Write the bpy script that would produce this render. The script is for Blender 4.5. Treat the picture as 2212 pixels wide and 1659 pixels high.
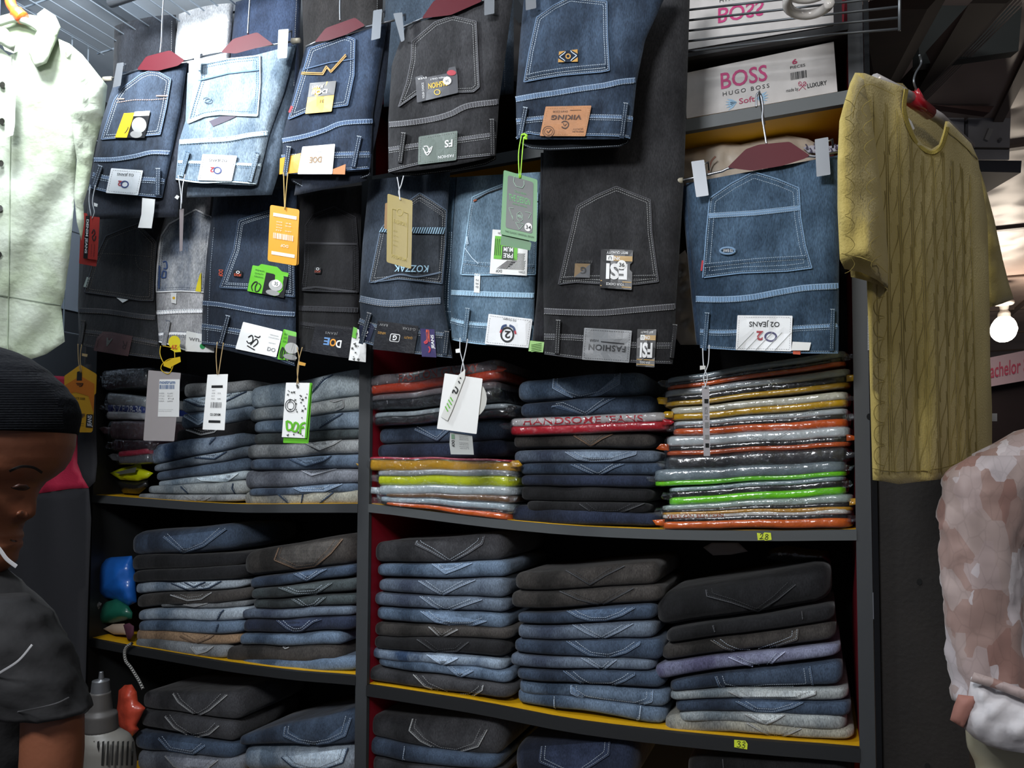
import bpy, math, random
from mathutils import Vector, Matrix, noise
from mathutils.geometry import delaunay_2d_cdt

random.seed(7)
scn = bpy.context.scene
COL = scn.collection
for o in list(bpy.data.objects):
    bpy.data.objects.remove(o)

# ---------------------------------------------------------------- camera
F = 1600.0
TH, PH, RL = math.radians(22.7), math.radians(2.5), math.radians(-0.2)
CY = 1020.0 - F * math.tan(PH)      # optical axis sits a little low in the frame (vertical lens shift)
CAM = Vector((0, -1.55, 1.5))
_r0 = Vector((math.cos(TH), math.sin(TH), 0))
_f0 = Vector((-math.sin(TH), math.cos(TH), 0))
FW = _f0 * math.cos(PH) + Vector((0, 0, 1)) * math.sin(PH)
_u0 = _r0.cross(FW)
RT = _r0 * math.cos(RL) - _u0 * math.sin(RL)
UP = RT.cross(FW)
cd = bpy.data.cameras.new('camera')
cam = bpy.data.objects.new('camera', cd)
COL.objects.link(cam)
cd.sensor_fit = 'HORIZONTAL'
cd.sensor_width = 36.0
cd.lens = 36.0 * F / 2212.0
cd.clip_start = 0.02
cd.shift_y = (CY - 829.5) / 2212.0
m = Matrix((RT, UP, -FW)).transposed().to_4x4()
m.translation = CAM
cam.matrix_world = m
scn.camera = cam

# ---------------------------------------------------------------- world, lights, exposure
vs = scn.view_settings
vs.view_transform = 'Standard'
vs.look = 'None'
vs.gamma = 1.0
vs.use_curve_mapping = False
vs.exposure = 0.0
w = bpy.data.worlds.new('world')
scn.world = w
w.use_nodes = True
w.node_tree.nodes['Background'].inputs['Color'].default_value = (0.75, 0.8, 0.95, 1)
w.node_tree.nodes['Background'].inputs['Strength'].default_value = 0.13


def area(name, loc, target, size, power, color, sy=None):
    l = bpy.data.lights.new(name, 'AREA')
    l.energy = power
    l.size = size
    if sy:
        l.shape = 'RECTANGLE'
        l.size_y = sy
    l.color = color
    o = bpy.data.objects.new(name, l)
    COL.objects.link(o)
    o.location = loc
    o.rotation_euler = (Vector(target) - Vector(loc)).to_track_quat('-Z', 'Y').to_euler()
    return o



def bulb(name, loc, power, color, size):
    l = bpy.data.lights.new(name, 'POINT')
    l.energy = power
    l.color = color
    l.shadow_soft_size = size
    o = bpy.data.objects.new(name, l)
    COL.objects.link(o)
    o.location = loc
    return o


bulb('ceiling_bulb_left', (-1.50, -0.66, 2.62), 38, (0.93, 0.97, 1.0), 0.07)
area('fill_light_middle', (-0.55, -2.05, 2.5), (-0.85, 0.1, 1.6), 0.5, 31, (0.95, 0.97, 1.0), 0.3)  # unseen fill added behind the camera to soften deep shadows
area('ceiling_light_right', (0.95, -1.6, 2.6), (0.05, 0.0, 1.5), 0.3, 5.0, (1.0, 0.93, 0.84), 0.3)


# ---------------------------------------------------------------- projection helpers
def ray(px, py):
    return FW + RT * ((px - 1106.0) / F) + UP * ((CY - py) / F)


def W(px, py, Y):
    """point of the wall-parallel plane y = Y seen at photo position px, py"""
    d = ray(px, py)
    return CAM + d * ((Y - CAM.y) / d.y)


def Wd(px, py, dist):
    return CAM + ray(px, py) * dist


def Zm(x0, y0, s=3.456):
    def f(*pts):
        return [(x0 + a / s, y0 + b / s) for a, b in pts]
    return f


R1 = Zm(0, 0); R2 = Zm(560, 0); R3 = Zm(1100, 0); R4 = Zm(1572, 0)
R5 = Zm(0, 400); R6 = Zm(560, 400); R7 = Zm(1100, 400); R8 = Zm(1572, 400)
R13 = Zm(0, 760); R14 = Zm(560, 760); R15 = Zm(1060, 760); R16 = Zm(1400, 740, 2.724)
R17 = Zm(0, 1179); R18 = Zm(480, 1179); R19 = Zm(1060, 1179); R20 = Zm(1400, 1179)


# ---------------------------------------------------------------- materials
def H(h):
    h = h.lstrip('#')
    c = [int(h[i:i + 2], 16) / 255 for i in (0, 2, 4)]
    return tuple([(v / 12.92 if v <= .04045 else ((v + .055) / 1.055) ** 2.4) for v in c] + [1.0])


MC = {}


def mat(name, col, rough=.6, metal=0.0, coat=0.0, bump=0.0, bscale=60, emit=0, spec=.5, sheen=0.0, var=0.0, vscale=8, col2=None):
    key = (name, col)
    if key in MC:
        return MC[key]
    m = bpy.data.materials.new(name)
    m.use_nodes = True
    nt = m.node_tree
    b = nt.nodes['Principled BSDF']
    c = H(col)
    b.inputs['Base Color'].default_value = c
    b.inputs['Roughness'].default_value = rough
    b.inputs['Metallic'].default_value = metal
    b.inputs['Specular IOR Level'].default_value = spec
    if coat:
        b.inputs['Coat Weight'].default_value = coat
        b.inputs['Coat Roughness'].default_value = .08
    if sheen:
        b.inputs['Sheen Weight'].default_value = sheen
    tc = None
    if bump or var or col2:
        tc = nt.nodes.new('ShaderNodeTexCoord')
    if bump:
        n = nt.nodes.new('ShaderNodeTexNoise')
        n.inputs['Scale'].default_value = bscale
        n.inputs['Detail'].default_value = 3
        nt.links.new(tc.outputs['Object'], n.inputs['Vector'])
        bp = nt.nodes.new('ShaderNodeBump')
        bp.inputs['Strength'].default_value = min(1, bump)
        bp.inputs['Distance'].default_value = .004
        nt.links.new(n.outputs['Fac'], bp.inputs['Height'])
        nt.links.new(bp.outputs['Normal'], b.inputs['Normal'])
        if coat:
            nt.links.new(bp.outputs['Normal'], b.inputs['Coat Normal'])
    if var or col2:
        n2 = nt.nodes.new('ShaderNodeTexNoise')
        n2.inputs['Scale'].default_value = vscale
        n2.inputs['Detail'].default_value = 4
        nt.links.new(tc.outputs['Object'], n2.inputs['Vector'])
        rp = nt.nodes.new('ShaderNodeValToRGB')
        rp.color_ramp.elements[0].position = .38
        rp.color_ramp.elements[1].position = .66
        rp.color_ramp.elements[0].color = c
        rp.color_ramp.elements[1].color = H(col2) if col2 else tuple([min(1, v * (1 + var)) for v in c[:3]] + [1])
        nt.links.new(n2.outputs['Fac'], rp.inputs['Fac'])
        nt.links.new(rp.outputs['Color'], b.inputs['Base Color'])
    if emit:
        b.inputs['Emission Color'].default_value = c
        b.inputs['Emission Strength'].default_value = emit
    MC[key] = m
    return m


def desat(c, k=.22, g=1.0):
    v = [int(c[i:i + 2], 16) for i in (1, 3, 5)]
    l = .3 * v[0] + .59 * v[1] + .11 * v[2]
    return '#%02x%02x%02x' % tuple(max(0, min(255, int((a + (l - a) * k) * g))) for a in v)


def denim(c1, c2=None, scale=6.0, twill=.35, g=.72):
    c2 = desat(c2, .22, g + .16) if c2 else None
    c1 = desat(c1, .22, g)
    key = ('denim', c1, c2, scale, g)
    if key in MC:
        return MC[key]
    m = bpy.data.materials.new('denim')
    m.use_nodes = True
    nt = m.node_tree
    N, Lk = nt.nodes, nt.links
    b = N['Principled BSDF']
    b.inputs['Roughness'].default_value = .88
    b.inputs['Specular IOR Level'].default_value = .22
    b.inputs['Sheen Weight'].default_value = .12
    tc = N.new('ShaderNodeTexCoord')
    mp = N.new('ShaderNodeMapping')
    mp.inputs['Scale'].default_value = (1, .6, .55)
    Lk.new(tc.outputs['Object'], mp.inputs['Vector'])
    n = N.new('ShaderNodeTexNoise')
    n.inputs['Scale'].default_value = scale
    n.inputs['Detail'].default_value = 5
    n.inputs['Roughness'].default_value = .62
    Lk.new(mp.outputs['Vector'], n.inputs['Vector'])
    rp = N.new('ShaderNodeValToRGB')
    rp.color_ramp.elements[0].position = .40
    rp.color_ramp.elements[1].position = .62
    a = H(c1)
    rp.color_ramp.elements[0].color = a
    rp.color_ramp.elements[1].color = H(c2) if c2 else tuple([min(1, v * 1.7 + .004) for v in a[:3]] + [1])
    Lk.new(n.outputs['Fac'], rp.inputs['Fac'])
    # weave grain: fine threads, longer along the leg
    mp2 = N.new('ShaderNodeMapping')
    mp2.inputs['Rotation'].default_value = (0, .5, 0)
    mp2.inputs['Scale'].default_value = (1, 1, .3)
    Lk.new(tc.outputs['Object'], mp2.inputs['Vector'])
    g = N.new('ShaderNodeTexNoise')
    g.inputs['Scale'].default_value = 520
    g.inputs['Detail'].default_value = 2
    Lk.new(mp2.outputs['Vector'], g.inputs['Vector'])
    mr = N.new('ShaderNodeMapRange')
    mr.inputs['From Min'].default_value = .3
    mr.inputs['From Max'].default_value = .7
    mr.inputs['To Min'].default_value = 1 - twill
    mr.inputs['To Max'].default_value = 1 + twill
    Lk.new(g.outputs['Fac'], mr.inputs['Value'])
    mx = N.new('ShaderNodeVectorMath')
    mx.operation = 'SCALE'
    Lk.new(rp.outputs['Color'], mx.inputs[0])
    Lk.new(mr.outputs['Result'], mx.inputs['Scale'])
    Lk.new(mx.outputs['Vector'], b.inputs['Base Color'])
    g2 = N.new('ShaderNodeTexNoise')
    g2.inputs['Scale'].default_value = 38
    g2.inputs['Detail'].default_value = 4
    Lk.new(mp.outputs['Vector'], g2.inputs['Vector'])
    bp = N.new('ShaderNodeBump')
    bp.inputs['Strength'].default_value = .55
    bp.inputs['Distance'].default_value = .006
    Lk.new(g2.outputs['Fac'], bp.inputs['Height'])
    Lk.new(bp.outputs['Normal'], b.inputs['Normal'])
    MC[key] = m
    return m


def film():
    if 'film' in MC:
        return MC['film']
    m = bpy.data.materials.new('clear_film')
    m.use_nodes = True
    nt = m.node_tree
    N, Lk = nt.nodes, nt.links
    out = N['Material Output']
    N.remove(N['Principled BSDF'])
    tr = N.new('ShaderNodeBsdfTransparent')
    gl = N.new('ShaderNodeBsdfGlossy')
    gl.inputs['Roughness'].default_value = .05
    gl.inputs['Color'].default_value = (.9, .95, 1, 1)
    mx = N.new('ShaderNodeMixShader')
    lw = N.new('ShaderNodeLayerWeight')
    lw.inputs['Blend'].default_value = .35
    mr = N.new('ShaderNodeMapRange')
    mr.inputs['To Min'].default_value = .03
    mr.inputs['To Max'].default_value = .38
    Lk.new(lw.outputs['Facing'], mr.inputs['Value'])
    Lk.new(mr.outputs['Result'], mx.inputs['Fac'])
    Lk.new(tr.outputs[0], mx.inputs[1])
    Lk.new(gl.outputs[0], mx.inputs[2])
    Lk.new(mx.outputs[0], out.inputs['Surface'])
    tc = N.new('ShaderNodeTexCoord')
    n = N.new('ShaderNodeTexNoise')
    n.inputs['Scale'].default_value = 55
    n.inputs['Detail'].default_value = 3
    n.inputs['Distortion'].default_value = 1.2
    Lk.new(tc.outputs['Object'], n.inputs['Vector'])
    bp = N.new('ShaderNodeBump')
    bp.inputs['Strength'].default_value = 1
    bp.inputs['Distance'].default_value = .012
    Lk.new(n.outputs['Fac'], bp.inputs['Height'])
    Lk.new(bp.outputs['Normal'], gl.inputs['Normal'])
    Lk.new(bp.outputs['Normal'], lw.inputs['Normal'])
    MC['film'] = m
    return m


def foil(col, rough=.28):
    return mat('wrapper_film', col, rough=rough, coat=.7, bump=1.0, bscale=38)


# ---------------------------------------------------------------- object helpers
WL = {}


def tag(o, label=None, cat=None, group=None, kind=None):
    if label: o['label'] = label
    if cat: o['category'] = cat
    if group: o['group'] = group
    if kind: o['kind'] = kind
    return o


def empty(name, loc, label, cat, group=None):
    o = bpy.data.objects.new(name, None)
    COL.objects.link(o)
    o.location = loc
    o.empty_display_size = .02
    WL[o.name] = Vector(loc)
    return tag(o, label, cat, group)


def mk(name, V, Fc, m, parent=None, smooth=False, kind=None, mats=None, fmat=None):
    if parent is not None:
        org = WL[parent.name]
    else:
        zs = min(v[2] for v in V)
        n = len(V)
        org = Vector((sum(v[0] for v in V) / n, sum(v[1] for v in V) / n, zs))
    me = bpy.data.meshes.new(name)
    me.from_pydata([(v[0] - org.x, v[1] - org.y, v[2] - org.z) for v in V], [], Fc)
    if mats:
        for mm in mats: me.materials.append(mm)
        me.polygons.foreach_set('material_index', fmat)
    else:
        me.materials.append(m)
    if smooth:
        me.polygons.foreach_set('use_smooth', [True] * len(me.polygons))
    me.update()
    o = bpy.data.objects.new(name, me)
    COL.objects.link(o)
    if parent is not None:
        o.parent = parent
    else:
        o.location = org
    WL[o.name] = org
    if kind: o['kind'] = kind
    return o


BOXF = [(0, 3, 2, 1), (4, 5, 6, 7), (0, 1, 5, 4), (1, 2, 6, 5), (2, 3, 7, 6), (3, 0, 4, 7)]


def hexa(name, pts8, m, parent=None, kind=None):
    """pts8: bottom four then top four"""
    return mk(name, pts8, BOXF, m, parent, kind=kind)


def boxm(V, Fc, x0, x1, y0, y1, z0, z1):
    b = len(V)
    V += [(x0, y0, z0), (x1, y0, z0), (x1, y1, z0), (x0, y1, z0), (x0, y0, z1), (x1, y0, z1), (x1, y1, z1), (x0, y1, z1)]
    Fc += [tuple(b + i for i in f) for f in BOXF]


def box(name, x0, x1, y0, y1, z0, z1, m, parent=None, kind=None):
    V, Fc = [], []
    boxm(V, Fc, x0, x1, y0, y1, z0, z1)
    return mk(name, V, Fc, m, parent, kind=kind)


def beam(V, Fc, a, b, wdt, hgt, up=Vector((0, 0, 1))):
    a, b = Vector(a), Vector(b)
    d = (b - a).normalized()
    s = d.cross(up)
    if s.length < .01: s = d.cross(Vector((1, 0, 0)))
    s.normalize()
    u = s.cross(d)
    base = len(V)
    for p in (a, b):
        for i, j in ((-1, -1), (1, -1), (1, 1), (-1, 1)):
            V.append(tuple(p + s * (i * wdt / 2) + u * (j * hgt / 2)))
    Fc += [tuple(base + k for k in f) for f in [(0, 1, 2, 3), (7, 6, 5, 4), (0, 4, 5, 1), (1, 5, 6, 2), (2, 6, 7, 3), (3, 7, 4, 0)]]


def tube(V, Fc, pts, r, n=6, cap=True):
    pts = [Vector(p) for p in pts]
    base = len(V)
    k = len(pts)
    prev = None
    for i, p in enumerate(pts):
        d = (pts[min(i + 1, k - 1)] - pts[max(i - 1, 0)]).normalized()
        if prev is None:
            s = d.cross(Vector((.3, .9, .2))).normalized()
        else:
            s = (prev - d * prev.dot(d)).normalized()
        prev = s
        t = d.cross(s)
        rr = r[i] if isinstance(r, (list, tuple)) else r
        for j in range(n):
            a = 2 * math.pi * j / n
            V.append(tuple(p + s * (rr * math.cos(a)) + t * (rr * math.sin(a))))
    for i in range(k - 1):
        for j in range(n):
            a0 = base + i * n + j
            a1 = base + i * n + (j + 1) % n
            Fc.append((a0, a1, a1 + n, a0 + n))
    if cap:
        Fc.append(tuple(base + j for j in range(n))[::-1])
        Fc.append(tuple(base + (k - 1) * n + j for j in range(n)))


def smoothpath(pts, n=6):
    """Catmull-Rom through the points"""
    P = [Vector(p) for p in pts]
    if len(P) < 3: return P
    out = []
    for i in range(len(P) - 1):
        p0, p1, p2, p3 = P[max(i - 1, 0)], P[i], P[i + 1], P[min(i + 2, len(P) - 1)]
        for k in range(n):
            t = k / n
            out.append(.5 * ((2 * p1) + (p2 - p0) * t + (2 * p0 - 5 * p1 + 4 * p2 - p3) * t * t + (3 * p1 - p0 - 3 * p2 + p3) * t ** 3))
    out.append(P[-1])
    return out


def sp2(pts, n=5):
    return [(p.x, p.y) for p in smoothpath([(a, b, 0) for a, b in pts], n)]


# surface callables: S(px, py, off) -> world point, off = metres towards the viewer
def PY(Y):
    return lambda px, py, off=0.0: W(px, py, Y - off)


def PN(px, py, Y=None, yaw=0.0, dist=None, pitch=0.0):
    """plane through the point seen at px,py (on y=Y or at a distance), turned by yaw degrees"""
    p0 = W(px, py, Y) if dist is None else Wd(px, py, dist)
    a = math.radians(yaw)
    n = Vector((math.sin(a), -math.cos(a), math.sin(math.radians(pitch)))).normalized()

    def S(x, y, off=0.0):
        d = ray(x, y)
        return CAM + d * ((p0 + n * off - CAM).dot(n) / d.dot(n))
    S.n = n
    S.p0 = p0
    return S


def inside(x, y, P):
    c = False
    j = len(P) - 1
    for i in range(len(P)):
        xi, yi = P[i]
        xj, yj = P[j]
        if (yi > y) != (yj > y) and x < (xj - xi) * (y - yi) / (yj - yi + 1e-12) + xi:
            c = not c
        j = i
    return c


def dseg(x, y, a, b):
    dx, dy = b[0] - a[0], b[1] - a[1]
    l = dx * dx + dy * dy
    t = 0 if l == 0 else max(0, min(1, ((x - a[0]) * dx + (y - a[1]) * dy) / l))
    return math.hypot(x - a[0] - t * dx, y - a[1] - t * dy)


def pdist(x, y, P):
    return min(dseg(x, y, P[i], P[(i + 1) % len(P)]) for i in range(len(P)))


def densify(P, step, closed=True):
    out = []
    n = len(P)
    for i in range(n if closed else n - 1):
        a, b = P[i], P[(i + 1) % n]
        k = max(1, int(math.hypot(b[0] - a[0], b[1] - a[1]) / step))
        for j in range(k):
            out.append((a[0] + (b[0] - a[0]) * j / k, a[1] + (b[1] - a[1]) * j / k))
    if not closed: out.append(P[-1])
    return out


def roundc(P, r):
    out = []
    n = len(P)
    for i in range(n):
        p0, p1, p2 = Vector(P[i - 1]), Vector(P[i]), Vector(P[(i + 1) % n])
        a = (p0 - p1)
        b = (p2 - p1)
        rr = min(r, a.length * .45, b.length * .45)
        a = p1 + a.normalized() * rr
        b = p1 + b.normalized() * rr
        for t in (0, .33, .67, 1):
            q = (1 - t) ** 2 * a + 2 * t * (1 - t) * p1 + t * t * b
            out.append((q.x, q.y))
    return out


def shrink(P, d):
    """move a closed polygon inwards by d"""
    area2 = sum(P[i][0] * P[(i + 1) % len(P)][1] - P[(i + 1) % len(P)][0] * P[i][1] for i in range(len(P)))
    s = 1 if area2 > 0 else -1
    out = []
    n = len(P)
    for i in range(n):
        a, b, c = Vector(P[i - 1]), Vector(P[i]), Vector(P[(i + 1) % n])
        e1 = (b - a).normalized()
        e2 = (c - b).normalized()
        n1 = Vector((-e1.y, e1.x)) * s
        n2 = Vector((-e2.y, e2.x)) * s
        k = n1 + n2
        l = k.length
        if l < .2: k = n1; l = 1
        k = k / l
        q = b + k * (d / max(.45, k.dot(n1)))
        out.append((q.x, q.y))
    return out


def patch(name, P, S, m, parent=None, lift=0.0, thick=.001, step=None, rnd=0, inflate=0.0, ik=12, wr=0.0, ws=.03, seed=0, smooth=None, kind=None, back=True):
    """closed flat or pillowed piece with the outline P lying on the surface S"""
    if rnd: P = roundc(P, rnd)
    Pd = densify(P, step) if step else list(P)
    pts = [Vector(p) for p in Pd]
    nb = len(pts)
    if step:
        xs = [p[0] for p in Pd]; ys = [p[1] for p in Pd]
        y = min(ys) + step * .5
        while y < max(ys):
            x = min(xs) + step * .5
            while x < max(xs):
                if inside(x, y, Pd) and pdist(x, y, P) > step * .45:
                    pts.append(Vector((x, y)))
                x += step
            y += step
    ed = [(i, (i + 1) % nb) for i in range(nb)]
    r = delaunay_2d_cdt(pts, ed, [], 1, 1e-5)
    vv, ff = r[0], r[2]

    def off(x, y):
        o = lift
        if inflate:
            o += inflate * (1 - math.exp(-pdist(x, y, P) / ik))
        if wr:
            o += wr * noise.noise(Vector((x * ws, y * ws, seed))) * (min(1, pdist(x, y, P) / 10) if inflate else 1)
        return o
    V = [tuple(S(v.x, v.y, off(v.x, v.y))) for v in vv]
    n = len(V)
    if not ff: return None
    f0 = ff[0]
    a, b, c = (Vector(V[i]) for i in f0[:3])
    flip = (b - a).cross(c - a).dot(CAM - a) < 0
    fr = [tuple(f[::-1]) if flip else tuple(f) for f in ff]
    Fc = list(fr)
    if back:
        V += [tuple(S(v.x, v.y, (off(v.x, v.y) if not inflate else lift) - thick)) for v in vv]
        cnt = {}
        for f in fr:
            for i in range(len(f)):
                e = (f[i], f[(i + 1) % len(f)])
                cnt[e] = 1
        for e in cnt:
            if (e[1], e[0]) not in cnt:
                Fc.append((e[1], e[0], e[0] + n, e[1] + n))
        Fc += [tuple(i + n for i in f[::-1]) for f in fr]
    return mk(name, V, Fc, m, parent, smooth=(inflate > 0 or wr > 0) if smooth is None else smooth, kind=kind)


def resample(path, step):
    out = [path[0]]
    acc = 0
    for i in range(len(path) - 1):
        a, b = path[i], path[i + 1]
        l = math.hypot(b[0] - a[0], b[1] - a[1])
        if l < 1e-6: continue
        t = step - acc
        while t <= l:
            out.append((a[0] + (b[0] - a[0]) * t / l, a[1] + (b[1] - a[1]) * t / l))
            t += step
        acc = l - (t - step)
    return out


def shift(path, d):
    out = []
    for i in range(len(path)):
        a = path[max(0, i - 1)]
        b = path[min(len(path) - 1, i + 1)]
        dx, dy = b[0] - a[0], b[1] - a[1]
        l = math.hypot(dx, dy) or 1
        out.append((path[i][0] - dy / l * d, path[i][1] + dx / l * d))
    return out


def dashes(V, Fc, path, S, lift=.003, wpx=1.6, dash=3.2, gap=1.6, h=.0006):
    pts = resample(path, dash + gap)
    for i in range(len(pts) - 1):
        a, b = pts[i], pts[i + 1]
        l = math.hypot(b[0] - a[0], b[1] - a[1]) or 1
        k = dash / (dash + gap)
        b = (a[0] + (b[0] - a[0]) * k, a[1] + (b[1] - a[1]) * k)
        nx, ny = -(b[1] - a[1]) / l * wpx / 2, (b[0] - a[0]) / l * wpx / 2
        q = [(a[0] + nx, a[1] + ny), (b[0] + nx, b[1] + ny), (b[0] - nx, b[1] - ny), (a[0] - nx, a[1] - ny)]
        base = len(V)
        V += [tuple(S(x, y, lift)) for x, y in q]
        mx, my = (a[0] + b[0]) / 2, (a[1] + b[1]) / 2
        V.append(tuple(S(mx, my, lift + h)))
        Fc += [(base, base + 1, base + 4), (base + 1, base + 2, base + 4), (base + 2, base + 3, base + 4), (base + 3, base, base + 4)]


def strip(V, Fc, path, S, lift=.002, wpx=2.0, h=0.0012, pucker=0, step=3.0):
    """raised continuous strip along a path, optionally puckered like a felled seam"""
    pts = resample(path, step)
    if len(pts) < 2: return
    base = len(V)
    for i, p in enumerate(pts):
        a = pts[max(0, i - 1)]; b = pts[min(len(pts) - 1, i + 1)]
        dx, dy = b[0] - a[0], b[1] - a[1]
        l = math.hypot(dx, dy) or 1
        nx, ny = -dy / l, dx / l
        hh = h + (pucker if i % 2 else -pucker * .5)
        for s, o in ((-.5, 0), (-.32, hh), (.32, hh), (.5, 0)):
            V.append(tuple(S(p[0] + nx * s * wpx, p[1] + ny * s * wpx, lift + o)))
    for i in range(len(pts) - 1):
        for j in range(3):
            a0 = base + i * 4 + j
            Fc.append((a0, a0 + 1, a0 + 5, a0 + 4))


TM = {}


def textmesh(s, bold=0.0, spacing=1.0):
    k = (s, bold, spacing)
    if k not in TM:
        c = bpy.data.curves.new('t', 'FONT')
        c.body = s
        c.offset = bold
        c.space_character = spacing
        c.resolution_u = 3
        o = bpy.data.objects.new('t', c)
        me = o.to_mesh()
        V = [(v.co.x, v.co.y) for v in me.vertices]
        Fc = [tuple(p.vertices) for p in me.polygons]
        o.to_mesh_clear()
        bpy.data.objects.remove(o)
        bpy.data.curves.remove(c)
        TM[k] = (V, Fc)
    return TM[k]


def text(V, Fc, s, O, A, B, S, lift=.003, bold=0.0, spacing=1.0):
    """letters laid on surface S: O baseline start, A full run, B cap height (photo positions)"""
    tv, tf = textmesh(s, bold, spacing)
    if not tv: return
    x0 = min(v[0] for v in tv); x1 = max(v[0] for v in tv)
    y0 = min(v[1] for v in tv); y1 = max(v[1] for v in tv)
    y0 = 0 if not any(ch in s for ch in 'gjpqy') else y0
    base = len(V)
    for x, y in tv:
        a = (x - x0) / (x1 - x0 + 1e-9)
        b = (y - y0) / (y1 - y0 + 1e-9)
        V.append(tuple(S(O[0] + A[0] * a + B[0] * b, O[1] + A[1] * a + B[1] * b, lift)))
    Fc += [tuple(base + i for i in f) for f in tf]


def lettering(items, S, m, parent, lift=.003, name='lettering'):
    V, Fc = [], []
    for it in items:
        text(V, Fc, it[0], it[1], it[2], it[3], S, lift, *(it[4:]))
    return mk(name, V, Fc, m, parent)


def quadmap(Q):
    """Q = four photo corners (tl, tr, br, bl) of an upright card -> function of (u right, v down)"""
    def f(u, v):
        a = (Q[0][0] + (Q[1][0] - Q[0][0]) * u, Q[0][1] + (Q[1][1] - Q[0][1]) * u)
        b = (Q[3][0] + (Q[2][0] - Q[3][0]) * u, Q[3][1] + (Q[2][1] - Q[3][1]) * u)
        return (a[0] + (b[0] - a[0]) * v, a[1] + (b[1] - a[1]) * v)
    return f


def qtext(q, s, u, v, wu, hv, flip=False, bold=0.0, spacing=1.0, vert=False):
    """text item placed in a card: box left u, top v, width wu, height hv; flip = upside down"""
    a = q(u, v + hv); b = q(u + wu, v + hv); c = q(u, v)
    if vert:
        a = q(u, v); b = q(u, v + hv); c = q(u + wu, v)
        if flip:
            a = q(u + wu, v + hv); b = q(u + wu, v); c = q(u, v + hv)
    elif flip:
        a = q(u + wu, v); b = q(u, v); c = q(u + wu, v + hv)
    return (s, a, (b[0] - a[0], b[1] - a[1]), (c[0] - a[0], c[1] - a[1]), bold, spacing)


def qrect(q, u0, v0, u1, v1):
    return [q(u0, v0), q(u1, v0), q(u1, v1), q(u0, v1)]


def qbars(q, u0, v0, u1, v1, n, S, m, parent, lift, seed=1, name='barcode'):
    rr = random.Random(seed)
    V, Fc = [], []
    x = 0.0
    ws = [rr.uniform(.4, 1.6) for _ in range(2 * n)]
    tot = sum(ws)
    for i in range(2 * n):
        if i % 2 == 0:
            a = u0 + (u1 - u0) * x / tot
            b = u0 + (u1 - u0) * (x + ws[i]) / tot
            base = len(V)
            V += [tuple(S(*p, lift)) for p in qrect(q, a, v0, b, v1)]
            Fc.append((base, base + 1, base + 2, base + 3))
        x += ws[i]
    return mk(name, V, Fc, m, parent)


def ring(V, Fc, cx, cy, rx, ry, w, S, lift, n=24, rot=0.0, a0=0, a1=360):
    base = len(V)
    for i in range(n + 1):
        a = math.radians(a0 + (a1 - a0) * i / n)
        for k in (1, 1 - w):
            x, y = rx * k * math.cos(a), ry * k * math.sin(a)
            V.append(tuple(S(cx + x * math.cos(rot) - y * math.sin(rot), cy + x * math.sin(rot) + y * math.cos(rot), lift)))
    for i in range(n):
        Fc.append((base + 2 * i, base + 2 * i + 1, base + 2 * i + 3, base + 2 * i + 2))


def circle(cx, cy, rx, ry=None, n=20, rot=0):
    ry = ry or rx
    return [(cx + rx * math.cos(t) * math.cos(rot) - ry * math.sin(t) * math.sin(rot), cy + rx * math.cos(t) * math.sin(rot) + ry * math.sin(t) * math.cos(rot)) for t in [2 * math.pi * i / n for i in range(n)]]


# common materials
M_GREYEDGE = mat('grey_edging', '#4a4d4e', .55)
M_BLACKEDGE = mat('black_edging', '#202122', .5)
M_YELLOW = mat('yellow_laminate', '#d9a514', .45)
M_RED = mat('red_laminate', '#8e1426', .45)
M_DARK = mat('dark_board', '#17171a', .8)
M_CHROME = mat('chrome', '#a8aaae', .3, metal=1)
M_STEEL = mat('brushed_steel', '#75787c', .45, metal=.6)
M_HANG = mat('maroon_hanger', '#52131d', .55, spec=.25)
M_WHITE = mat('white_card', '#e9e9e6', .5)
M_WPU = mat('white_leatherette', '#e9eaeb', .45)
M_INK = mat('black_ink', '#111214', .6)
M_WINK = mat('white_ink', '#e6e6e6', .6)
M_GREYINK = mat('grey_ink', '#8a8a8a', .6)
M_ST_W = mat('pale_thread', '#c6d2de', .75)
M_ST_G = mat('grey_thread', '#a3a4a4', .75)
M_ST_B = mat('brown_thread', '#8a6a4c', .75)
M_GOLD = mat('gold_thread', '#b98a3c', .6)
M_GREEN = mat('green_card', '#62b52c', .45)
M_YCARD = mat('yellow_card', '#e3b322', .45)
M_OCARD = mat('orange_card', '#dc9a22', .45)
M_BCARD = mat('black_card', '#1a1a1c', .4)

# ================================================================ setting
def struct(o):
    o['kind'] = 'structure'
    return o


XL = W(205, 900, 0).x
XD0, XD1 = W(772, 1200, 0).x, W(795, 1200, 0).x
XR0, XR1 = W(1848, 1000, 0).x, W(1879, 1000, 0).x
M_FLOOR = mat('concrete_floor', '#55504c', .8, var=.5, vscale=5)
struct(box('floor', -2.6, 2.2, -2.6, 7.0, -0.05, 0.0, M_FLOOR))
M_WALL = mat('dim_plaster', '#3a3838', .9, var=.3, vscale=3)
struct(box('wall_back', -2.6, XR1 + .01, 0.42, 0.5, 0, 2.85, M_WALL))
struct(box('glow_trim', -2.62, -2.59, -2.6, 0.42, 2.1, 2.85, mat('painted_glow_pale', '#8b97a5', .7)))  # pale upper wall colour stands in for the glow of the lamp
struct(box('wall_left', -2.7, -2.6, -2.6, 0.5, 0, 2.85, mat('slate_wall', '#30353b', .8, var=.3, vscale=3)))
M_CEIL = mat('pale_ceiling_sheet', '#c8d2dc', .6)
struct(box('ceiling', -2.7, 0.3, -2.6, 0.5, 2.85, 2.9, M_CEIL))
o = empty('trim_1', (-1.2, 0, 2.8), None, None)
o['kind'] = 'structure'
M_ALU = mat('aluminium_frame', '#aab4be', .4, metal=.6)
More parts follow.
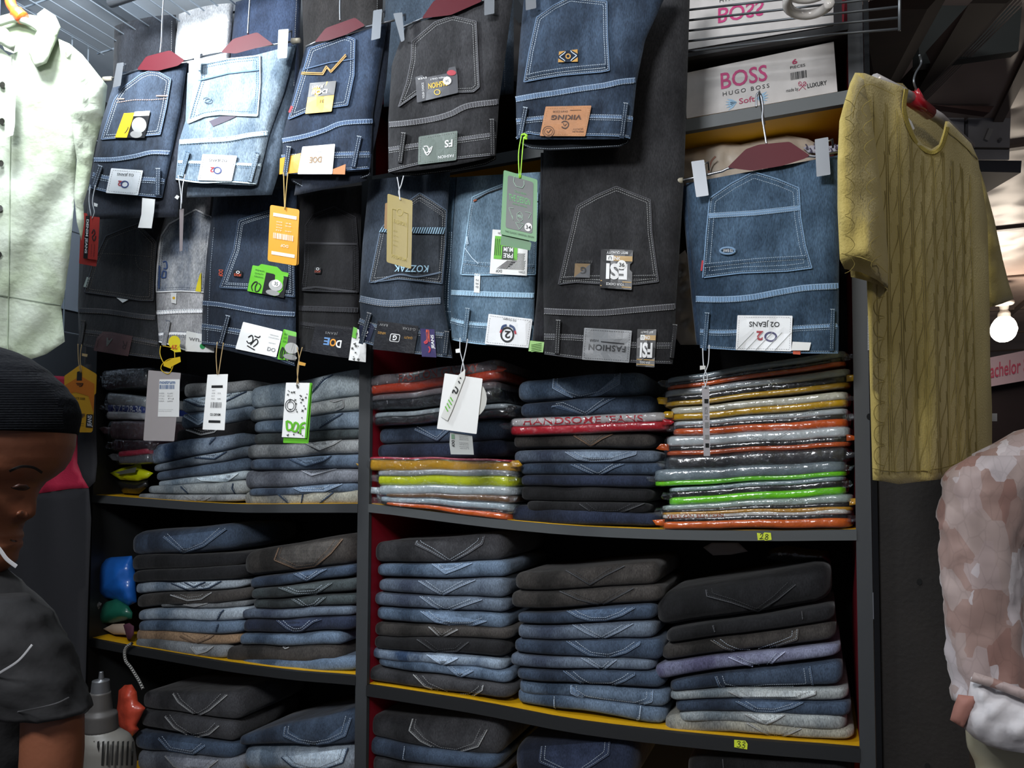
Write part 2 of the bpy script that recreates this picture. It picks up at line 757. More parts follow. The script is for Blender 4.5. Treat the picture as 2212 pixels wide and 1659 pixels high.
for x0, x1, y0, y1 in ((-2.6, 0.3, -0.30, -0.26), (-2.6, 0.3, -1.2, -1.16), (-1.85, -1.81, -2.6, 0.4), (-0.8, -0.76, -2.6, 0.4)):
    box('ceiling_batten', x0, x1, y0, y1, 2.81, 2.85, M_ALU, o)

# corridor on the far right, seen past the end of the shelves
M_TIN = mat('embossed_ceiling', '#b09c92', .42, var=.25, vscale=2)
nt = M_TIN.node_tree
tc = nt.nodes.new('ShaderNodeTexCoord')
vo = nt.nodes.new('ShaderNodeTexVoronoi')
vo.inputs['Scale'].default_value = 7
vo.feature = 'SMOOTH_F1'
nt.links.new(tc.outputs['Object'], vo.inputs['Vector'])
bp = nt.nodes.new('ShaderNodeBump')
bp.inputs['Strength'].default_value = .6
bp.inputs['Distance'].default_value = .02
nt.links.new(vo.outputs['Distance'], bp.inputs['Height'])
nt.links.new(bp.outputs['Normal'], nt.nodes['Principled BSDF'].inputs['Normal'])
c2 = mk('ceiling', [(0.1, .5, 2.7), (4, .5, 2.7), (4, 9, 2.7), (0.1, 9, 2.7), (0.1, .5, 2.76), (4, .5, 2.76), (4, 9, 2.76), (0.1, 9, 2.76)], BOXF, M_TIN)
struct(c2)
for k in range(7):
    box('cover_batten', 0.3, 4, 1.6 + k * 1.05, 1.63 + k * 1.05, 2.688, 2.702, mat('batten_brown', '#75655c', .5), c2)
for k in range(4):
    box('cover_batten', 0.55 + k * .75, 0.58 + k * .75, .5, 9, 2.686, 2.701, mat('batten_brown', '#75655c', .5), c2)
struct(box('wall_side', XR1 + .02, .10, .42, 9.0, 0, 2.76, M_WALL))
struct(box('wall_far', 0.3, 4.0, 8.9, 9.0, 0, 2.76, mat('dark_far_wall', '#241d20', .8, var=.4, vscale=2)))
struct(box('wall_right', 4.0, 4.1, -2.6, 9.0, 0, 2.76, mat('dark_far_wall', '#241d20', .8, var=.4, vscale=2)))

# ---------------------------------------------------------------- shelving unit
un = empty('shelving_unit', ((XL + XR1) / 2, 0.17, 0), 'tall open shelving unit with black edging, red uprights and yellow shelf boards, packed with jeans', 'shelf')
DEP = .34
box('back_panel', XL, XR1, DEP, DEP + .015, 0.02, 2.62, M_DARK, un)


def upright(x0, x1, m, me, z1=2.62, lean=0.0):
    p = mk('upright', [(x0, .012, .02), (x1, .012, .02), (x1, DEP, .02), (x0, DEP, .02), (x0 + lean, .012, z1), (x1 + lean, .012, z1), (x1 + lean, DEP, z1), (x0 + lean, DEP, z1)], BOXF, m, un)
    mk('edge_trim', [(x0 - .001, 0, .02), (x1 + .001, 0, .02), (x1 + .001, .012, .02), (x0 - .001, .012, .02), (x0 + lean - .001, 0, z1), (x1 + lean + .001, 0, z1), (x1 + lean + .001, .012, z1), (x0 + lean - .001, .012, z1)], BOXF, me, p)


upright(XL - .045, XL, M_BLACKEDGE, M_BLACKEDGE)
upright(XD0, XD1, M_RED, mat('grey_edging', '#3a3c3e', .55))
upright(XR0, XR1, M_RED, mat('grey_edging', '#3a3c3e', .55))


def board(pts, h, top=M_YELLOW, edge=None, x0=None, x1=None):
    """pts: photo points along the sagging top front edge; h thickness in metres"""
    P = [W(x, y, 0) for x, y in pts]
    P = [(p.x, p.z) for p in P]

    def z(x):
        if x <= P[0][0]: a, b = P[0], P[1]
        elif x >= P[-1][0]: a, b = P[-2], P[-1]
        else:
            k = max(i for i in range(len(P) - 1) if P[i][0] <= x)
            a, b = P[k], P[k + 1]
        return a[1] + (b[1] - a[1]) * (x - a[0]) / (b[0] - a[0])
    n = 16
    raw = [z(x0 + (x1 - x0) * i / n) for i in range(n + 1)]
    zs = [(raw[max(0, i - 1)] + raw[i] * 2 + raw[min(n, i + 1)]) / 4 for i in range(n + 1)]

    def strip_(name, ya, yb, e, m, par):
        V, Fc = [], []
        for i in range(n + 1):
            x = x0 + (x1 - x0) * i / n
            V += [(x, ya, zs[i] - h - e), (x, yb, zs[i] - h - e), (x, yb, zs[i] - e), (x, ya, zs[i] - e)]
        for i in range(n):
            for k in range(4):
                a, b = i * 4 + k, i * 4 + (k + 1) % 4
                Fc.append((a, a + 4, b + 4, b))
        Fc += [(0, 1, 2, 3), tuple(n * 4 + k for k in (3, 2, 1, 0))]
        return mk(name, V, Fc, m, par)
    bo = strip_('shelf_board', .013, DEP, 0, top, un)
    strip_('edge_trim', -.002, .0125, .001, edge or M_GREYEDGE, bo)
    return bo, None, None


board([(1482, 257.5), (1828, 195)], .026, edge=mat('grey_edging', '#5a5e5f', .55), x0=XD1, x1=XR0)
b28, _, _ = board([(800, 1087), (930, 1104), (1060, 1120), (1233, 1136), (1436, 1144), (1700, 1146), (1844, 1142)], .020, x0=XD1, x1=XR0)
b33, _, _ = board([(787, 1478), (1009, 1512), (1060, 1521), (1233, 1556), (1436, 1580), (1650, 1600), (1856, 1614)], .026, x0=XD1, x1=XR0, edge=M_BLACKEDGE)
bl1, _, _ = board([(252, 1072), (400, 1083), (520, 1089), (778, 1087)], .022, x0=XL, x1=XD0, edge=mat('grey_edging', '#3a3c3e', .55))
bl2, _, _ = board([(200, 1380), (283, 1396), (489, 1431), (640, 1450), (770, 1459)], .022, x0=XL, x1=XD0, edge=M_BLACKEDGE)
zc1 = W(900, 1860, 0).z
for x0, x1 in ((XL, XD0), (XD1, XR0)):
    box('shelf_board', x0, x1, .0, DEP, zc1 - .022, zc1, M_YELLOW, un)

# price stickers with hand-written numbers, stuck to the shelf edges
M_STICK = mat('neon_sticker', '#d4e23a', .55)


def strokes(S, paths, m, parent, wpx=2.0, lift=.002, name='lettering'):
    V, Fc = [], []
    for p in paths:
        strip(V, Fc, sp2(p, 6), S, lift, wpx, .0002, 0, 1.2)
    return mk(name, V, Fc, m, parent)


S0 = PY(0.0)
st = patch('price_sticker', [(1635, 1151), (1649, 1153), (1651, 1150), (1665, 1151), (1667, 1166), (1653, 1168), (1650, 1166), (1637, 1167)], S0, M_STICK, bl1 if 0 else b28, .0035, .001)
strokes(S0, [[(1642, 1156), (1645, 1153), (1648, 1155), (1644, 1162), (1640, 1164), (1649, 1163)], [(1659, 1155), (1655, 1154), (1654, 1158), (1659, 1161), (1657, 1165), (1652, 1164), (1655, 1160), (1660, 1156)]], M_INK, st, 1.3, .0045)
st = patch('price_sticker', [(1586, 1598), (1610, 1600), (1615, 1607), (1614, 1619), (1586, 1614)], S0, M_STICK, b33, .0035, .001)
strokes(S0, [[(1592, 1603), (1597, 1601), (1599, 1604), (1595, 1607), (1600, 1610), (1596, 1614), (1591, 1612)], [(1604, 1604), (1608, 1602), (1609, 1606), (1604, 1609), (1609, 1611), (1606, 1616), (1602, 1613)]], M_INK, st, 1.3, .0045)

# dark end board right of the unit
bd = mk('end_board', [tuple(v) for v in (Vector((XR1 + .012, .0, .02)), Vector((.235, .0, .02)), Vector((.235, .03, .02)), Vector((XR1 + .012, .03, .02)), Vector((XR1 + .012, .0, 1.95)), Vector((.235, .0, 1.95)), Vector((.235, .03, 1.95)), Vector((XR1 + .012, .03, 1.95)))], BOXF, mat('dark_plywood', '#181411', .75, var=.5, vscale=9, bump=.2, bscale=120))
tag(bd, 'dark brown plywood board with screw holes standing beside the shelving unit', 'board')
Pb = PY(0.0)
for x, y in ((1986, 1257), (2003, 1655), (1878, 900)):
    patch('screw_hole', circle(x, y, 6, 7), Pb, mat('black_hole', '#050505', .9), bd, .0012, .001)
# black moulding with a row of beads between the unit and the board
ml = empty('moulding', (XR1 + .006, -.01, .02), 'glossy black vertical moulding with a short row of silver beads, between shelves and board', 'moulding')
box('rail', XR1 + .002, XR1 + .011, -.012, .0, .02, 2.5, mat('gloss_black', '#0b0b0c', .18), ml)
V, Fc = [], []
for k in range(22):
    p = W(1876, 684 + k * 3.4, -.014)
    boxm(V, Fc, p.x - .0014, p.x + .0014, p.y - .002, p.y, p.z - .001, p.z + .001)
mk('bead_strip', V, Fc, M_CHROME, ml, kind='stuff')

# ---------------------------------------------------------------- top shelf: boxes, grille, lamp
TY = .03


def boss_box(Q, name, label, flip, depth=.26):
    S = PY(TY)
    r = empty(name, tuple(W(*Q[3], TY)), label, 'box', 'white cardboard boxes on the top shelf')
    P8 = [W(*Q[3], TY), W(*Q[2], TY), None, None, W(*Q[0], TY), W(*Q[1], TY)]
    bl, br, tl, tr = P8[0], P8[1], P8[4], P8[5]
    dv = Vector((0, depth, 0))
    hexa('carton', [bl, br, br + dv, bl + dv, tl, tr, tr + dv, tl + dv], mat('cardboard_white', '#bdb9b6', .55, var=.12, vscale=30), r)
    q = quadmap(Q)
    pk = mat('magenta_ink', '#b8326f', .5)
    if not flip:
        T = lambda *a, **k: qtext(q, *a, **k)
        L = .001
        lettering([T('BOSS', .235, .16, .31, .34, bold=.012)], S, pk, r, L)
        lettering([T('HUGO BOSS', .245, .575, .31, .085, spacing=1.35), T('made by', .665, .76, .08, .09), T('LUXURY', .805, .735, .13, .085, bold=.02)], S, M_INK, r, L)
        lettering([T('6', .715, .18, .035, .1, bold=.03)], S, mat('crimson_ink', '#a32350', .5), r, L)
        lettering([T('Soft', .35, .775, .105, .115, bold=.01)], S, mat('crimson_ink', '#a32350', .5), r, L)
        lettering([T('PIECES', .70, .315, .10, .055)], S, M_INK, r, L)
        qbars(q, .70, .45, .81, .60, 16, S, M_INK, r, L, 5)
        for sgn in (-1, 1):
            V, Fc = [], []
            for k in range(5):
                a = math.radians(-30 + k * 18)
                c = q(.402 + sgn * .065, .84)
                e = (c[0] + sgn * 26 * math.cos(a), c[1] + 22 * math.sin(a) - 4 * sgn)
                nx, ny = -(e[1] - c[1]) * .1, (e[0] - c[0]) * .1
                b = len(V)
                V += [tuple(S(*c, L)), tuple(S(c[0] + (e[0] - c[0]) * .5 + nx, c[1] + (e[1] - c[1]) * .5 + ny, L)), tuple(S(*e, L)), tuple(S(c[0] + (e[0] - c[0]) * .5 - nx, c[1] + (e[1] - c[1]) * .5 - ny, L))]
                Fc.append((b, b + 1, b + 2, b + 3))
            mk('feather_emblem', V, Fc, mat('pale_blue_ink', '#8fb4cf', .5), r)
        V, Fc = [], []
        c = q(.772, .77)
        strip(V, Fc, sp2([(c[0] - 8, c[1] - 8), (c[0], c[1] - 1), (c[0] + 8, c[1] + 7)], 5), S, L, 1.2, .0001)
        strip(V, Fc, sp2([(c[0] - 8, c[1] + 9), (c[0], c[1]), (c[0] + 8, c[1] - 9)], 5), S, L, 1.2, .0001)
        ring(V, Fc, c[0] - 5, c[1] - 6, 4, 5, .25, S, L)
        ring(V, Fc, c[0] + 5, c[1] - 6, 4, 5, .25, S, L)
        mk('scissor_emblem', V, Fc, mat('crimson_ink', '#a32350', .5), r)
    else:
        L = .001
        def TF(s, u, v, wu, hv, **k):   # mirrored top to bottom
            a = q(u, v); b = q(u + wu, v); c = q(u, v + hv)
            return (s, a, (b[0] - a[0], b[1] - a[1]), (c[0] - a[0], c[1] - a[1]), k.get('bold', 0), k.get('spacing', 1))
        lettering([TF('BOSS', .22, .35, .31, .27, bold=.012)], S, pk, r, L)
        lettering([TF('HUGO BOSS', .23, .17, .31, .075, spacing=1.35)], S, M_INK, r, L)
    return r


boss_box([(1480, 158), (1801, 90), (1809, 198), (1483, 256)], 'carton_box', 'white underwear carton with pink lettering standing the right way up on the top shelf', False)
boss_box([(1482, -10), (1798, -70), (1801, 54), (1480, 108)], 'carton_box', 'mirror image of the white carton, built as a second box behind the wire grille', True)  # reflection of the lower carton, modelled as a box with flipped lettering
# a shelf between the carton and its mirrored copy carries the copy
bo = board([(1482, 112), (1828, 52)], .012, x0=XD1, x1=XR0, top=M_DARK, edge=M_BLACKEDGE)

gr = empty('wire_grille', tuple(W(1457, 110, -.09)), 'grey wire grille of five long bars in front of the top shelf', 'grille')
for k in range(5):
    V, Fc = [], []
    tube(V, Fc, [W(1457, 25 + k * 22.5, -.09), W(1800, -14 + k * 22, -.09), W(1945, -34 + k * 24, -.09)], .0022, 6)
    mk('wire', V, Fc, M_STEEL if 0 else mat('dull_wire', '#6f7376', .4, metal=.7), gr, smooth=True)
V, Fc = [], []
for x in (1457, 1943):
    tube(V, Fc, [W(x, -80, -.092), W(x, 118 if x < 1500 else 66, -.092)], .0026, 6)
mk('end_wire', V, Fc, mat('dull_wire', '#6f7376', .4, metal=.7), gr, smooth=True)

# unlit spiral lamp hanging at the top
lm = empty('spiral_lamp', tuple(W(1745, -60, -.16)), 'unlit white spiral energy-saving lamp in front of the upper carton', 'lamp')
c = W(1745, -30, -.2)
V, Fc = [], []
pts = []
for i in range(70):
    t = i / 69
    a = t * math.pi * 5.2
    rr = .034 * (1 - .0 * t)
    pts.append(c + Vector((rr * math.cos(a), rr * math.sin(a), -.038 + .075 * t)))
tube(V, Fc, pts, .0085, 10)
mk('glass_spiral', V, Fc, mat('opal_glass', '#cfcac4', .15, coat=.5), lm, smooth=True)
V, Fc = [], []
tube(V, Fc, [c + Vector((0, 0, .03)), c + Vector((0, 0, .1))], .026, 16)
mk('lamp_base', V, Fc, mat('white_plastic', '#c9c6c0', .4), lm, smooth=True)

# rolled beige cloth beside the carton
rb = empty('rolled_belt', tuple(W(1540, 140, .06)), 'rolled beige cloth belt lying behind the white carton', 'belt')
for k, (cx, cy, rx) in enumerate(((1540, 122, 40), (1528, 142, 27))):
    V, Fc = [], []
    cc = W(cx, cy, .07)
    sc = .0009
    for lay in range(2):
        path = []
        for i in range(40):
            a = i / 39 * math.pi * 2 * .97
            path.append((rx * (1 - lay * .22) * math.cos(a) * sc, 9 * (1 - lay * .3) * math.sin(a) * sc))
        b = len(V)
        for x, z in path:
            V += [(cc.x + x, cc.y - .03, cc.z + z), (cc.x + x, cc.y + .03, cc.z + z)]
        Fc += [(b + 2 * i, b + 2 * i + 1, b + 2 * i + 3, b + 2 * i + 2) for i in range(39)]
    mk('coil', V, Fc, mat('beige_cloth', '#8a7668', .8), rb, smooth=True)

# ================================================================ hanging clothes
class Garment:
    def __init__(s, L, R, Y, amp=.006, seed=0, sc=.011, edge=.014, yaw=0, plane=None):
        s.L, s.R, s.amp, s.seed, s.sc, s.edge = L, R, amp, seed, sc, edge
        s.pl = plane or PY(Y)
        s.Y = Y

    @staticmethod
    def side(P, v):
        y0, y1 = P[0][1], P[-1][1]
        y = y0 + (y1 - y0) * v
        for i in range(len(P) - 1):
            if y <= P[i + 1][1] or i == len(P) - 2:
                t = (y - P[i][1]) / ((P[i + 1][1] - P[i][1]) or 1)
                return P[i][0] + (P[i + 1][0] - P[i][0]) * t, y
        return P[-1]

    def xy(s, u, v):
        a, b = s.side(s.L, v), s.side(s.R, v)
        return a[0] + (b[0] - a[0]) * u, a[1] + (b[1] - a[1]) * u

    def inv(s, px, py):
        lo, hi = -.15, 1.15
        for _ in range(18):
            v = (lo + hi) / 2
            a, b = s.side(s.L, v), s.side(s.R, v)
            t = (px - a[0]) / ((b[0] - a[0]) or 1)
            t = max(-.3, min(1.3, t))
            if a[1] + t * (b[1] - a[1]) < py: lo = v
            else: hi = v
        return t, v

    def h(s, px, py, u):
        e = min(1.0, abs(2 * u - 1))
        return (s.amp * noise.noise(Vector((px * s.sc, py * s.sc * .55, s.seed))) + s.amp * .35 * noise.noise(Vector((px * s.sc * 3, py * s.sc * 2.2, s.seed + 9)))) * (1 - e ** 6) - s.edge * e ** 8

    def S(s, px, py, off=0.0):
        u, v = s.inv(px, py)
        return s.pl(px, py, off + s.h(px, py, u))

    def body(s, name, m, parent, nu=20, nv=36, thick=.014, sag=0, tsag=0):
        V, Fc = [], []
        for side in (0, 1):
            for j in range(nv + 1):
                v = j / nv
                for i in range(nu + 1):
                    u = i / nu
                    x, y = s.xy(u, v)
                    k = 4 * u * (1 - u)
                    y += sag * k * v ** 5 + tsag * k * (1 - v) ** 5
                    o = s.h(x, y, u)
                    if side: o = -thick + min(0, -s.edge * 1.2 + (1 - abs(2 * u - 1) ** 8) * 0)
                    V.append(tuple(s.pl(x, y, o)))
        n = (nu + 1) * (nv + 1)
        for j in range(nv):
            for i in range(nu):
                a = j * (nu + 1) + i
                Fc.append((a, a + nu + 1, a + nu + 2, a + 1))
                Fc.append((a + n, a + 1 + n, a + nu + 2 + n, a + nu + 1 + n))
        for j in range(nv):
            a = j * (nu + 1)
            Fc.append((a, a + n, a + nu + 1 + n, a + nu + 1))
            a += nu
            Fc.append((a, a + nu + 1, a + nu + 1 + n, a + n))
        for i in range(nu):
            Fc.append((i, i + 1, i + 1 + n, i + n))
            a = nv * (nu + 1) + i
            Fc.append((a, a + n, a + 1 + n, a + 1))
        return mk(name, V, Fc, m, parent, smooth=True)


def inset_path(P, d):
    return shrink(P, d)


def hang_jeans(label, L, R, Y, c1, c2, seed=1, stitch=M_ST_W, pocket=None, pc=None, yoke=None, yw=9, waist=None, bottom=None,
               loops=(), inner=None, sag=0, tsag=0, dscale=6, group=None, amp=.006, popen=None, band_m=None, pst=(3, 8), thick=.014, rows=2, back=None, upper=None, edge=.014):
    m = denim(c1, c2, dscale)
    g = Garment(L, R, Y, amp, seed, edge=edge)
    base = g.S(*g.xy(.5, 1))
    r = empty('hanging_jeans', tuple(base), label, 'jeans', group or ('jeans hanging on clip hangers in the upper row' if upper else 'jeans hanging in the lower row'))
    g.body('denim_body', m, r, sag=sag, tsag=tsag, thick=thick)
    hi = band_m or mat('worn_seam', desat(c2 if c2 else c1, .3, 1.22), .85)
    if back:
        for bk in back:
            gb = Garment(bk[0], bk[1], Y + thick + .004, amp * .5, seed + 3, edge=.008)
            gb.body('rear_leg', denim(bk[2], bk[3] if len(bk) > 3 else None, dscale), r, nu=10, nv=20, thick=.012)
    if inner:
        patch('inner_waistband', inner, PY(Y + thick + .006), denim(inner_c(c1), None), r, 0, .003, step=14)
        V, Fc = [], []
        k = max(range(len(inner)), key=lambda i: inner[i][1])
        dashes(V, Fc, shift(densify(inner[1:], 6, False), -3), PY(Y + thick + .006), .0008, 1.2)
        mk('inner_stitching', V, Fc, stitch, r)
    if pocket:
        pk = patch('pocket', pocket, g.S, denim(pc, None, dscale) if isinstance(pc, str) else (denim(*pc, dscale) if pc else m), r, .0026, .0024, step=13)
        V, Fc = [], []
        cl = pocket + [pocket[0]]
        strip(V, Fc, densify(cl, 8, False), g.S, .0028, 3.0, .0012, .0004, 3)
        mk('pocket_edge', V, Fc, hi, pk)
        V, Fc = [], []
        for d in pst:
            q = shrink(pocket, d)
            dashes(V, Fc, q + [q[0]], g.S, .0032)
        # hem of the opening: the lowest side of the pocket
        mk('pocket_stitching', V, Fc, stitch, pk)
        if popen:
            V, Fc = [], []
            strip(V, Fc, popen, g.S, .0030, 7, .0014, .0006, 3)
            mk('pocket_hem', V, Fc, m, pk)
            V, Fc = [], []
            for d in (-4, 4):
                dashes(V, Fc, shift(popen, d), g.S, .0036)
            mk('hem_stitching', V, Fc, stitch, pk)
    if yoke:
        yk = sp2(yoke, 6)
        V, Fc = [], []
        strip(V, Fc, yk, g.S, .0006, yw + 3, .0022, .0009, 3.2)
        y_o = mk('yoke_seam', V, Fc, hi, r)
        V, Fc = [], []
        for d in ([-yw / 2, yw / 2] if rows == 2 else [-yw / 2, -yw / 6, yw / 6, yw / 2]):
            dashes(V, Fc, shift(yk, d), g.S, .0034)
        mk('yoke_stitching', V, Fc, stitch, y_o)
    if waist:
        bt = bottom or [g.xy(u / 8, 1) for u in range(9)]
        bt = sp2(bt, 4)
        wl = [(a, b) for a, b in sp2(waist, 5)]
        wb = patch('waistband', wl + [(a, b) for a, b in reversed(bt)], g.S, m, r, .0022, .002, step=12)
        V, Fc = [], []
        for d in (-5, 2, 6):
            dashes(V, Fc, shift(wl, d), g.S, .0036)
        dashes(V, Fc, shift(bt, -5), g.S, .0034)
        mk('waist_stitching', V, Fc, stitch, wb)
        V, Fc = [], []
        strip(V, Fc, wl, g.S, .0006, 8, .0018, .0007, 3.2)
        strip(V, Fc, shift(bt, -1.5), g.S, .002, 3, .0012, .0005, 3)
        mk('waist_seam', V, Fc, hi, wb)
    for a, b in loops:
        dx, dy = b[0] - a[0], b[1] - a[1]
        l = math.hypot(dx, dy)
        nx, ny = -dy / l * 5, dx / l * 5
        Q = [(a[0] + nx, a[1] + ny), (a[0] - nx, a[1] - ny), (b[0] - nx, b[1] - ny), (b[0] + nx, b[1] + ny)]
        lp = patch('belt_loop', Q, g.S, m, r, .0075, .004, step=10, smooth=False)
        V, Fc = [], []
        for d in (-2.6, 2.6):
            dashes(V, Fc, shift([a, b], d), g.S, .0078, 1.2)
        dashes(V, Fc, [(a[0] + nx * 1.1, a[1] + ny * 1.1), (a[0] - nx * 1.1, a[1] - ny * 1.1)], g.S, .0084, 2, 2, .6)
        mk('loop_stitching', V, Fc, stitch, lp)
    return r, g, m, hi


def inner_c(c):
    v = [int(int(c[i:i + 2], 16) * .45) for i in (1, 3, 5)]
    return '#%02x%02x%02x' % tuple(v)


def lines(S, paths, m, parent, name, w=2.0, lift=.0032, dash=None, h=.0008):
    V, Fc = [], []
    for p in paths:
        if dash: dashes(V, Fc, p, S, lift, w, *dash)
        else: strip(V, Fc, p, S, lift, w, h, 0, 2.5)
    return mk(name, V, Fc, m, parent)


def label_card(Q, S, m, parent, name='label_patch', lift=.0055, rnd=2, border=None, label=None, step=16):
    o = patch(name, Q, S, m, parent, lift, .0015, step=step, rnd=rnd, smooth=False)
    if label: o['label'] = label
    if border:
        V, Fc = [], []
        q = shrink(Q, 4)
        dashes(V, Fc, q + [q[0]], S, lift + .0004, 1.1, 3, 2)
        mk('border_stitching', V, Fc, border, o)
    return o


def lab(o, s):
    o['label'] = s
    return o


U, Lw = -.22, -.10
UPJ = []

# ---- J1 dark navy, leftmost of the upper row
Lj = R1((875, 545), (760, 900), (700, 1200), (660, 1400)); Rj = R1((1400, 465), (1345, 850), (1275, 1180), (1212, 1478))
r, g, m, hi = hang_jeans('dark navy jeans with white back patch, leftmost on the upper row of hangers', Lj, Rj, U, '#27344a', '#4a5d78', 1,
    pocket=R1((755, 1040), (850, 750), (915, 655), (1050, 555), (1110, 532), (1180, 535), (1275, 590), (1240, 800), (1195, 1003)),
    yoke=R1((700, 1192), (850, 1190), (1000, 1168), (1130, 1138), (1275, 1142)), yw=7, waist=R1((690, 1305), (830, 1335), (1070, 1340), (1235, 1352)),
    bottom=R1((662, 1398), (790, 1435), (1030, 1462), (1212, 1478)), loops=[(R1((750, 1238))[0], R1((698, 1395))[0]), (R1((1180, 1258))[0], R1((1175, 1460))[0])],
    back=[(R1((950, 560), (800, 1000), (680, 1420), (640, 1640)), R1((1410, 470), (1400, 900), (1350, 1300), (1325, 1620)), '#2a3242')], upper=1)
lines(g.S, [R1((870, 765), (1000, 745), (1130, 745), (1250, 735))], mat('peach_thread', '#c7a08c', .8), r, 'pocket_band_stitching', 2.4, .0045, (3.2, 1.8))
lines(g.S, [R1((875, 740), (935, 738)), R1((1165, 716), (1255, 716))], mat('peach_thread', '#c7a08c', .8), r, 'bar_tack', 2.6, .0045)
Q = R1((925, 845), (1122, 835), (1080, 1030), (858, 1026))
cd1 = label_card(Q, g.S, M_BCARD, r, 'label_card', .006)
q = quadmap(Q)
patch('yellow_panel', qrect(q, 0, 0, .4, 1), g.S, M_YCARD, cd1, .0066, .0004)
patch('white_tab', qrect(q, .4, -.04, .98, .14), g.S, M_WHITE, cd1, .0066, .0004)
patch('printed_portrait', circle(*q(.7, .5), 16, 17), g.S, mat('print_grey', '#9a9a98', .6), cd1, .0066, .0004)
patch('printed_portrait', circle(*q(.68, .86), 13, 8), g.S, mat('print_grey', '#8a8a88', .6), cd1, .0066, .0004)
strokes(g.S, [[q(.12, .78), q(.06, .62), q(.16, .5), q(.2, .7), q(.28, .82), q(.34, .6), q(.24, .5)]], M_INK, cd1, 2.2, .007)
O2 = mat('o2_blue_ink', '#2e3f78', .5)


def o2patch(Q, g, r, label, k=1.0):
    p = label_card(Q, g.S, M_WPU, r, 'brand_patch', .006, 2, M_GREYINK, label)
    q = quadmap(Q)
    V, Fc = [], []
    c = q(.52, .6)
    ring(V, Fc, c[0], c[1], 9 * k, 8 * k, .3, g.S, .0068)
    mk('emblem', V, Fc, O2, p)
    lettering([qtext(q, '2', .30, .48, .12, .2, flip=True, bold=.02)], g.S, mat('o2_red_ink', '#a8323c', .5), p, .0068)
    lettering([qtext(q, 'O2 JEANS', .22, .17, .52, .1, flip=True)], g.S, M_INK, p, .0068)
    return p


o2patch(R1((830, 1255), (1068, 1272), (1030, 1458), (790, 1440)), g, r, 'white leatherette back patch with round emblem')
wl = patch('size_label', R5((1062, 95), (1158, 105), (1150, 200), (1132, 322), (1030, 318), (1055, 220)), PY(U - .004), M_WHITE, r, .001, .0008)

# ---- J2 light blue
Lj = R1((1400, 545), (1385, 900), (1335, 1060), (1310, 1345)); Rj = R1((2215, 330), (2120, 700), (2010, 1010), (1920, 1385))
r, g, m, hi = hang_jeans('bleached light blue jeans with white back patch, brightest pair on the upper row of hangers', Lj, Rj, U, '#7d9cb8', '#b7cede', 2, stitch=mat('blue_thread', '#5f7c98', .8),
    pocket=R1((1402, 920), (1440, 780), (1495, 600), (1500, 480), (1700, 440), (1940, 415), (1942, 620), (1922, 862), (1780, 858), (1640, 850), (1520, 870)),
    yoke=R1((1340, 1062), (1520, 1050), (1700, 1040), (1860, 1010), (2005, 995)), yw=8, waist=R1((1328, 1210), (1500, 1215), (1730, 1225), (1955, 1235)), sag=2,
    bottom=R1((1312, 1342), (1500, 1368), (1720, 1362), (1915, 1378)), loops=[(R1((1400, 1132))[0], R1((1350, 1315))[0]), (R1((1920, 1140))[0], R1((1862, 1355))[0])],
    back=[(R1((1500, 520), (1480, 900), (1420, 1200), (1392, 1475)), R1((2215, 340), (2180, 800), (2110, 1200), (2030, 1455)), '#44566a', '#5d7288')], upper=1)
lines(g.S, [R1((1480, 602), (1700, 548), (1935, 522))], mat('blue_thread', '#5f7c98', .8), r, 'flap_seam', 3, .0045)
V, Fc = [], []
cx, cy = R1((1545, 745))[0]
tube(V, Fc, [g.S(cx + 8 * math.cos(a / 9), cy + 5 * math.sin(a / 9), .007) for a in range(0, 57)], .0012, 6)
mk('metal_ring', V, Fc, mat('blued_metal', '#7e95a8', .35, metal=.5), r, smooth=True)
lines(g.S, [R1((1400, 905), (1520, 862), (1640, 850), (1790, 858), (1920, 862))], hi, r, 'pocket_opening', 5, .004)
patch('pocket_shadow_gap', R1((1560, 905), (1650, 868), (1780, 862), (1690, 905), (1590, 945)), g.S, mat('pocket_gap_shade', '#5a5560', .9), r, .0012, .0008)  # dark patch painting the shade inside the pocket opening
o2patch(R1((1512, 1150), (1770, 1162), (1730, 1352), (1475, 1345)), g, r, 'white leatherette back patch with round emblem')

# ---- J3 navy with gold zigzag
Lj = R2((345, 355), (255, 700), (180, 1000), (165, 1300)); Rj = R2((960, 170), (905, 500), (850, 850), (828, 1270))
r, g, m, hi = hang_jeans('navy jeans with gold zigzag pocket stitching and orange waist tape on the upper row', Lj, Rj, U, '#223350', '#41597c', 3,
    pocket=R2((218, 890), (270, 720), (330, 520), (380, 360), (640, 265), (715, 292), (708, 560), (660, 785), (560, 800), (400, 815)),
    yoke=R2((172, 1050), (330, 1020), (480, 975), (620, 920), (850, 905)), yw=8, waist=R2((165, 1175), (330, 1165), (560, 1155), (838, 1150)), sag=2,
    bottom=R2((168, 1298), (300, 1298), (560, 1280), (825, 1262)), loops=[(R2((222, 1095))[0], R2((190, 1312))[0]), (R2((748, 1018))[0], R2((700, 1248))[0])],
    inner=R2((190, 1285), (250, 1360), (330, 1405), (480, 1385), (700, 1360), (830, 1310), (835, 1255)),
    back=[(R2((500, 330), (420, 700), (300, 1200), (260, 1460)), R2((985, 160), (950, 600), (880, 1000), (800, 1350)), '#222c3f')], upper=1)
lines(g.S, [R2((312, 552), (475, 557), (505, 505), (535, 542), (655, 412)), R2((315, 540), (470, 545), (500, 492), (535, 528), (650, 400))], M_GOLD, r, 'gold_stitching', 2.4, .0046)
lines(g.S, [R2((325, 520), (520, 468), (710, 440))], hi, r, 'pocket_band', 2.5, .0042)
Q = R2((378, 620), (575, 603), (540, 832), (343, 850)); q = quadmap(Q)
c3 = label_card(Q, g.S, M_YCARD, r, 'label_card', .0065)
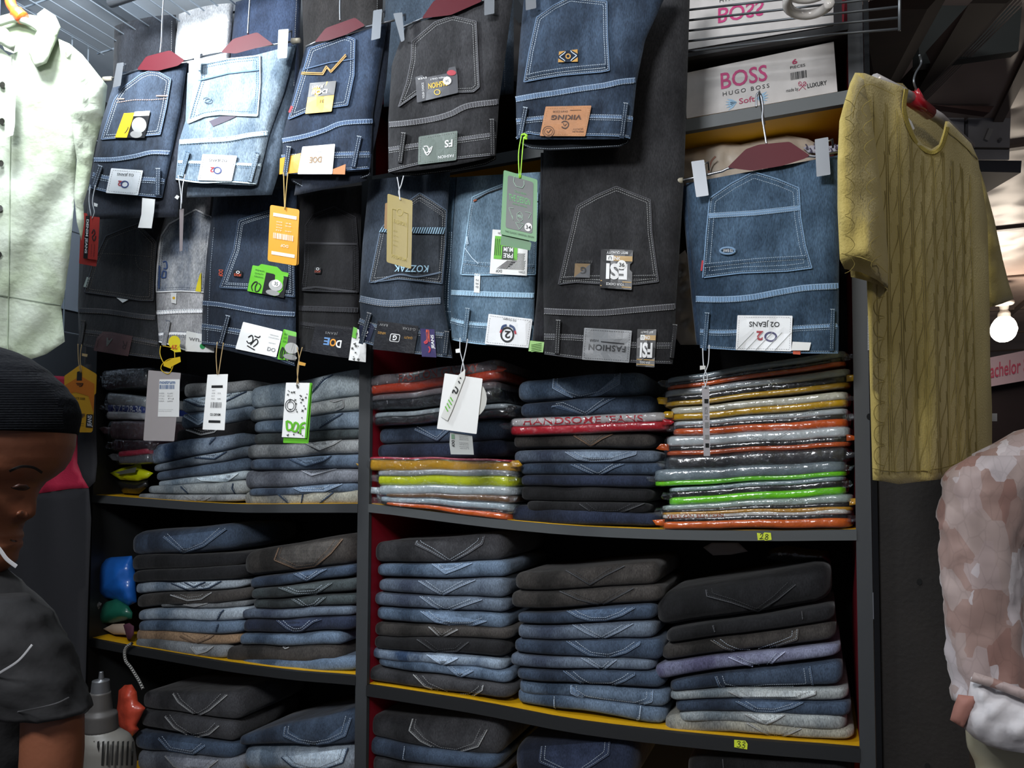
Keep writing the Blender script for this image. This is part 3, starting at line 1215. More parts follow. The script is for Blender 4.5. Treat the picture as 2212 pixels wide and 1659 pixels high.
patch('black_panel', qrect(q, 0, 0, 1, .46), g.S, M_BCARD, c3, .007, .0004)
lettering([qtext(q, 'DOF', .12, .25, .6, .14, True, .03), qtext(q, 'JEANS', .1, .1, .45, .09, True, .02)], g.S, M_WINK, c3, .0076)
lettering([qtext(q, '31', .5, .58, .14, .1, True)], g.S, M_INK, c3, .0072)
lines(g.S, [R2((225, 840), (245, 790))], mat('red_tab', '#b3303a', .7), r, 'red_tab', 5, .004)
patch('waist_tape', R2((155, 1182), (310, 1142), (292, 1288), (150, 1302)), g.S, M_OCARD, r, .005, .001, step=12, smooth=False)
Q = R2((322, 1095), (566, 1074), (545, 1300), (286, 1300)); q = quadmap(Q)
p3 = label_card(Q, g.S, M_WPU, r, 'brand_patch', .0075)
lettering([qtext(q, 'DOE', .28, .4, .36, .2, True, .03)], g.S, mat('multi_ink', '#8c6a3a', .5), p3, .0083)
lettering([qtext(q, 'JEANS', .42, .2, .2, .05, True)], g.S, M_GREYINK, p3, .0083)
patch('orange_flap', R2((552, 1262), (645, 1225), (640, 1302), (548, 1300)), PY(U - .006), mat('orange_flap', '#c8773c', .6), r, .0036, .001)

# ---- J4 washed black
Lj = R2((1095, 190), (990, 480), (962, 900), (965, 1290)); Rj = R2((1900, -60), (1840, 400), (1790, 760), (1765, 1165))
r, g, m, hi = hang_jeans('washed black jeans with grey-green rubber back patch on the upper row', Lj, Rj, U, '#28282b', '#47474b', 4, stitch=M_ST_G,
    pocket=R2((1040, 797), (1100, 620), (1135, 450), (1140, 310), (1200, 258), (1310, 165), (1440, 118), (1620, 160), (1630, 400), (1642, 650), (1600, 685), (1480, 690), (1180, 700)), sag=6,
    yoke=R2((970, 930), (1130, 915), (1300, 888), (1430, 850), (1560, 790), (1790, 760)), yw=10, waist=R2((966, 1120), (1190, 1085), (1480, 1045), (1772, 1005)),
    bottom=R2((966, 1288), (1190, 1232), (1480, 1190), (1766, 1160)), loops=[(R2((1078, 992))[0], R2((1048, 1215))[0]), (R2((1738, 890))[0], R2((1742, 1160))[0])],
    inner=R2((962, 1285), (1010, 1308), (1180, 1312), (1480, 1275), (1690, 1230), (1768, 1190), (1768, 1150)), upper=1, amp=.007)
Q = R2((1165, 565), (1470, 520), (1485, 692), (1178, 766)); q = quadmap(Q)
Qc = R2((1165, 575), (1215, 560), (1235, 580), (1400, 548), (1415, 505), (1465, 495), (1480, 560), (1485, 692), (1178, 766))
c4 = label_card(Qc, g.S, mat('grey_card', '#48484c', .4), r, 'label_card', .0065)
lettering([qtext(q, 'FASHION', .3, .38, .46, .22, True, .02)], g.S, M_YCARD, c4, .0074)
lettering([qtext(q, 'MEN ONLY', .35, .2, .35, .07, True), qtext(q, 'EVER', .05, .1, .22, .07, True), qtext(q, 'YOUR CHOICE', .14, .3, .05, .6, True, vert=True)], g.S, M_WINK, c4, .0074)
patch('size_dot', circle(*q(.76, .4), 9), g.S, M_WHITE, c4, .0078, .0004)
lettering([qtext(q, '34', .72, .34, .08, .12, True)], g.S, M_INK, c4, .0086)
patch('red_badge', circle(*q(.88, .1), 10, 6), g.S, mat('badge_red', '#a93440', .5), c4, .0072, .0004)
V, Fc = [], []
ring(V, Fc, *q(.5, .78), 7, 6, .25, g.S, .0074)
mk('emblem', V, Fc, M_YCARD, c4)
Q = R2((1190, 1020), (1480, 975), (1472, 1195), (1185, 1230)); q = quadmap(Q)
p4 = label_card(Q, g.S, mat('sage_rubber', '#58645c', .45, bump=.1, bscale=200), r, 'brand_patch', .0065, 3, M_GREYINK, 'grey-green rubber back patch')
lettering([qtext(q, 'FS', .68, .28, .2, .24, True, .02), qtext(q, 'FASHION', .52, .78, .4, .1, True)], g.S, M_WINK, p4, .0076)
strokes(g.S, [[q(.12, .42), q(.22, .62), q(.32, .44)], [q(.14, .38), q(.24, .4), q(.3, .62), q(.36, .4)], [q(.16, .56), q(.24, .7), q(.32, .56)]], M_WINK, p4, 2, .0072)

# ---- J5 blue with tan patch
Lj = R3((115, -80), (80, 300), (50, 720), (55, 1042)); Rj = R3((1190, -80), (1015, 300), (950, 620), (905, 1040))
r, g, m, hi = hang_jeans('dark blue jeans with tan leather back patch, rightmost of the upper row', Lj, Rj, U, '#1f3149', '#47607e', 5, amp=.008,
    pocket=R3((110, 612), (150, 380), (205, 130), (330, 40), (450, -20), (730, 10), (735, 280), (748, 525), (690, 537), (400, 562), (250, 585)),
    popen=R3((130, 570), (250, 545), (400, 522), (560, 505), (735, 490)),
    yoke=R3((48, 742), (200, 715), (340, 695), (520, 665), (700, 640), (830, 612), (948, 600)), yw=10, waist=R3((52, 905), (230, 885), (460, 868), (610, 872), (830, 878), (925, 888)),
    bottom=R3((58, 1042), (140, 1000), (230, 1012), (560, 1015), (830, 1022), (905, 1040)), loops=[(R3((122, 802))[0], R3((78, 1030))[0]), (R3((872, 770))[0], R3((838, 1032))[0])],
    inner=R3((60, 1020), (100, 1085), (160, 1112), (300, 1122), (560, 1112), (820, 1098), (890, 1072), (905, 1025)), upper=1)
V, Fc = [], []
e5 = patch('embroidered_badge', R3((372, 385), (510, 368), (512, 460), (364, 465)), g.S, denim('#1f3149'), r, .0058, .001, step=14, smooth=False)
E = quadmap(R3((372, 385), (510, 368), (512, 460), (364, 465)))
V, Fc = [], []
for cxy in ((0, 0), (1, 0), (1, 1), (0, 1)):
    a = E(*cxy); b = E(.34 if cxy[0] == 0 else .66, cxy[1]); c = E(cxy[0], .36 if cxy[1] == 0 else .64)
    k = len(V)
    V += [tuple(g.S(*p, .0066)) for p in (a, b, c)]
    Fc.append((k, k + 1, k + 2))
ring(V, Fc, *E(.5, .5), 6, 6, .45, g.S, .0068)
mk('embroidery', V, Fc, M_GOLD, e5)
lines(g.S, [[E(.05, .5), E(.3, .2), E(.38, .02)], [E(.05, .5), E(.3, .8), E(.38, .98)], [E(.95, .5), E(.7, .2), E(.62, .02)], [E(.95, .5), E(.7, .8), E(.62, .98)]], M_ST_W, e5, 'embroidery_outline', 2, .0064)
Q = R3((272, 795), (614, 788), (568, 1017), (228, 1015)); q = quadmap(Q)
p5 = label_card(Q, g.S, mat('tan_leather', '#a06c42', .55, var=.2, vscale=40, bump=.2, bscale=150), r, 'brand_patch', .0068, 2, mat('tan_thread', '#c9a06e', .7), 'tan leather back patch with stamped lettering')
BR = mat('burnt_brown', '#3f2414', .6)
lettering([qtext(q, 'VIKING', .17, .3, .66, .15, True, .03, 1.1), qtext(q, 'DNM CLUB', .18, .15, .32, .055, True), qtext(q, 'PREMIUM', .70, .82, .24, .05, True), qtext(q, 'QUALITY', .70, .74, .22, .05, True)], g.S, BR, p5, .0078)
V, Fc = [], []
ring(V, Fc, *q(.5, .62), 9, 9, .28, g.S, .0078, a0=-150, a1=150)
ring(V, Fc, *q(.17, .85), 13, 12, .1, g.S, .0078)
ring(V, Fc, *q(.17, .85), 9, 8, .12, g.S, .0078)
strip(V, Fc, [q(.55, .14), q(.82, .14)], g.S, .0074, 1, .0002)
strip(V, Fc, [q(.13, .82), q(.17, .9), q(.22, .78)], g.S, .0074, 2, .0002)
strip(V, Fc, [q(.46, .57), q(.5, .68), q(.54, .57)], g.S, .0074, 1.6, .0002)
mk('stamped_emblem', V, Fc, BR, p5)

# ---- third row of trousers folded over the rail behind
def trousers(label, Lp, Rp, c1, c2, Y=-.05, seed=20, amp=.012):
    g = Garment(Lp, Rp, Y, amp, seed, edge=.02)
    r = empty('folded_trousers', tuple(g.S(*g.xy(.5, 1))), label, 'trousers', 'trousers folded over the rail behind the upper row')
    g.body('trouser_leg', denim(c1, c2), r, nu=14, nv=20, thick=.03, tsag=-6)
    V, Fc = [], []
    dashes(V, Fc, [g.xy(.93, v / 20) for v in range(1, 20)], g.S, .002, 1.1)
    mk('side_seam', V, Fc, M_ST_G, r)
    return r


trousers('charcoal trousers folded over the rail, furthest left behind the navy jeans', R1((855, 195), (845, 560), (830, 900)), R1((1315, 110), (1310, 560), (1310, 900)), '#2e323a', '#434955')
trousers('plain white trousers folded over the rail behind the bleached jeans', R1((1335, 105), (1300, 400), (1290, 900)), R1((1745, 25), (1720, 300), (1700, 900)), '#e4e8ec', '#f0f2f4', seed=21)
trousers('navy blue trousers folded over the rail next to the white pair', R1((1760, 15), (1730, 300), (1700, 700)), R1((2250, -60), (2240, 200), (2230, 700)), '#2b3c5f', '#3f5378', seed=22)
trousers('dark brown trousers folded over the rail beside the navy pair', R2((320, -20), (330, 300), (330, 800)), R2((925, -60), (915, 300), (900, 800)), '#2a2728', '#3b3838', seed=23)
trousers('slate blue trousers folded over the rail, behind the grey-green patch jeans', R2((945, -60), (930, 200), (930, 800)), R2((1900, -160), (1900, 200), (1900, 700)), '#34475a', '#4c6176', seed=24)

# ================================================================ lower row
# ---- K1 black far left
Lj = R5((640, 40), (600, 300), (582, 900), (590, 1195)); Rj = R5((1330, -60), (1165, 430), (1158, 900), (1205, 1300))
r, g, m, hi = hang_jeans('faded black jeans with brown leather patch, leftmost of the lower row', Lj, Rj, Lw, '#25262a', '#38393e', 6, stitch=mat('umber_thread', '#5f5850', .8), band_m=mat('worn_seam', '#35363a', .85),
    pocket=R5((632, 798), (690, 600), (790, 380), (900, 335), (1030, 288), (1165, 425), (1150, 650), (1142, 862), (1050, 862), (860, 830)),
    yoke=R5((588, 935), (800, 945), (1000, 975), (1165, 992)), yw=9, waist=R5((590, 1090), (800, 1115), (1000, 1150), (1190, 1185)),
    bottom=R5((592, 1195), (800, 1240), (1000, 1275), (1204, 1300)), loops=[(R5((622, 1012))[0], R5((592, 1195))[0])], dscale=5)
lines(g.S, [R5((745, 510), (900, 515), (1150, 535)), sp2(R5((1010, 540), (1030, 610), (1080, 640), (1150, 640)))], mat('umber_thread', '#5f5850', .8), r, 'pocket_top_stitching', 1.6, .0044, (3, 2))
patch('woven_tab', R5((648, 685), (672, 688), (648, 765), (622, 758)), g.S, mat('pale_label', '#9aa49a', .7), r, .004, .001)
Q = R5((770, 1090), (990, 1127), (957, 1277), (698, 1235)); q = quadmap(Q)
Qr = R5((770, 1092), (830, 1095), (990, 1127), (957, 1277), (698, 1235), (722, 1140))
p = label_card(Qr, g.S, mat('brown_leather', '#4d3433', .5, var=.2, vscale=40), r, 'brand_patch', .006, 2, mat('umber_thread', '#5f5850', .8), 'brown leather back patch')
lettering([qtext(q, 'A', .2, .3, .2, .38, True, .04)], g.S, mat('pewter', '#8c8f86', .3, metal=.8), p, .0072)
lettering([qtext(q, 'R', .72, .3, .16, .4, True, .0)], g.S, mat('dark_stamp', '#2b1c1b', .6), p, .0068)
patch('loose_thread_label', R5((868, 838), (958, 855), (915, 878)), g.S, M_WHITE, r, .003, .0008)

# ---- K2 acid wash
Lj = R5((1290, -40), (1205, 250), (1155, 600), (1162, 1170)); Rj = R5((1590, -30), (1545, 400), (1530, 800), (1560, 1250))
r, g, m, hi = hang_jeans('acid-washed pale grey jeans with blue stained pocket, between the black and the dark navy pairs', Lj, Rj, Lw + .012, '#c6c6ca', '#e8e6e8', 7, stitch=mat('dusk_thread', '#6b7484', .8),
    pocket=R5((1162, 798), (1175, 600), (1200, 380), (1260, 290), (1460, 182), (1580, 240), (1560, 500), (1540, 800), (1350, 790)), pc=('#8fa4c4', '#e6e8ec'),
    yoke=R5((1150, 955), (1330, 945), (1530, 940)), yw=7, waist=R5((1165, 1120), (1300, 1110), (1540, 1125)), dscale=9,
    bottom=R5((1165, 1168), (1300, 1205), (1400, 1240), (1560, 1250)), loops=[(R5((1255, 1012))[0], R5((1222, 1195))[0])], amp=.004)
Sg = g.S
p = label_card(R5((1392, 1088), (1600, 1130), (1600, 1250), (1382, 1240)), g.S, M_WHITE, r, 'brand_patch', .006)
q = quadmap(R5((1392, 1088), (1600, 1130), (1600, 1250), (1382, 1240)))
lettering([qtext(q, 'wn..', .1, .28, .5, .16, False, .02)], g.S, M_GREYINK, p, .0066)
patch('green_seal', circle(*R5((1512, 1202))[0], 6), g.S, mat('seal_green', '#2f9a55', .5), p, .007, .0005)
patch('yellow_corner_tag', R5((1502, 650), (1490, 670), (1470, 740), (1458, 790), (1500, 798)), g.S, mat('bright_yellow_card', '#e6d42a', .5), r, .006, .001)
p = patch('cotton_label', R5((1275, 800), (1318, 805), (1315, 885), (1278, 878)), g.S, M_WHITE, r, .004, .0008)
patch('printed_mark', circle(*R5((1297, 842))[0], 3), g.S, M_YCARD, p, .0048, .0004)
lines(g.S, [sp2(R5((1215, 575), (1240, 570), (1245, 620), (1215, 620))), R5((1190, 600), (1185, 780)), R5((1215, 640), (1240, 645), (1235, 690), (1205, 690), (1215, 640))], mat('royal_thread', '#3c5688', .8), r, 'letter_embroidery', 3, .0046)

# ---- K3 dark navy
Lj = R5((1600, 60), (1545, 500), (1512, 900), (1505, 1188)); Rj = [(641, 400), (640, 560), (639, 700), (637, 792)]
r, g, m, hi = hang_jeans('dark navy jeans with green portrait card, third of the lower row from the left', Lj, Rj, Lw - .012, '#212e42', '#33455f', 8,
    pocket=R5((1640, 765), (1700, 600), (1745, 480), (1778, 262), (1900, 222), (2020, 188), (2120, 220), (2190, 270), (2195, 560), (2200, 835), (2050, 815), (1850, 775)), pst=(3, 8, 11),
    yoke=R5((1512, 880), (1640, 892), (1800, 920), (1980, 950), (2205, 965)), yw=8, waist=R5((1506, 1052), (1640, 1070), (1820, 1100), (2205, 1170)),
    bottom=R5((1508, 1186), (1640, 1200), (1760, 1218), (1950, 1260), (2200, 1352)), loops=[(R5((1702, 975))[0], R5((1645, 1185))[0])])
lines(g.S, [R5((1562, 860), (1572, 600), (1600, 300)), R5((1552, 880), (1548, 1186))], M_ST_W, r, 'side_stitching', 1.1, .003, (3, 2))
p = patch('woven_badge', R5((1742, 630), (1812, 640), (1808, 688), (1740, 680)), g.S, M_BCARD, r, .0055, .001, rnd=3)
q = quadmap(R5((1742, 630), (1812, 640), (1808, 688), (1740, 680)))
lettering([qtext(q, 'DOF', .12, .55, .76, .35, False, .02)], g.S, mat('orange_print', '#c8502e', .6), p, .0066)
V, Fc = [], []
ring(V, Fc, *q(.5, .3), 4, 3, .4, g.S, .0066)
mk('emblem', V, Fc, M_WINK, p)
lettering([qtext(quadmap(R5((1635, 630), (1665, 632), (1660, 682), (1632, 680))), 'DOF', 0, 0, 1, 1, False, .02, vert=True)], g.S, mat('orange_print', '#c8502e', .6), r, .004)
Q = R5((1886, 597), (2155, 655), (2118, 842), (1845, 790)); q = quadmap(Q)
Qc = R5((1886, 597), (1930, 605), (1950, 588), (2070, 610), (2105, 645), (2155, 655), (2118, 842), (1845, 790))


def portrait_card(Qc, q, g, r, num=None, sp=.4):
    c = label_card(Qc, g.S, M_GREEN, r, 'label_card', .0065)
    patch('portrait_panel', qrect(q, sp, .16, 1, 1), g.S, M_BCARD, c, .0072, .0004)
    patch('printed_portrait', circle(*q(.72, .58), 15, 12, rot=.2), g.S, mat('print_grey', '#a9a9a6', .6), c, .0078, .0003)
    patch('printed_portrait', circle(*q(.68, .88), 15, 6, rot=.2), g.S, mat('print_grey', '#8a8a88', .6), c, .0078, .0003)
    lettering([qtext(q, 'PREMIUM', .1, .12, .24, .06), qtext(q, 'QUALITY', .1, .24, .24, .06), qtext(q, 'ORIGINAL', .1, .36, .26, .06)], g.S, mat('deep_green_ink', '#1d5a16', .6), c, .0074)
    strokes(g.S, [[q(.14, .95), q(.09, .8), q(.14, .62), q(.22, .6), q(.19, .78), q(.22, .95), q(.3, .9), q(.33, .7), q(.25, .62)]], M_INK, c, 2.2, .0074)
    if num:
        patch('size_dot', circle(*q(.72, .5), 9, 8), g.S, M_WHITE, c, .0086, .0003)
        lettering([qtext(q, num, .67, .44, .1, .13)], g.S, M_INK, c, .0094)
    return c


portrait_card(Qc, q, g, r, '35')
Q = R5((1815, 1020), (2110, 1092), (2062, 1285), (1757, 1222)); q = quadmap(Q)
p = label_card(Q, g.S, M_WHITE, r, 'brand_patch', .0065)
strokes(g.S, [[q(.22, .5), q(.3, .4), q(.35, .6), q(.27, .7), q(.2, .62)], [q(.32, .75), q(.42, .5), q(.48, .62), q(.4, .8)], [q(.25, .8), q(.35, .85), q(.46, .9)], [q(.36, .4), q(.46, .42), q(.5, .35)]], M_INK, p, 2.4, .0072)
lettering([qtext(q, 'DO', .74, .68, .2, .14, False, .02), qtext(q, 'ORIGINAL', .72, .2, .22, .04), qtext(q, 'COLLECTION', .7, .3, .26, .04), qtext(q, 'DENIM', .74, .5, .16, .04)], g.S, M_GREYINK, p, .0072)
Q = R6((182, 1074), (278, 1098), (272, 1312), (135, 1300)); q = quadmap(Q)
portrait_card(Q, q, g, r, None, .42)

# ---- K4 plain black
Lj = R6((290, 60), (283, 450), (280, 900), (300, 1238)); Rj = [(782, 400), (778, 560), (776, 690), (786, 775)]
r, g, m, hi = hang_jeans('plain black jeans with tonal seams and black patch, narrow pair between navy and slate jeans', Lj, Rj, Lw + .012, '#19191c', '#232327', 9, stitch=mat('black_thread', '#2e2e32', .8), band_m=mat('black_seam', '#222226', .85),
    pocket=R6((315, 785), (340, 600), (345, 300), (400, 220), (560, 160), (720, 240), (740, 500), (742, 800), (540, 795)),
    yoke=R6((285, 920), (450, 925), (600, 930), (745, 935)), yw=9, waist=R6((300, 1035), (420, 1050), (600, 1070), (760, 1090)),
    bottom=R6((300, 1236), (400, 1250), (600, 1285), (785, 1300)), dscale=5)
lines(g.S, [R6((340, 432), (500, 436), (740, 440)), R6((320, 775), (420, 762), (560, 778), (740, 800))], mat('black_thread', '#2e2e32', .8), r, 'pocket_bands', 5, .003)
p = patch('woven_badge', R6((412, 610), (462, 612), (460, 660), (408, 658)), g.S, M_BCARD, r, .0055, .001, rnd=3)
q = quadmap(R6((412, 610), (462, 612), (460, 660), (408, 658)))
lettering([qtext(q, 'DOF', .1, .55, .8, .3)], g.S, mat('orange_print', '#c8502e', .6), p, .0066)
V, Fc = [], []
ring(V, Fc, *q(.5, .3), 3.5, 3, .4, g.S, .0066)
mk('emblem', V, Fc, M_WINK, p)
Q = R6((416, 1050), (700, 1082), (665, 1292), (375, 1250)); q = quadmap(Q)
p = label_card(Q, g.S, mat('black_leather', '#1d1d21', .4, bump=.2, bscale=150), r, 'brand_patch', .0065, 2, mat('black_thread', '#2e2e32', .8), 'black leather back patch')
lettering([qtext(q, 'JEANS', .3, .16, .32, .08, True, 0, 1.3)], g.S, M_GREYINK, p, .0072)
lettering([qtext(q, 'D', .62, .42, .14, .26, True, .03)], g.S, M_WINK, p, .0074)
lettering([qtext(q, 'O', .46, .4, .16, .26, True, .03)], g.S, mat('orange_print2', '#d8912e', .6), p, .0074)
lettering([qtext(q, 'E', .3, .38, .15, .26, True, .03)], g.S, mat('blue_print', '#5f88b8', .6), p, .0074)
Q = R6((702, 1062), (802, 1100), (795, 1322), (667, 1306)); q = quadmap(Q)


def floral(q, S, parent, lift, n=18, seed=3, m=M_INK, v0=0.05, v1=.95):
    rr = random.Random(seed)
    V, Fc = [], []
    for _ in range(n):
        c = q(rr.uniform(.1, .9), rr.uniform(v0, v1))
        k = rr.randint(3, 6)
        s = rr.uniform(1.8, 4.5)
        b = len(V)
        nn = 2 * k
        for i in range(nn):
            a = 2 * math.pi * i / nn + rr.random() * .4
            q2 = s if i % 2 else s * .4
            V.append(tuple(S(c[0] + q2 * math.cos(a), c[1] + q2 * math.sin(a), lift)))
        Fc.append(tuple(range(b, b + nn)))
    return mk('floral_print', V, Fc, m, parent)


p = label_card(Q, g.S, M_WHITE, r, 'label_card', .0085, 1)
floral(q, g.S, p, .0092, 16, 4, mat('print_charcoal', '#3c3e3a', .6))
patch('green_edge', qrect(q, 0, -.02, .28, .3), g.S, M_GREEN, p, .0095, .0003)

# ---- K5 slate with striped pocket band
Lj = R6((820, -40), (770, 450), (748, 850), (765, 1175)); Rj = R6((1425, -100), (1395, 400), (1375, 850), (1445, 1295))
r, g, m, hi = hang_jeans('slate blue jeans with striped pocket band and black square patch, behind the olive swing tag', Lj, Rj, Lw - .036, '#2b384b', '#46566b', 10, stitch=M_ST_G,
    pocket=R6((822, 728), (860, 550), (905, 330), (1040, 170), (1200, 58), (1300, 120), (1400, 190), (1390, 450), (1365, 735), (1200, 715), (1040, 700)), pc=('#222830', '#3f4650'),
    yoke=R6((750, 848), (880, 875), (1000, 885), (1180, 872), (1362, 862)), yw=12, rows=4, waist=R6((745, 1010), (890, 1060), (1190, 1100), (1385, 1120)),
    bottom=R6((765, 1172), (1000, 1240), (1200, 1265), (1440, 1292)), loops=[(R6((822, 955))[0], R6((758, 1185))[0]), (R6((1402, 1092))[0], R6((1382, 1272))[0])])
Q = R6((902, 312), (1388, 312), (1380, 368), (890, 352)); q = quadmap(Q)
p = patch('striped_band', Q, g.S, mat('band_dark', '#20303e', .8), r, .005, .001, step=14, smooth=False)
V, Fc = [], []
for i in range(27):
    u = (i + .2) / 27
    b = len(V)
    V += [tuple(g.S(*q(*t), .0058)) for t in ((u + .02, .05), (u + .036, .05), (u + .016, .95), (u, .95))]
    Fc.append((b, b + 1, b + 2, b + 3))
mk('band_stripes', V, Fc, mat('band_pale', '#8fb0c4', .8), p)
lines(g.S, [shift(R6((1100, 120), (1200, 90), (1395, 230)), 2), R6((935, 330), (1100, 175), (1195, 112), (1390, 245))], M_ST_G, r, 'pocket_inner_stitching', 1.2, .0045, (3, 2))
q = quadmap(R6((1010, 595), (1265, 600), (1258, 650), (1012, 640)))
lettering([qtext(q, 'KOZZAK', 0, 0, 1, 1, True, .01, 1.0)], g.S, mat('sky_print', '#9fc4d8', .6), r, .0055)
lines(g.S, [sp2(R6((860, 725), (1040, 668), (1180, 685), (1362, 650)))], hi, r, 'pocket_hem', 4, .004)
Q = R6((885, 1010), (1190, 1052), (1155, 1258), (845, 1225)); q = quadmap(Q)
p = label_card(Q, g.S, mat('black_leather', '#1d1d21', .4, bump=.2, bscale=150), r, 'brand_patch', .007, 2, None, 'black square-logo back patch')
lettering([qtext(q, 'RAW', .06, .08, .2, .09, True), qtext(q, 'G-STAR', .62, .1, .32, .09, True)], g.S, M_GREYINK, p, .0078)
lettering([qtext(q, 'DENIM', .06, .37, .18, .08, False), qtext(q, 'QUALITY', .7, .42, .2, .08, True)], g.S, M_GOLD, p, .0078)
pc_ = roundc(qrect(q, .36, .38, .6, .66), 4)
patch('logo_plate', pc_, g.S, M_WINK, p, .008, .0006)
patch('logo_plate', shrink(pc_, 1.6), g.S, M_INK, p, .0084, .0004)
lettering([qtext(q, 'G', .43, .44, .1, .17, True, .04)], g.S, M_WINK, p, .0092)
Q = R6((1203, 1070), (1308, 1076), (1322, 1286), (1214, 1280)); q = quadmap(Q)
p = label_card(Q, g.S, mat('violet_card', '#2c2356', .5), r, 'label_card', .008, 1, None, 'violet card with red and orange lettering')
lettering([qtext(q, 'STAR', .38, .02, .26, .42, False, .03, vert=False), ], g.S, mat('orange_print', '#c8502e', .6), p, .0088)
lettering([qtext(q, 'JEANS', .7, .2, .2, .5, True, .02, vert=True)], g.S, M_WINK, p, .0088)
strokes(g.S, [[q(.2, .5), q(.4, .42), q(.4, .5), q(.22, .52)], [q(.5, .84), q(.6, .72), q(.5, .62)]], mat('red_print', '#b52c3c', .6), p, 3, .0088)
Q = R6((742, 1050), (835, 1032), (862, 1060), (822, 1172), (750, 1160)); p = label_card(Q, g.S, mat('navy_card', '#1c2138', .5), r, 'label_card', .004, 3)
strokes(g.S, [[R6(t)[0] for t in ((795, 1080), (810, 1100), (790, 1115), (805, 1130))]], M_WINK, p, 1.6, .0048)

# ---- K6 light blue
Lj = R6((1475, -60), (1440, 450), (1428, 850), (1435, 1160)); Rj = R6((2115, -100), (2070, 500), (2056, 850), (2045, 1222))
r, g, m, hi = hang_jeans('light sky blue jeans with white round-emblem patch, beside the green swing tag', Lj, Rj, Lw - .012, '#5f86a6', '#86abc6', 11, stitch=mat('ice_thread', '#c3d6e4', .8), band_m=mat('light_seam', '#9fc0d6', .85),
    pocket=R6((1505, 668), (1535, 450), (1570, 200), (1590, 90), (1720, 30), (1850, -20), (2080, 60), (2070, 400), (2062, 668), (1900, 668), (1640, 672)),
    popen=R6((1518, 572), (1640, 590), (1800, 600), (2060, 605)), pst=(4,),
    yoke=R6((1432, 802), (1640, 812), (1850, 820), (2056, 825)), yw=9, waist=R6((1430, 1005), (1530, 1030), (1690, 1045), (2050, 1062)),
    bottom=R6((1436, 1156), (1530, 1175), (1700, 1195), (2046, 1220)), loops=[(R6((1556, 920))[0], R6((1528, 1165))[0])], amp=.005,
    back=[(R6((1400, -60), (1385, 300), (1355, 700), (1345, 1085)), R6((1480, -60), (1450, 300), (1440, 700), (1440, 1090)), '#527a9b', '#7099b6')])
lines(g.S, [R6((1600, 118), (1700, 60), (1815, 20)), R6((2068, 118), (2088, 126))], M_INK, r, 'dark_accent_stitching', 2, .0052)
lines(g.S, [R6((1600, 120), (1612, 112), (1625, 110))], mat('rust_tab', '#a6583a', .7), r, 'rust_bar_tack', 4, .0056)
lines(g.S, [R6((1535, 470), (1590, 545), (1640, 590)), R6((1560, 440), (1550, 380), (1545, 440), (1562, 442))], mat('ice_thread', '#c3d6e4', .8), r, 'corner_stitching', 2, .0054)
V, Fc = [], []
strip(V, Fc, [(954, 500), (966, 640), (952, 700)], PY(Lw + .004), 0, 1, 0)
ST6 = lambda px, py, off=0: W(px, py, Lw - .012 + .018 - .004 - off)
lines(ST6, [R6((1420, 350), (1408, 600), (1390, 740), (1385, 930)), R6((1437, 350), (1425, 600), (1412, 740), (1408, 930)), R6((1352, 940), (1440, 945)), R6((1350, 1070), (1440, 1080))], mat('ice_thread', '#c3d6e4', .8), r, 'side_stitching', 1.4, .006, (3, 2))
q = quadmap(R6((1742, 330), (2006, 500), (1998, 676), (1720, 660)))
Q = R6((1742, 330), (2008, 350), (1998, 676), (1720, 660)); q = quadmap(Q)
p = label_card(Q, g.S, M_WHITE, r, 'label_card', .0068, 1)
patch('green_panel', qrect(q, .08, .14, .72, .66), g.S, M_GREEN, p, .0074, .0003)
patch('black_panel', qrect(q, .3, .36, .62, .66), g.S, mat('ink_green', '#22301c', .5), p, .0078, .0003)
lettering([qtext(q, 'PRE', .34, .52, .26, .1, True, .02), qtext(q, 'MUM', .34, .38, .26, .1, True, .02)], g.S, M_WINK, p, .0086)
V, Fc = [], []
for i in range(22):
    u = .18 + i * .034
    a, b = (u, .88), (u + .3, .46)
    if b[0] > .95: b = (.95, .46 + (b[0] - .95) * 1.4)
    if a[0] > .93: continue
    if b[0] < .74: b = (min(b[0], .95), .67)
    strip(V, Fc, [q(*a), q(*b)], g.S, .0072, 1.0, .0001, 0, 6)
mk('hatched_print', V, Fc, M_INK, p)
V, Fc = [], []
for i in range(4):
    strip(V, Fc, [q(.1 + i * .05, .2), q(.1 + i * .05, .6)], g.S, .0078, 1.2, .0001, 0, 6)
mk('barcode', V, Fc, M_INK, p)
lettering([qtext(q, 'DOF', .16, .9, .16, .06, True, .02), qtext(q, 'STAN', .78, .9, .16, .05, True), qtext(q, 'ON', .16, .05, .08, .05, True)], g.S, M_INK, p, .0076)
p = patch('fabric_label', R6((1606, 660), (1650, 665), (1645, 805), (1602, 800)), g.S, M_WHITE, r, .004, .0008)
q = quadmap(R6((1606, 660), (1650, 665), (1645, 805), (1602, 800)))
lettering([qtext(q, 'N', .3, .28, .4, .1, True), qtext(q, 'M', .3, .46, .4, .1, True), qtext(q, 'D', .3, .64, .4, .1, True)], g.S, M_INK, p, .0046)
Q = R6((1712, 960), (2040, 1000), (2010, 1215), (1683, 1186)); q = quadmap(Q)
p = label_card(Q, g.S, M_WPU, r, 'brand_patch', .0075, 2, M_GREYINK, 'white leatherette back patch with black round emblem')
V, Fc = [], []
ring(V, Fc, *q(.48, .62), 15, 17, .24, g.S, .0085)
mk('emblem', V, Fc, M_INK, p)
lettering([qtext(q, '2', .42, .5, .13, .24, True, .03)], g.S, M_INK, p, .0085)
lettering([qtext(q, 'O2 Oxygen', .34, .07, .3, .08, True)], g.S, M_INK, p, .0085)
strokes(g.S, [[q(.34, .5), q(.36, .36), q(.45, .3)], [q(.5, .3), q(.6, .36), q(.64, .5)]], mat('emblem_navy', '#27406c', .5), p, 5, .0083)
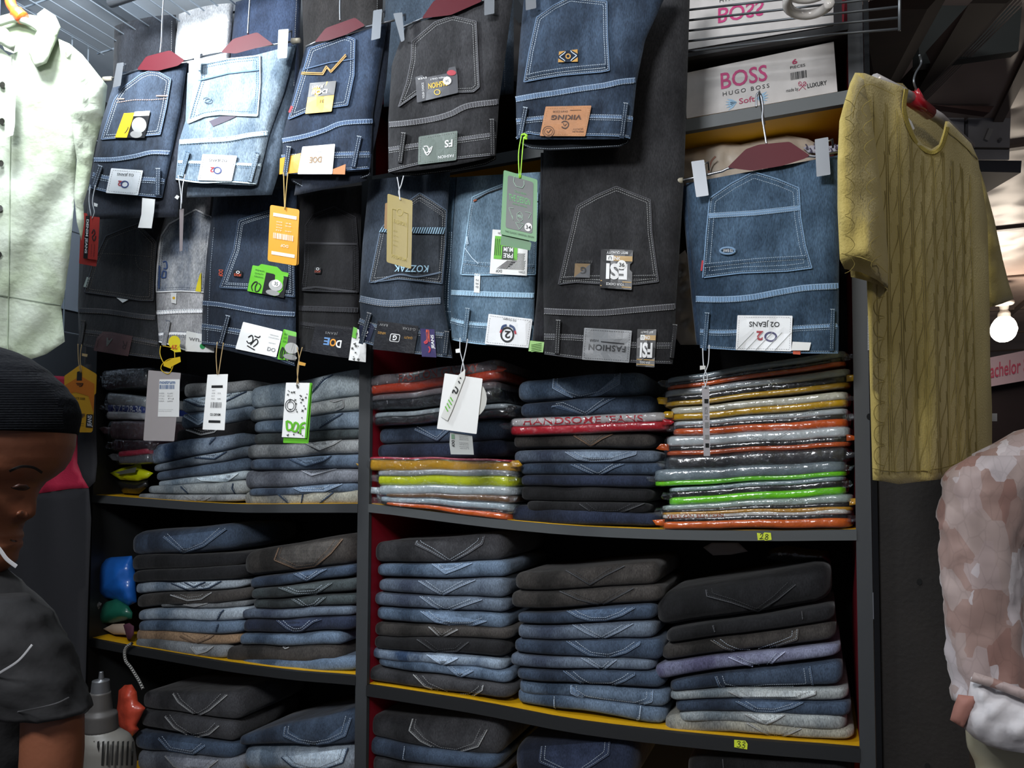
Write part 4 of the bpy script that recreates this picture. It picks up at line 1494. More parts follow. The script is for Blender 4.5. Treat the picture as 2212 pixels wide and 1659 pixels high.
strokes(g.S, [[q(.32, .58), q(.34, .46)], [q(.64, .46), q(.67, .58)]], mat('red_print', '#b52c3c', .6), p, 4, .0084)
p = patch('striped_label', R6((2022, 1160), (2128, 1168), (2118, 1248), (2010, 1240)), PY(Lw - .014), mat('lime_card', '#9cc878', .5), r, .004, .001)
SL = PY(Lw - .014)
lines(SL, [R6((2030, 1180 + k * 13), (2115, 1165 + k * 13)) for k in range(1, 6)], mat('deep_green_ink2', '#5f8a45', .6), p, 'print_stripes', 1.5, .0046)

# ---- K7 big washed black
Lj = [(1176, 240), (1172, 420), (1174, 640), (1176, 766)]; Rj = [(1492, -60), (1478, 380), (1464, 600), (1453, 788)]
r, g, m, hi = hang_jeans('large washed black jeans with grey rubber patch, long leg hanging below the tan-patch pair', Lj, Rj, Lw - .038, '#1f1f22', '#39393d', 12, stitch=M_ST_G, amp=.009,
    pocket=R7((368, 740), (410, 560), (460, 350), (505, 155), (650, 75), (800, 10), (930, 62), (1055, 110), (1065, 350), (1115, 720), (940, 742), (700, 738), (500, 725)),
    popen=R7((400, 700), (600, 690), (800, 690), (1100, 685)),
    yoke=R7((260, 940), (480, 950), (700, 952), (950, 930), (1250, 905)), yw=11, waist=R7((260, 1128), (545, 1140), (915, 1190), (1236, 1195)),
    bottom=R7((262, 1264), (540, 1300), (900, 1325), (1220, 1335)), loops=[(R7((368, 1008))[0], R7((355, 1258))[0]), (R7((1240, 1042))[0], R7((1212, 1290))[0])],
    back=[([(1168, 330), (1166, 500), (1160, 640), (1150, 735)], [(1186, 330), (1186, 500), (1186, 640), (1186, 740)], '#222226', '#34343a')])
E = quadmap(R7((492, 572), (606, 575), (602, 692), (484, 688)))
e = patch('embroidered_badge', qrect(E, 0, .1, 1, 1), g.S, mat('badge_gold', '#6b5430', .6), r, .0058, .001)
V, Fc = [], []
V += [tuple(g.S(*E(*t), .0064)) for t in ((1, .1), (1, 1), (.0, 1), (.5, .55))]
Fc = [(0, 1, 3), (1, 2, 3)]
mk('badge_half', V, Fc, mat('badge_grey', '#4a4b4e', .6), e)
lettering([qtext(E, 'FASHION', .1, -.12, 1.0, .16, True), qtext(E, 'G', .38, .32, .36, .45, True, .02)], g.S, M_INK if 0 else mat('badge_ink', '#141416', .5), e, .007)
Q = R7((686, 477), (924, 484), (915, 782), (674, 765)); q = quadmap(Q)
Qc = [q(0, 0), q(1, 0), q(1, .3), q(.92, .36), q(.92, .5), q(1, .56), q(1, 1), q(0, 1)]


def esi_card(Qc, q, g, r, num=None):
    c = label_card(Qc, g.S, M_BCARD, r, 'label_card', .0075, 2)
    gd = mat('gold_print', '#a9843c', .45)
    patch('gold_band', qrect(q, .4, .16, .99, .29), g.S, gd, c, .0082, .0003)
    patch('gold_band', qrect(q, .02, .80, .98, .825), g.S, gd, c, .0082, .0003)
    patch('gold_band', qrect(q, .02, .93, .98, .955), g.S, gd, c, .0082, .0003)
    patch('white_box', qrect(q, .18, .15, .4, .29), g.S, M_WHITE, c, .0082, .0003)
    T = lambda *a: qtext(q, *a)
    lettering([T('BEST QUALITY', .18, .05, .66, .06, True, .01), T('YOUR CHOICE', .2, .855, .56, .06, True, .01), T('ON', .42, .18, .26, .09, True, .02), T('H', .4, .36, .12, .1, True, .03),
               T('FSI', .18, .38, .66, .38, True, .04)], g.S, M_WINK, c, .009)
    lettering([T('U', .24, .18, .1, .08, True)], g.S, M_INK, c, .009)
    if num:
        patch('size_dot', circle(*q(.66, .38), 10), g.S, M_WHITE, c, .0098, .0003)
        lettering([qtext(q, num, .58, .33, .17, .1, False, .02)], g.S, M_INK, c, .0106)
    return c


esi_card(Qc, q, g, r, '36')
Q = R7((957, 1074), (1098, 1076), (1084, 1360), (947, 1352)); q = quadmap(Q)
esi_card(Q, q, g, r)
Q = R7((560, 1064), (916, 1086), (895, 1326), (543, 1302)); q = quadmap(Q)
p = label_card(Q, g.S, mat('grey_rubber', '#77797b', .45, bump=.1, bscale=200), r, 'brand_patch', .007, 2, M_INK, 'grey rubber back patch')
lettering([qtext(q, 'FASHION', .12, .5, .78, .18, True, .02, 1.1)], g.S, mat('dark_rubber', '#242527', .5), p, .0082)
lettering([qtext(q, 'WEAR', .13, .34, .2, .08, True, .01)], g.S, mat('dark_rubber', '#242527', .5), p, .0082)
lines(g.S, [[q(.37, .4), q(.88, .42)]], mat('dark_rubber', '#242527', .5), p, 'stamped_line', 2.2, .0078)

# ---- K8 blue jeans on the maroon hanger at right
Lj = [(1482, 396), (1490, 520), (1503, 650), (1512, 752)]; Rj = [(1812, 335), (1813, 500), (1812, 640), (1811, 764)]
r, g, m, hi = hang_jeans('medium blue jeans with white double-ring patch, below the yellow underside of the top shelf', Lj, Rj, Lw - .02, '#2b4868', '#587a9d', 13, stitch=mat('light_thread', '#b9cbdb', .75), amp=.006,
    pocket=[(1518, 600), (1526, 500), (1533, 428), (1580, 396), (1627, 371), (1680, 387), (1726, 406), (1730, 470), (1740, 530), (1754, 579), (1700, 586), (1600, 590)],
    popen=[(1522, 574), (1580, 568), (1640, 562), (1742, 556)], pst=(4, 13),
    yoke=[(1503, 646), (1560, 647), (1620, 643), (1680, 632), (1740, 622), (1812, 618)], yw=11, waist=[(1512, 716), (1572, 718), (1700, 710), (1812, 704)],
    bottom=[(1513, 752), (1590, 757), (1700, 763), (1811, 764)], loops=[((1528, 676), (1521, 757)), ((1799, 668), (1796, 758))], group='jeans hanging on the maroon hanger by the top shelf',
    back=[([(1470, 402), (1482, 520), (1494, 650), (1504, 745)], [(1490, 400), (1500, 520), (1512, 650), (1520, 745)], '#233c58', '#45658a')])
lines(g.S, [[(1531, 466), (1630, 460), (1728, 449)]], hi, r, 'pocket_band', 11, .0036)
lines(g.S, [[(1531, 461), (1630, 455), (1728, 444)], [(1531, 471), (1630, 465), (1728, 454)], [(1531, 466), (1630, 460), (1728, 449)]], mat('light_thread', '#b9cbdb', .75), r, 'band_stitching', 1.5, .0054, (3, 1.6))
V, Fc = [], []
tube(V, Fc, [g.S(x, y, .0062) for x, y in circle(1572, 542, 16, 7, 20) + [circle(1572, 542, 16, 7, 20)[0]]], .0022, 6)
e = mk('rubber_badge', V, Fc, hi, r, smooth=True)
q = quadmap([(1562, 538), (1583, 538), (1583, 546), (1562, 546)])
lettering([qtext(q, 'O2 JEANS', 0, 0, 1, .8, True)], g.S, M_WINK, e, .0066)
lines(g.S, [[(1515, 585), (1518, 562)]], mat('red_tab', '#b3303a', .7), r, 'red_tab', 4, .004)
Q = [(1593, 681), (1712, 682), (1709, 759), (1589, 756)]; q = quadmap(Q)
p = label_card(Q, g.S, M_WPU, r, 'brand_patch', .0072, 2, M_GREYINK, 'white quilted leatherette back patch')
V, Fc = [], []
ring(V, Fc, *q(.62, .6), 14, 11, .2, g.S, .0082)
ring(V, Fc, *q(.62, .6), 11, 8.5, .12, g.S, .0084)
mk('emblem', V, Fc, mat('violet_ink', '#3a3766', .5), p)
lettering([qtext(q, '2', .36, .45, .12, .26, True, .03)], g.S, mat('o2_red_ink', '#a8323c', .5), p, .0084)
lettering([qtext(q, 'O2 JEANS', .22, .18, .55, .14, True, .01)], g.S, M_INK, p, .0084)
lines(g.S, [[q(.02 + k * .17, .98), q(.02 + k * .17 + .3, .45)] for k in range(5)], mat('emboss_shadow', '#c2c3c5', .5), p, 'quilting_lines', 1.2, .0078)
patch('paper_flap', [(1712, 738), (1752, 740), (1748, 757), (1709, 757)], PY(Lw - .028), M_WHITE, r, .002, .001)
patch('orange_tab', [(1713, 755), (1729, 756), (1729, 766), (1713, 765)], PY(Lw - .026), mat('orange_tab', '#c9502c', .6), r, .001, .001)

# ================================================================ hangers
def hanger(label, poly, bar, clips, hook, Y, knobs=(), glare=False, hm=None):
    S = PY(Y)
    r = empty('clip_hanger', tuple(S(*poly[0])), label, 'hanger', 'maroon clip hangers')
    patch('hanger_yoke', sp2(poly + [poly[0]], 3)[:-1] if 0 else poly, S, hm or M_HANG, r, .006, .008, step=12, rnd=5, smooth=False)
    V, Fc = [], []
    tube(V, Fc, [S(*p) for p in bar], .0024, 7)
    mk('crossbar', V, Fc, M_CHROME, r, smooth=True)
    if hook:
        V, Fc = [], []
        tube(V, Fc, [S(a, b, .002) for a, b in sp2(hook, 5)], .002, 7)
        mk('hook', V, Fc, M_CHROME, r, smooth=True)
    for c in clips:
        cl = patch('clip', c, S, M_STEEL, r, .018, .003, rnd=2)
        q = quadmap(c)
        V, Fc = [], []
        a, b = S(*q(.5, .05), .014), S(*q(.5, .05), -.03)
        tube(V, Fc, [S(*q(.9, .12), .014), S(*q(1.3, .08), .002), S(*q(1.3, .3), -.02)], .002, 5)
        tube(V, Fc, [S(*q(.5, .95), .016), S(*q(.5, .98), .0)], .002, 5)
        mk('clip_spring', V, Fc, M_CHROME, cl, smooth=True)
    for k in knobs:
        V, Fc = [], []
        tube(V, Fc, [S(k[0] - 9, k[1] + 1), S(k[0] + 7, k[1] - 1)], [.007, .0055], 10)
        mk('end_knob', V, Fc, mat('cream_plastic', '#a7a08e', .5), r, smooth=True)
    return r


hanger('maroon hanger with one steel clip above the leftmost navy jeans', R1((1020, 520), (1090, 422), (1270, 375), (1380, 450), (1330, 490), (1180, 528)), R1((810, 590), (1020, 525), (1380, 452), (1480, 430)),
       [R1((873, 472), (924, 465), (900, 640), (840, 655))], R1((1195, 400), (1205, 300), (1210, 160), (1222, -20)), U - .004, R1((810, 590)))
hanger('maroon hanger with glare, holding the bleached light blue jeans', R1((1648, 392), (1740, 290), (1920, 240), (2042, 332), (1900, 362), (1760, 400)), R1((1440, 440), (1650, 390), (2040, 335), (2230, 300)),
       [R1((1450, 410), (1494, 400), (1492, 512), (1448, 520)), R1((2078, 222), (2155, 215), (2142, 432), (2070, 437))], R1((1850, 255), (1858, 120), (1870, -60)), U - .004, R1((2215, 305)))
hanger('maroon hanger with steel clip holding the navy gold-zigzag jeans', R2((410, 317), (495, 210), (715, 130), (792, 190), (640, 262), (520, 300)), R2((350, 350), (415, 318), (790, 205), (1010, 150)),
       [R2((852, 78), (918, 67), (903, 285), (835, 302)), R2((1000, 100), (1068, 92), (1085, 300), (1060, 315))], R2((605, 155), (603, 60), (607, -80)), U - .004)
hanger('maroon hanger with steel clip holding the washed black jeans of the upper row', R2((1212, 138), (1300, 10), (1420, -60), (1640, -60), (1662, 10), (1430, 112)), R2((1080, 200), (1215, 140), (1662, 5), (1760, -20)),
       [R2((1680, -90), (1757, -100), (1755, 100), (1680, 115)), R2((1985, -110), (2062, -120), (2068, 60), (1990, 78))], None, U - .004)
hanger('maroon hanger with long chrome hook, above the medium blue jeans', [(1571, 362), (1611, 322), (1640, 312), (1706, 306), (1750, 336), (1738, 343), (1690, 358), (1625, 369)],
       [(1462, 392), (1500, 384), (1560, 370), (1572, 364), (1748, 337), (1760, 338), (1812, 328)],
       [[(1493, 349), (1521, 345), (1531, 422), (1504, 426)], [(1760, 301), (1789, 296), (1794, 377), (1764, 382)]],
       [(1656, 312), (1652, 288), (1647, 255), (1648, 232), (1644, 207), (1638, 201), (1634, 210), (1634, 232)], Lw - .026, [(1468, 391)])
nl = W(1641, 205, -.126)
V, Fc = [], []
tube(V, Fc, [Vector((nl.x, .0, nl.z)), Vector((nl.x, -.14, nl.z))], .002, 6)
tag(mk('shelf_hook', V, Fc, M_STEEL, smooth=True), 'thin steel peg on the top shelf edge that carries the maroon hanger', 'hook')

# rails that carry the upper hangers
rl = empty('hanging_rail', tuple(W(800, -60, U)), 'steel rail above the frame carrying the upper row of hangers', 'rail')
V, Fc = [], []
a, b = W(240, -60, U), W(1500, -330, U)
tube(V, Fc, [Vector((a.x, U, 2.72)), Vector((b.x, U, 2.72))], .012, 10)
mk('pipe', V, Fc, M_STEEL, rl, smooth=True)

# ================================================================ folded stacks
DC = {'ub': ('#4a627c', '#8298ac', 'mid blue'), 'vb': ('#34455c', '#5c7088', 'dark blue'), 'wg': ('#5a6a7e', '#8593a0', 'grey-blue'), 'pg': ('#71767a', '#9b9fa0', 'grey'), 'xb': ('#7d95a8', '#b2c2ca', 'light blue'),  # lighter denim copies for the upper left stacks, stronger light put into the colour
      'lb': ('#7088a0', '#aab9c6', 'light blue'), 'mb': ('#3a506c', '#687f9b', 'mid blue'), 'db': ('#26344a', '#42556e', 'dark blue'),
      'nv': ('#1c2438', '#2b3650', 'navy'), 'bk': ('#18181a', '#242427', 'black'), 'ch': ('#2a2a2d', '#454549', 'charcoal'),
      'br': ('#2c2826', '#4a4541', 'brown-black'), 'gr': ('#5a5e62', '#82878b', 'grey'), 'gb': ('#42506a', '#68788c', 'grey-blue'),
      'tn': ('#94714f', '#ab8763', 'tan'), 'lv': ('#625f86', '#8a8fae', 'lavender'), 'pl': ('#76848e', '#a6adac', 'pale blue'),
      'cr': ('#8b8d88', '#b0ab98', 'cream washed'), 'sg': ('#2c3334', '#465053', 'green-grey'), 'mv': ('#5f6470', '#80858f', 'mauve-grey'),
      'wb': ('#33507a', '#8fa3b8', 'blue washed')}
ORD = ['top', 'second', 'third', 'fourth', 'fifth', 'sixth', 'seventh', 'eighth', 'ninth', 'tenth', 'eleventh', 'twelfth']
SPW = .7


def slab(name, sp, m, parent=None, Yf=.02, depth=.27, nx=22, endr=.02, tp=.25, ek=.88, fr=.02, seed=0, amp=.006, smooth=True, wob=.007, wf=6.0, ridge=0.0):
    """a folded garment or packet: rounded front roll between two photo lines, running back into the shelf"""
    xl, tl, bl_, xr, tr, br = sp
    A, B = W(xl, (tl + bl_) / 2, Yf), W(xr, (tr + br) / 2, Yf)
    zt0, zb0, zt1, zb1 = W(xl, tl, Yf).z, W(xl, bl_, Yf).z, W(xr, tr, Yf).z, W(xr, br, Yf).z
    X0, X1 = A.x, B.x

    def prof(u):
        X = X0 + (X1 - X0) * u
        zt = zt0 + (zt1 - zt0) * u
        zb = zb0 + (zb1 - zb0) * u
        zt += wob * noise.noise(Vector((X * wf, zt * 4, 3.3)))
        zb += wob * noise.noise(Vector((X * wf, zb * 4, 3.3)))
        e = abs(2 * u - 1)
        k = max(0, (e - ek) / (1 - ek))
        q = math.sqrt(max(0, 1 - k * k))
        return X, (zt + zb) / 2, max(.0006, (zt - zb) / 2 * (q * (1 - tp) + tp)), endr * (1 - q) + amp * noise.noise(Vector((X * 14, zt * 30, seed)))
    M = 12
    V, Fc = [], []
    us = [i / nx for i in range(nx + 1)]
    us = sorted(set(us + [.005, .015, .03, .97, .985, .995]))
    for u in us:
        X, c, th, yo = prof(u)
        f = min(fr, th * 1.6)
        V.append((X, Yf + depth, c + th * .92))
        V.append((X, Yf + depth * .5, c + th * .98))
        for j in range(M + 1):
            a = math.pi / 2 - math.pi * j / M
            sn = math.copysign(abs(math.sin(a)) ** SPW, math.sin(a))
            cs = max(0, math.cos(a)) ** SPW
            rd = ridge * math.exp(-((j - M / 2 - 1) / 1.1) ** 2) if ridge else 0
            V.append((X, Yf + f * (1 - cs) + yo + rd, c + th * sn))
        V.append((X, Yf + depth * .5, c - th * .98))
        V.append((X, Yf + depth, c - th * .92))
    R = M + 5
    for i in range(len(us) - 1):
        for j in range(R - 1):
            a = i * R + j
            Fc.append((a, a + 1, a + R + 1, a + R))
        a = i * R
        Fc.append((a + R - 1, a, a + R, a + 2 * R - 1))
    Fc.append(tuple(range(R))[::-1])
    Fc.append(tuple((len(us) - 1) * R + j for j in range(R)))
    o = mk(name, V, Fc, m, parent, smooth=smooth)

    def S(px, py, off=0.0):
        Y = Yf
        for _ in range(2):
            p = W(px, py, Y)
            u = (p.x - X0) / (X1 - X0)
            X, c, th, yo = prof(max(0, min(1, u)))
            r = max(-.985, min(.985, (p.z - c) / th))
            s = abs(r) ** (1 / SPW)
            cs = math.sqrt(max(0, 1 - s * s)) ** SPW
            Y = Yf + min(fr, th * 1.6) * (1 - cs) + yo
        return W(px, py, Y - off)
    S.sp = sp
    return o, S


def ylim(sp, x):
    t = (x - sp[0]) / (sp[3] - sp[0])
    return sp[1] + (sp[4] - sp[1]) * t, sp[2] + (sp[5] - sp[2]) * t


def clippath(path, sp, mt=.05, mb=.04):
    """keep the part of a photo path that lies on the slab front"""
    out, cur = [], []
    for p in densify(path, 2.0, False):
        t, b = ylim(sp, p[0])
        h = b - t
        if sp[0] + 2 < p[0] < sp[3] - 2 and t + h * mt <= p[1] <= b - h * mb:
            cur.append(p)
        else:
            if len(cur) > 2: out.append(cur)
            cur = []
    if len(cur) > 2: out.append(cur)
    return out


STK = 0


def stack(items, where, group, Zf=None, noun='folded jeans', Yf=.02, thread=None):
    """items: (xl,yt,yb, xr,yt,yb, colour, stitched path or None, thread)"""
    global STK
    n = len(items)
    for i, it in enumerate(items):
        a, b = (it[0], it[1]), (it[3], it[4])
        pts = [(it[0], it[1]), (it[0], it[2]), (it[3], it[4]), (it[3], it[5])]
        if Zf: pts = Zf(*pts)
        sp = (pts[0][0], pts[0][1], pts[1][1], pts[2][0], pts[2][1], pts[3][1])
        c1, c2, nm = DC[it[6]]
        path = it[7]
        th = it[8] if len(it) > 8 else {'bk': 'ch'}.get(it[6], 'w')
        thm = {'w': M_ST_W, 'b': mat('umber_thread', '#7a6350', .8), 'd': mat('blue_shadow_thread', '#2e3e54', .8), 'ch': mat('dim_thread', '#46474a', .8), 'g': M_GOLD, 'y': M_ST_G}[th]
        pos = 'top of' if i == 0 else ('bottom of' if i == n - 1 else ORD[i] + ' from the top of')
        has = 'with stitched pocket ' if path else ''
        label = f'{nm} folded jeans, {ORD[i] + (" from top" if i else "most")}, {where}' if i < n - 1 else f'{nm} folded jeans, bottom of {where}'
        rr = random.Random(STK * 17 + i)
        STK += 1
        yf = Yf + rr.uniform(-.004, .008)
        big = (sp[2] - sp[1]) > 48
        o, S = slab('folded_jeans', sp, denim(c1, c2, 8, g=.80), None, yf, .27, endr=.03 if not big else .045, tp=.35, ek=.86 if not big else .8, fr=.024 if not big else .06, seed=STK, ridge=0)
        tag(o, label, 'jeans', group)
        if path:
            paths = path if isinstance(path[0][0], (tuple, list)) else [path]
            V, Fc, V2, F2 = [], [], [], []
            for p in paths:
                pp = Zf(*p) if Zf else p
                pp = [tuple(t) for t in pp]
                for c in clippath(pp, sp):
                    V, Fc = [], []
                    strip(V, Fc, c, S, .0022, 2.8, .0014, .0004, 3)
                    if V: mk('pocket_edge', V, Fc, thm if th != 'w' else mat('worn_seam', desat(c2, .3, 1.3), .85), o)
                    if len(c) > 8 and abs(c[0][0] - c[-1][0]) > 25 and th != 'ch':
                        patch('pocket', c[::3] if len(c) > 12 else c, S, denim(desat(c1, 0, 1.2), desat(c2, 0, 1.12), 9, g=.92), o, .0018, .002, step=9)
                # second row set inwards
                l = len(pp)
                cx = sum(t[0] for t in pp) / l
                ty = min(t[1] for t in pp)
                q = [(cx + (x - cx) * .86, y - 7) for x, y in pp]
                for c in clippath(q, sp):
                    dashes(V2, F2, c, S, .0034, 1.5)
                q = [(cx + (x - cx) * .97, y - 2.4) for x, y in pp]
                for c in clippath(q, sp):
                    dashes(V2, F2, c, S, .0042, 1.2)
            if V2: mk('pocket_stitching', V2, F2, thm, o)
    return


g1 = 'folded jeans stacked on the shelves'
# S1: upper shelf, far left bay
stack([(1350, 245, 355, 1850, 200, 285, 'pg', None), (1340, 355, 470, 1862, 283, 400, 'xb', [(1350, 350), (1480, 405), (1600, 410), (1850, 290)], 'd'),
       (1330, 470, 590, 1862, 400, 503, 'ub', [(1370, 480), (1480, 545), (1540, 505), (1640, 430)]), (1300, 590, 690, 1862, 503, 605, 'bk', [(1380, 580), (1500, 620), (1600, 600), (1680, 510)], 'y'),
       (1088, 700, 850, 1812, 600, 705, 'wb', [(1560, 690), (1600, 650), (1640, 600)], 'd'), (1125, 850, 905, 1840, 705, 795, 'wg', [(1380, 755), (1450, 790), (1600, 800), (1700, 740), (1740, 700)], 'd'),
       (1140, 905, 972, 1838, 795, 893, 'vb', None), (1150, 972, 1016, 1830, 893, 965, 'xb', [(1410, 905), (1500, 960), (1690, 970), (1800, 890)]),
       (1078, 1008, 1066, 1822, 966, 1076, 'pl', [[(1340, 975), (1350, 1010), (1410, 1065)], [(1740, 985), (1730, 1020), (1760, 1070)]], 'd'), (1000, 1066, 1112, 1802, 1076, 1132, 'pg', [(1370, 1070), (1480, 1130), (1580, 1078)], 'y')],
      'stack right of the leftmost pile, top left shelf', g1, R13)
# S2
stack([(533, 838, 886, 782, 795, 853, 'xb', [(672, 850), (700, 820), (735, 800)], 'd'), (530, 886, 915, 783, 854, 885, 'pl', [(700, 862), (722, 868), (742, 862), (742, 880), (722, 888)], 'y'),
       (540, 914, 940, 783, 885, 924, 'ub', [(690, 925), (720, 905), (745, 890)], 'd'), (540, 940, 966, 783, 924, 944, 'sg', None), (525, 965, 997, 783, 943, 976, 'pg', [(655, 955), (690, 972), (720, 960), (742, 947)], 'y'),
       (532, 997, 1021, 783, 976, 1008, 'vb', [(610, 985), (660, 1008), (700, 995), (725, 978)], 'd'), (522, 1020, 1062, 783, 1007, 1040, 'mv', [(638, 1010), (673, 1027), (705, 1018), (735, 1010)]),
       (530, 1061, 1079, 768, 1040, 1062, 'vb', [(612, 1043), (650, 1062), (700, 1062), (740, 1045)]), (520, 1066, 1098, 783, 1055, 1087, 'cr', [[(592, 1060), (625, 1090)], [(690, 1088), (722, 1062)], [(655, 1063), (650, 1090)]], 'd')],
      'stack left of divider, top left shelf', g1)
# S4
stack([(170, 215, 382, 1150, 130, 318, 'mb', [(472, 150), (462, 270), (560, 325), (660, 356), (820, 320), (960, 238), (968, 150)]),
       (200, 390, 495, 1212, 312, 462, 'db', [(452, 412), (510, 402), (610, 440), (705, 478), (800, 415), (900, 355), (972, 330)])],
      'stack above the red packet', g1, R15)
stack([(150, 625, 730, 1215, 598, 712, 'br', [(618, 625), (690, 670), (745, 706), (830, 650), (915, 612)], 'b'), (150, 745, 845, 1250, 728, 822, 'gb', [(530, 732), (640, 800), (740, 822), (900, 818), (1085, 765), (1088, 728)]),
       (200, 845, 932, 1272, 820, 915, 'db', [(578, 832), (700, 890), (798, 932), (920, 865), (1020, 828)]), (205, 932, 1012, 1222, 915, 1012, 'nv', None),
       (205, 1008, 1122, 1202, 1015, 1122, 'bk', None), (250, 1120, 1200, 1182, 1125, 1205, 'bk', [(660, 1135), (770, 1210), (950, 1210), (1150, 1130)]), (133, 1150, 1280, 1250, 1208, 1308, 'nv', None)],
      'stack beneath the red packet', g1, R15)
# S3 loose pairs between the packets
stack([(812, 922, 957, 1085, 905, 950, 'db', [(895, 928), (920, 940), (944, 952), (958, 940), (972, 928)]), (808, 957, 988, 1086, 950, 986, 'nv', None)],
      'loose pair between packets by red upright', g1)
g1b = g1
# S6
stack([(274, 1150, 1206, 500, 1132, 1192, 'db', [(352, 1160), (395, 1196), (440, 1180), (490, 1142)]), (950, 75, 198, 1800, 60, 155, 'bk', None), (960, 198, 292, 1800, 150, 252, 'bk', None),
       (980, 285, 375, 1792, 250, 322, 'lb', [[(1350, 260), (1445, 310), (1560, 258)], [(1250, 268), (1420, 340), (1560, 315), (1670, 255)]], 'd'), (990, 380, 482, 1832, 325, 412, 'br', [(1250, 360), (1400, 410), (1500, 400), (1600, 335)], 'y'),
       (1180, 440, 475, 1832, 412, 460, 'gr', [(1370, 440), (1450, 455), (1560, 425)], 'y'), (1000, 490, 572, 1825, 460, 560, 'lb', [(1620, 555), (1650, 500), (1690, 460)], 'd'), (1000, 570, 652, 1790, 560, 662, 'mb', [(1610, 640), (1640, 560)], 'd'),
       (990, 622, 720, 1776, 662, 742, 'tn', [(1340, 675), (1460, 732), (1560, 690), (1600, 662)], 'b'), (985, 690, 770, 1690, 745, 845, 'gr', [(1420, 755), (1465, 812), (1540, 790), (1600, 745)], 'y')],
      'stack beside the blue bag', g1, lambda *p: [(t if (t[0] < 600 and t[1] > 1100) else R17(t)[0]) for t in p])
# S7
stack([(518, 1195, 1250, 765, 1150, 1222, 'br', [(608, 1168), (592, 1210), (640, 1230), (680, 1225), (715, 1195), (742, 1162)], 'b'), (180, 250, 332, 972, 140, 232, 'db', [(500, 190), (630, 265), (730, 200), (830, 148)]),
       (190, 332, 412, 1002, 248, 345, 'sg', [(400, 305), (550, 365), (700, 360), (840, 265)]), (200, 410, 478, 1006, 362, 452, 'sg', [(480, 375), (630, 470), (690, 455), (800, 362)]), (120, 482, 558, 972, 458, 535, 'gb', None),
       (130, 558, 660, 972, 535, 645, 'nv', [(398, 552), (480, 620), (530, 645), (590, 640), (680, 570), (790, 535)]), (100, 665, 755, 892, 650, 755, 'mb', None), (8, 755, 872, 872, 738, 885, 'br', [(430, 735), (470, 768), (545, 738)], 'y'),
       (80, 860, 965, 1002, 842, 945, 'mb', None)],
      'stack left of divider, second left shelf', g1, lambda *p: [(t if (t[0] > 500 and t[1] > 1100) else R18(t)[0]) for t in p])
# S8
stack([(803, 1172, 1217, 1088, 1150, 1212, 'ch', [(905, 1158), (897, 1176), (930, 1192), (971, 1216), (1010, 1196), (1042, 1175), (1048, 1155)]), (1130, 142, 238, 2120, 108, 240, 'mb', [(1560, 130), (1665, 210), (1770, 170), (1880, 122)]),
       (1140, 258, 350, 2112, 242, 400, 'gb', [(1440, 245), (1530, 305), (1640, 372), (1760, 310), (1905, 248)]), (1112, 355, 456, 2110, 398, 512, 'gb', [(1445, 355), (1570, 450), (1665, 498), (1800, 450), (1945, 400)]),
       (1130, 462, 560, 2110, 512, 640, 'mb', [(1475, 485), (1590, 570), (1720, 600), (1860, 600), (1980, 560)]), (1112, 578, 682, 2150, 622, 715, 'br', [(1530, 595), (1635, 692), (1760, 625)], 'y'), (1110, 680, 772, 2112, 715, 850, 'bk', [(1440, 690), (1600, 800), (1750, 790), (1850, 710)]),
       (1095, 765, 845, 2102, 862, 950, 'wb', [(1510, 800), (1642, 896), (1710, 865), (1790, 822)]), (1140, 825, 900, 2142, 945, 1052, 'mb', [(1680, 905), (1772, 986), (1880, 930)]),
       (1040, 900, 1002, 2152, 1058, 1165, 'ch', [(1410, 945), (1510, 1050), (1720, 1130), (1860, 1130), (1940, 1080), (1950, 1030)], 'y')],
      'stack by red upright, shelf marked 33', g1, lambda *p: [(t if (t[0] < 1109 and t[1] > 1145 and t[0] > 790 and t[0] < 1095) else R18(t)[0]) for t in p])
# S9
stack([(160, 200, 332, 1250, 122, 302, 'br', [(540, 170), (640, 230), (740, 292), (860, 220), (1000, 150)], 'ch'), (130, 340, 470, 1282, 300, 432, 'br', [(512, 338), (650, 400), (825, 446), (950, 380), (1080, 308)], 'ch'),
       (180, 500, 580, 1230, 438, 562, 'db', [(555, 478), (640, 530), (740, 562), (860, 560), (980, 520), (1080, 462), (1080, 440)]), (180, 588, 702, 1232, 568, 695, 'gb', [(580, 570), (700, 645), (825, 704), (960, 640), (1085, 568)]),
       (150, 705, 805, 1282, 698, 860, 'db', [(558, 708), (640, 765), (730, 820), (880, 835), (1010, 800), (1110, 740), (1122, 700)]), (120, 815, 912, 1222, 850, 932, 'gb', [(640, 815), (730, 872), (835, 934), (960, 835)]),
       (170, 925, 1012, 1292, 935, 1062, 'db', [(530, 925), (640, 1010), (720, 1050), (900, 1050), (1000, 1010), (1075, 965), (1075, 930)]), (190, 1012, 1115, 1322, 1068, 1205, 'mb', [(598, 1040), (598, 1100), (680, 1145), (850, 1170), (1100, 1195), (1205, 1165), (1212, 1075)]),
       (178, 1080, 1185, 1302, 1200, 1340, 'mb', [[(472, 1148), (475, 1230), (500, 1250)], [(1085, 1325), (1110, 1290), (1122, 1190)]])],
      'middle stack, shelf marked 33', g1, R19)
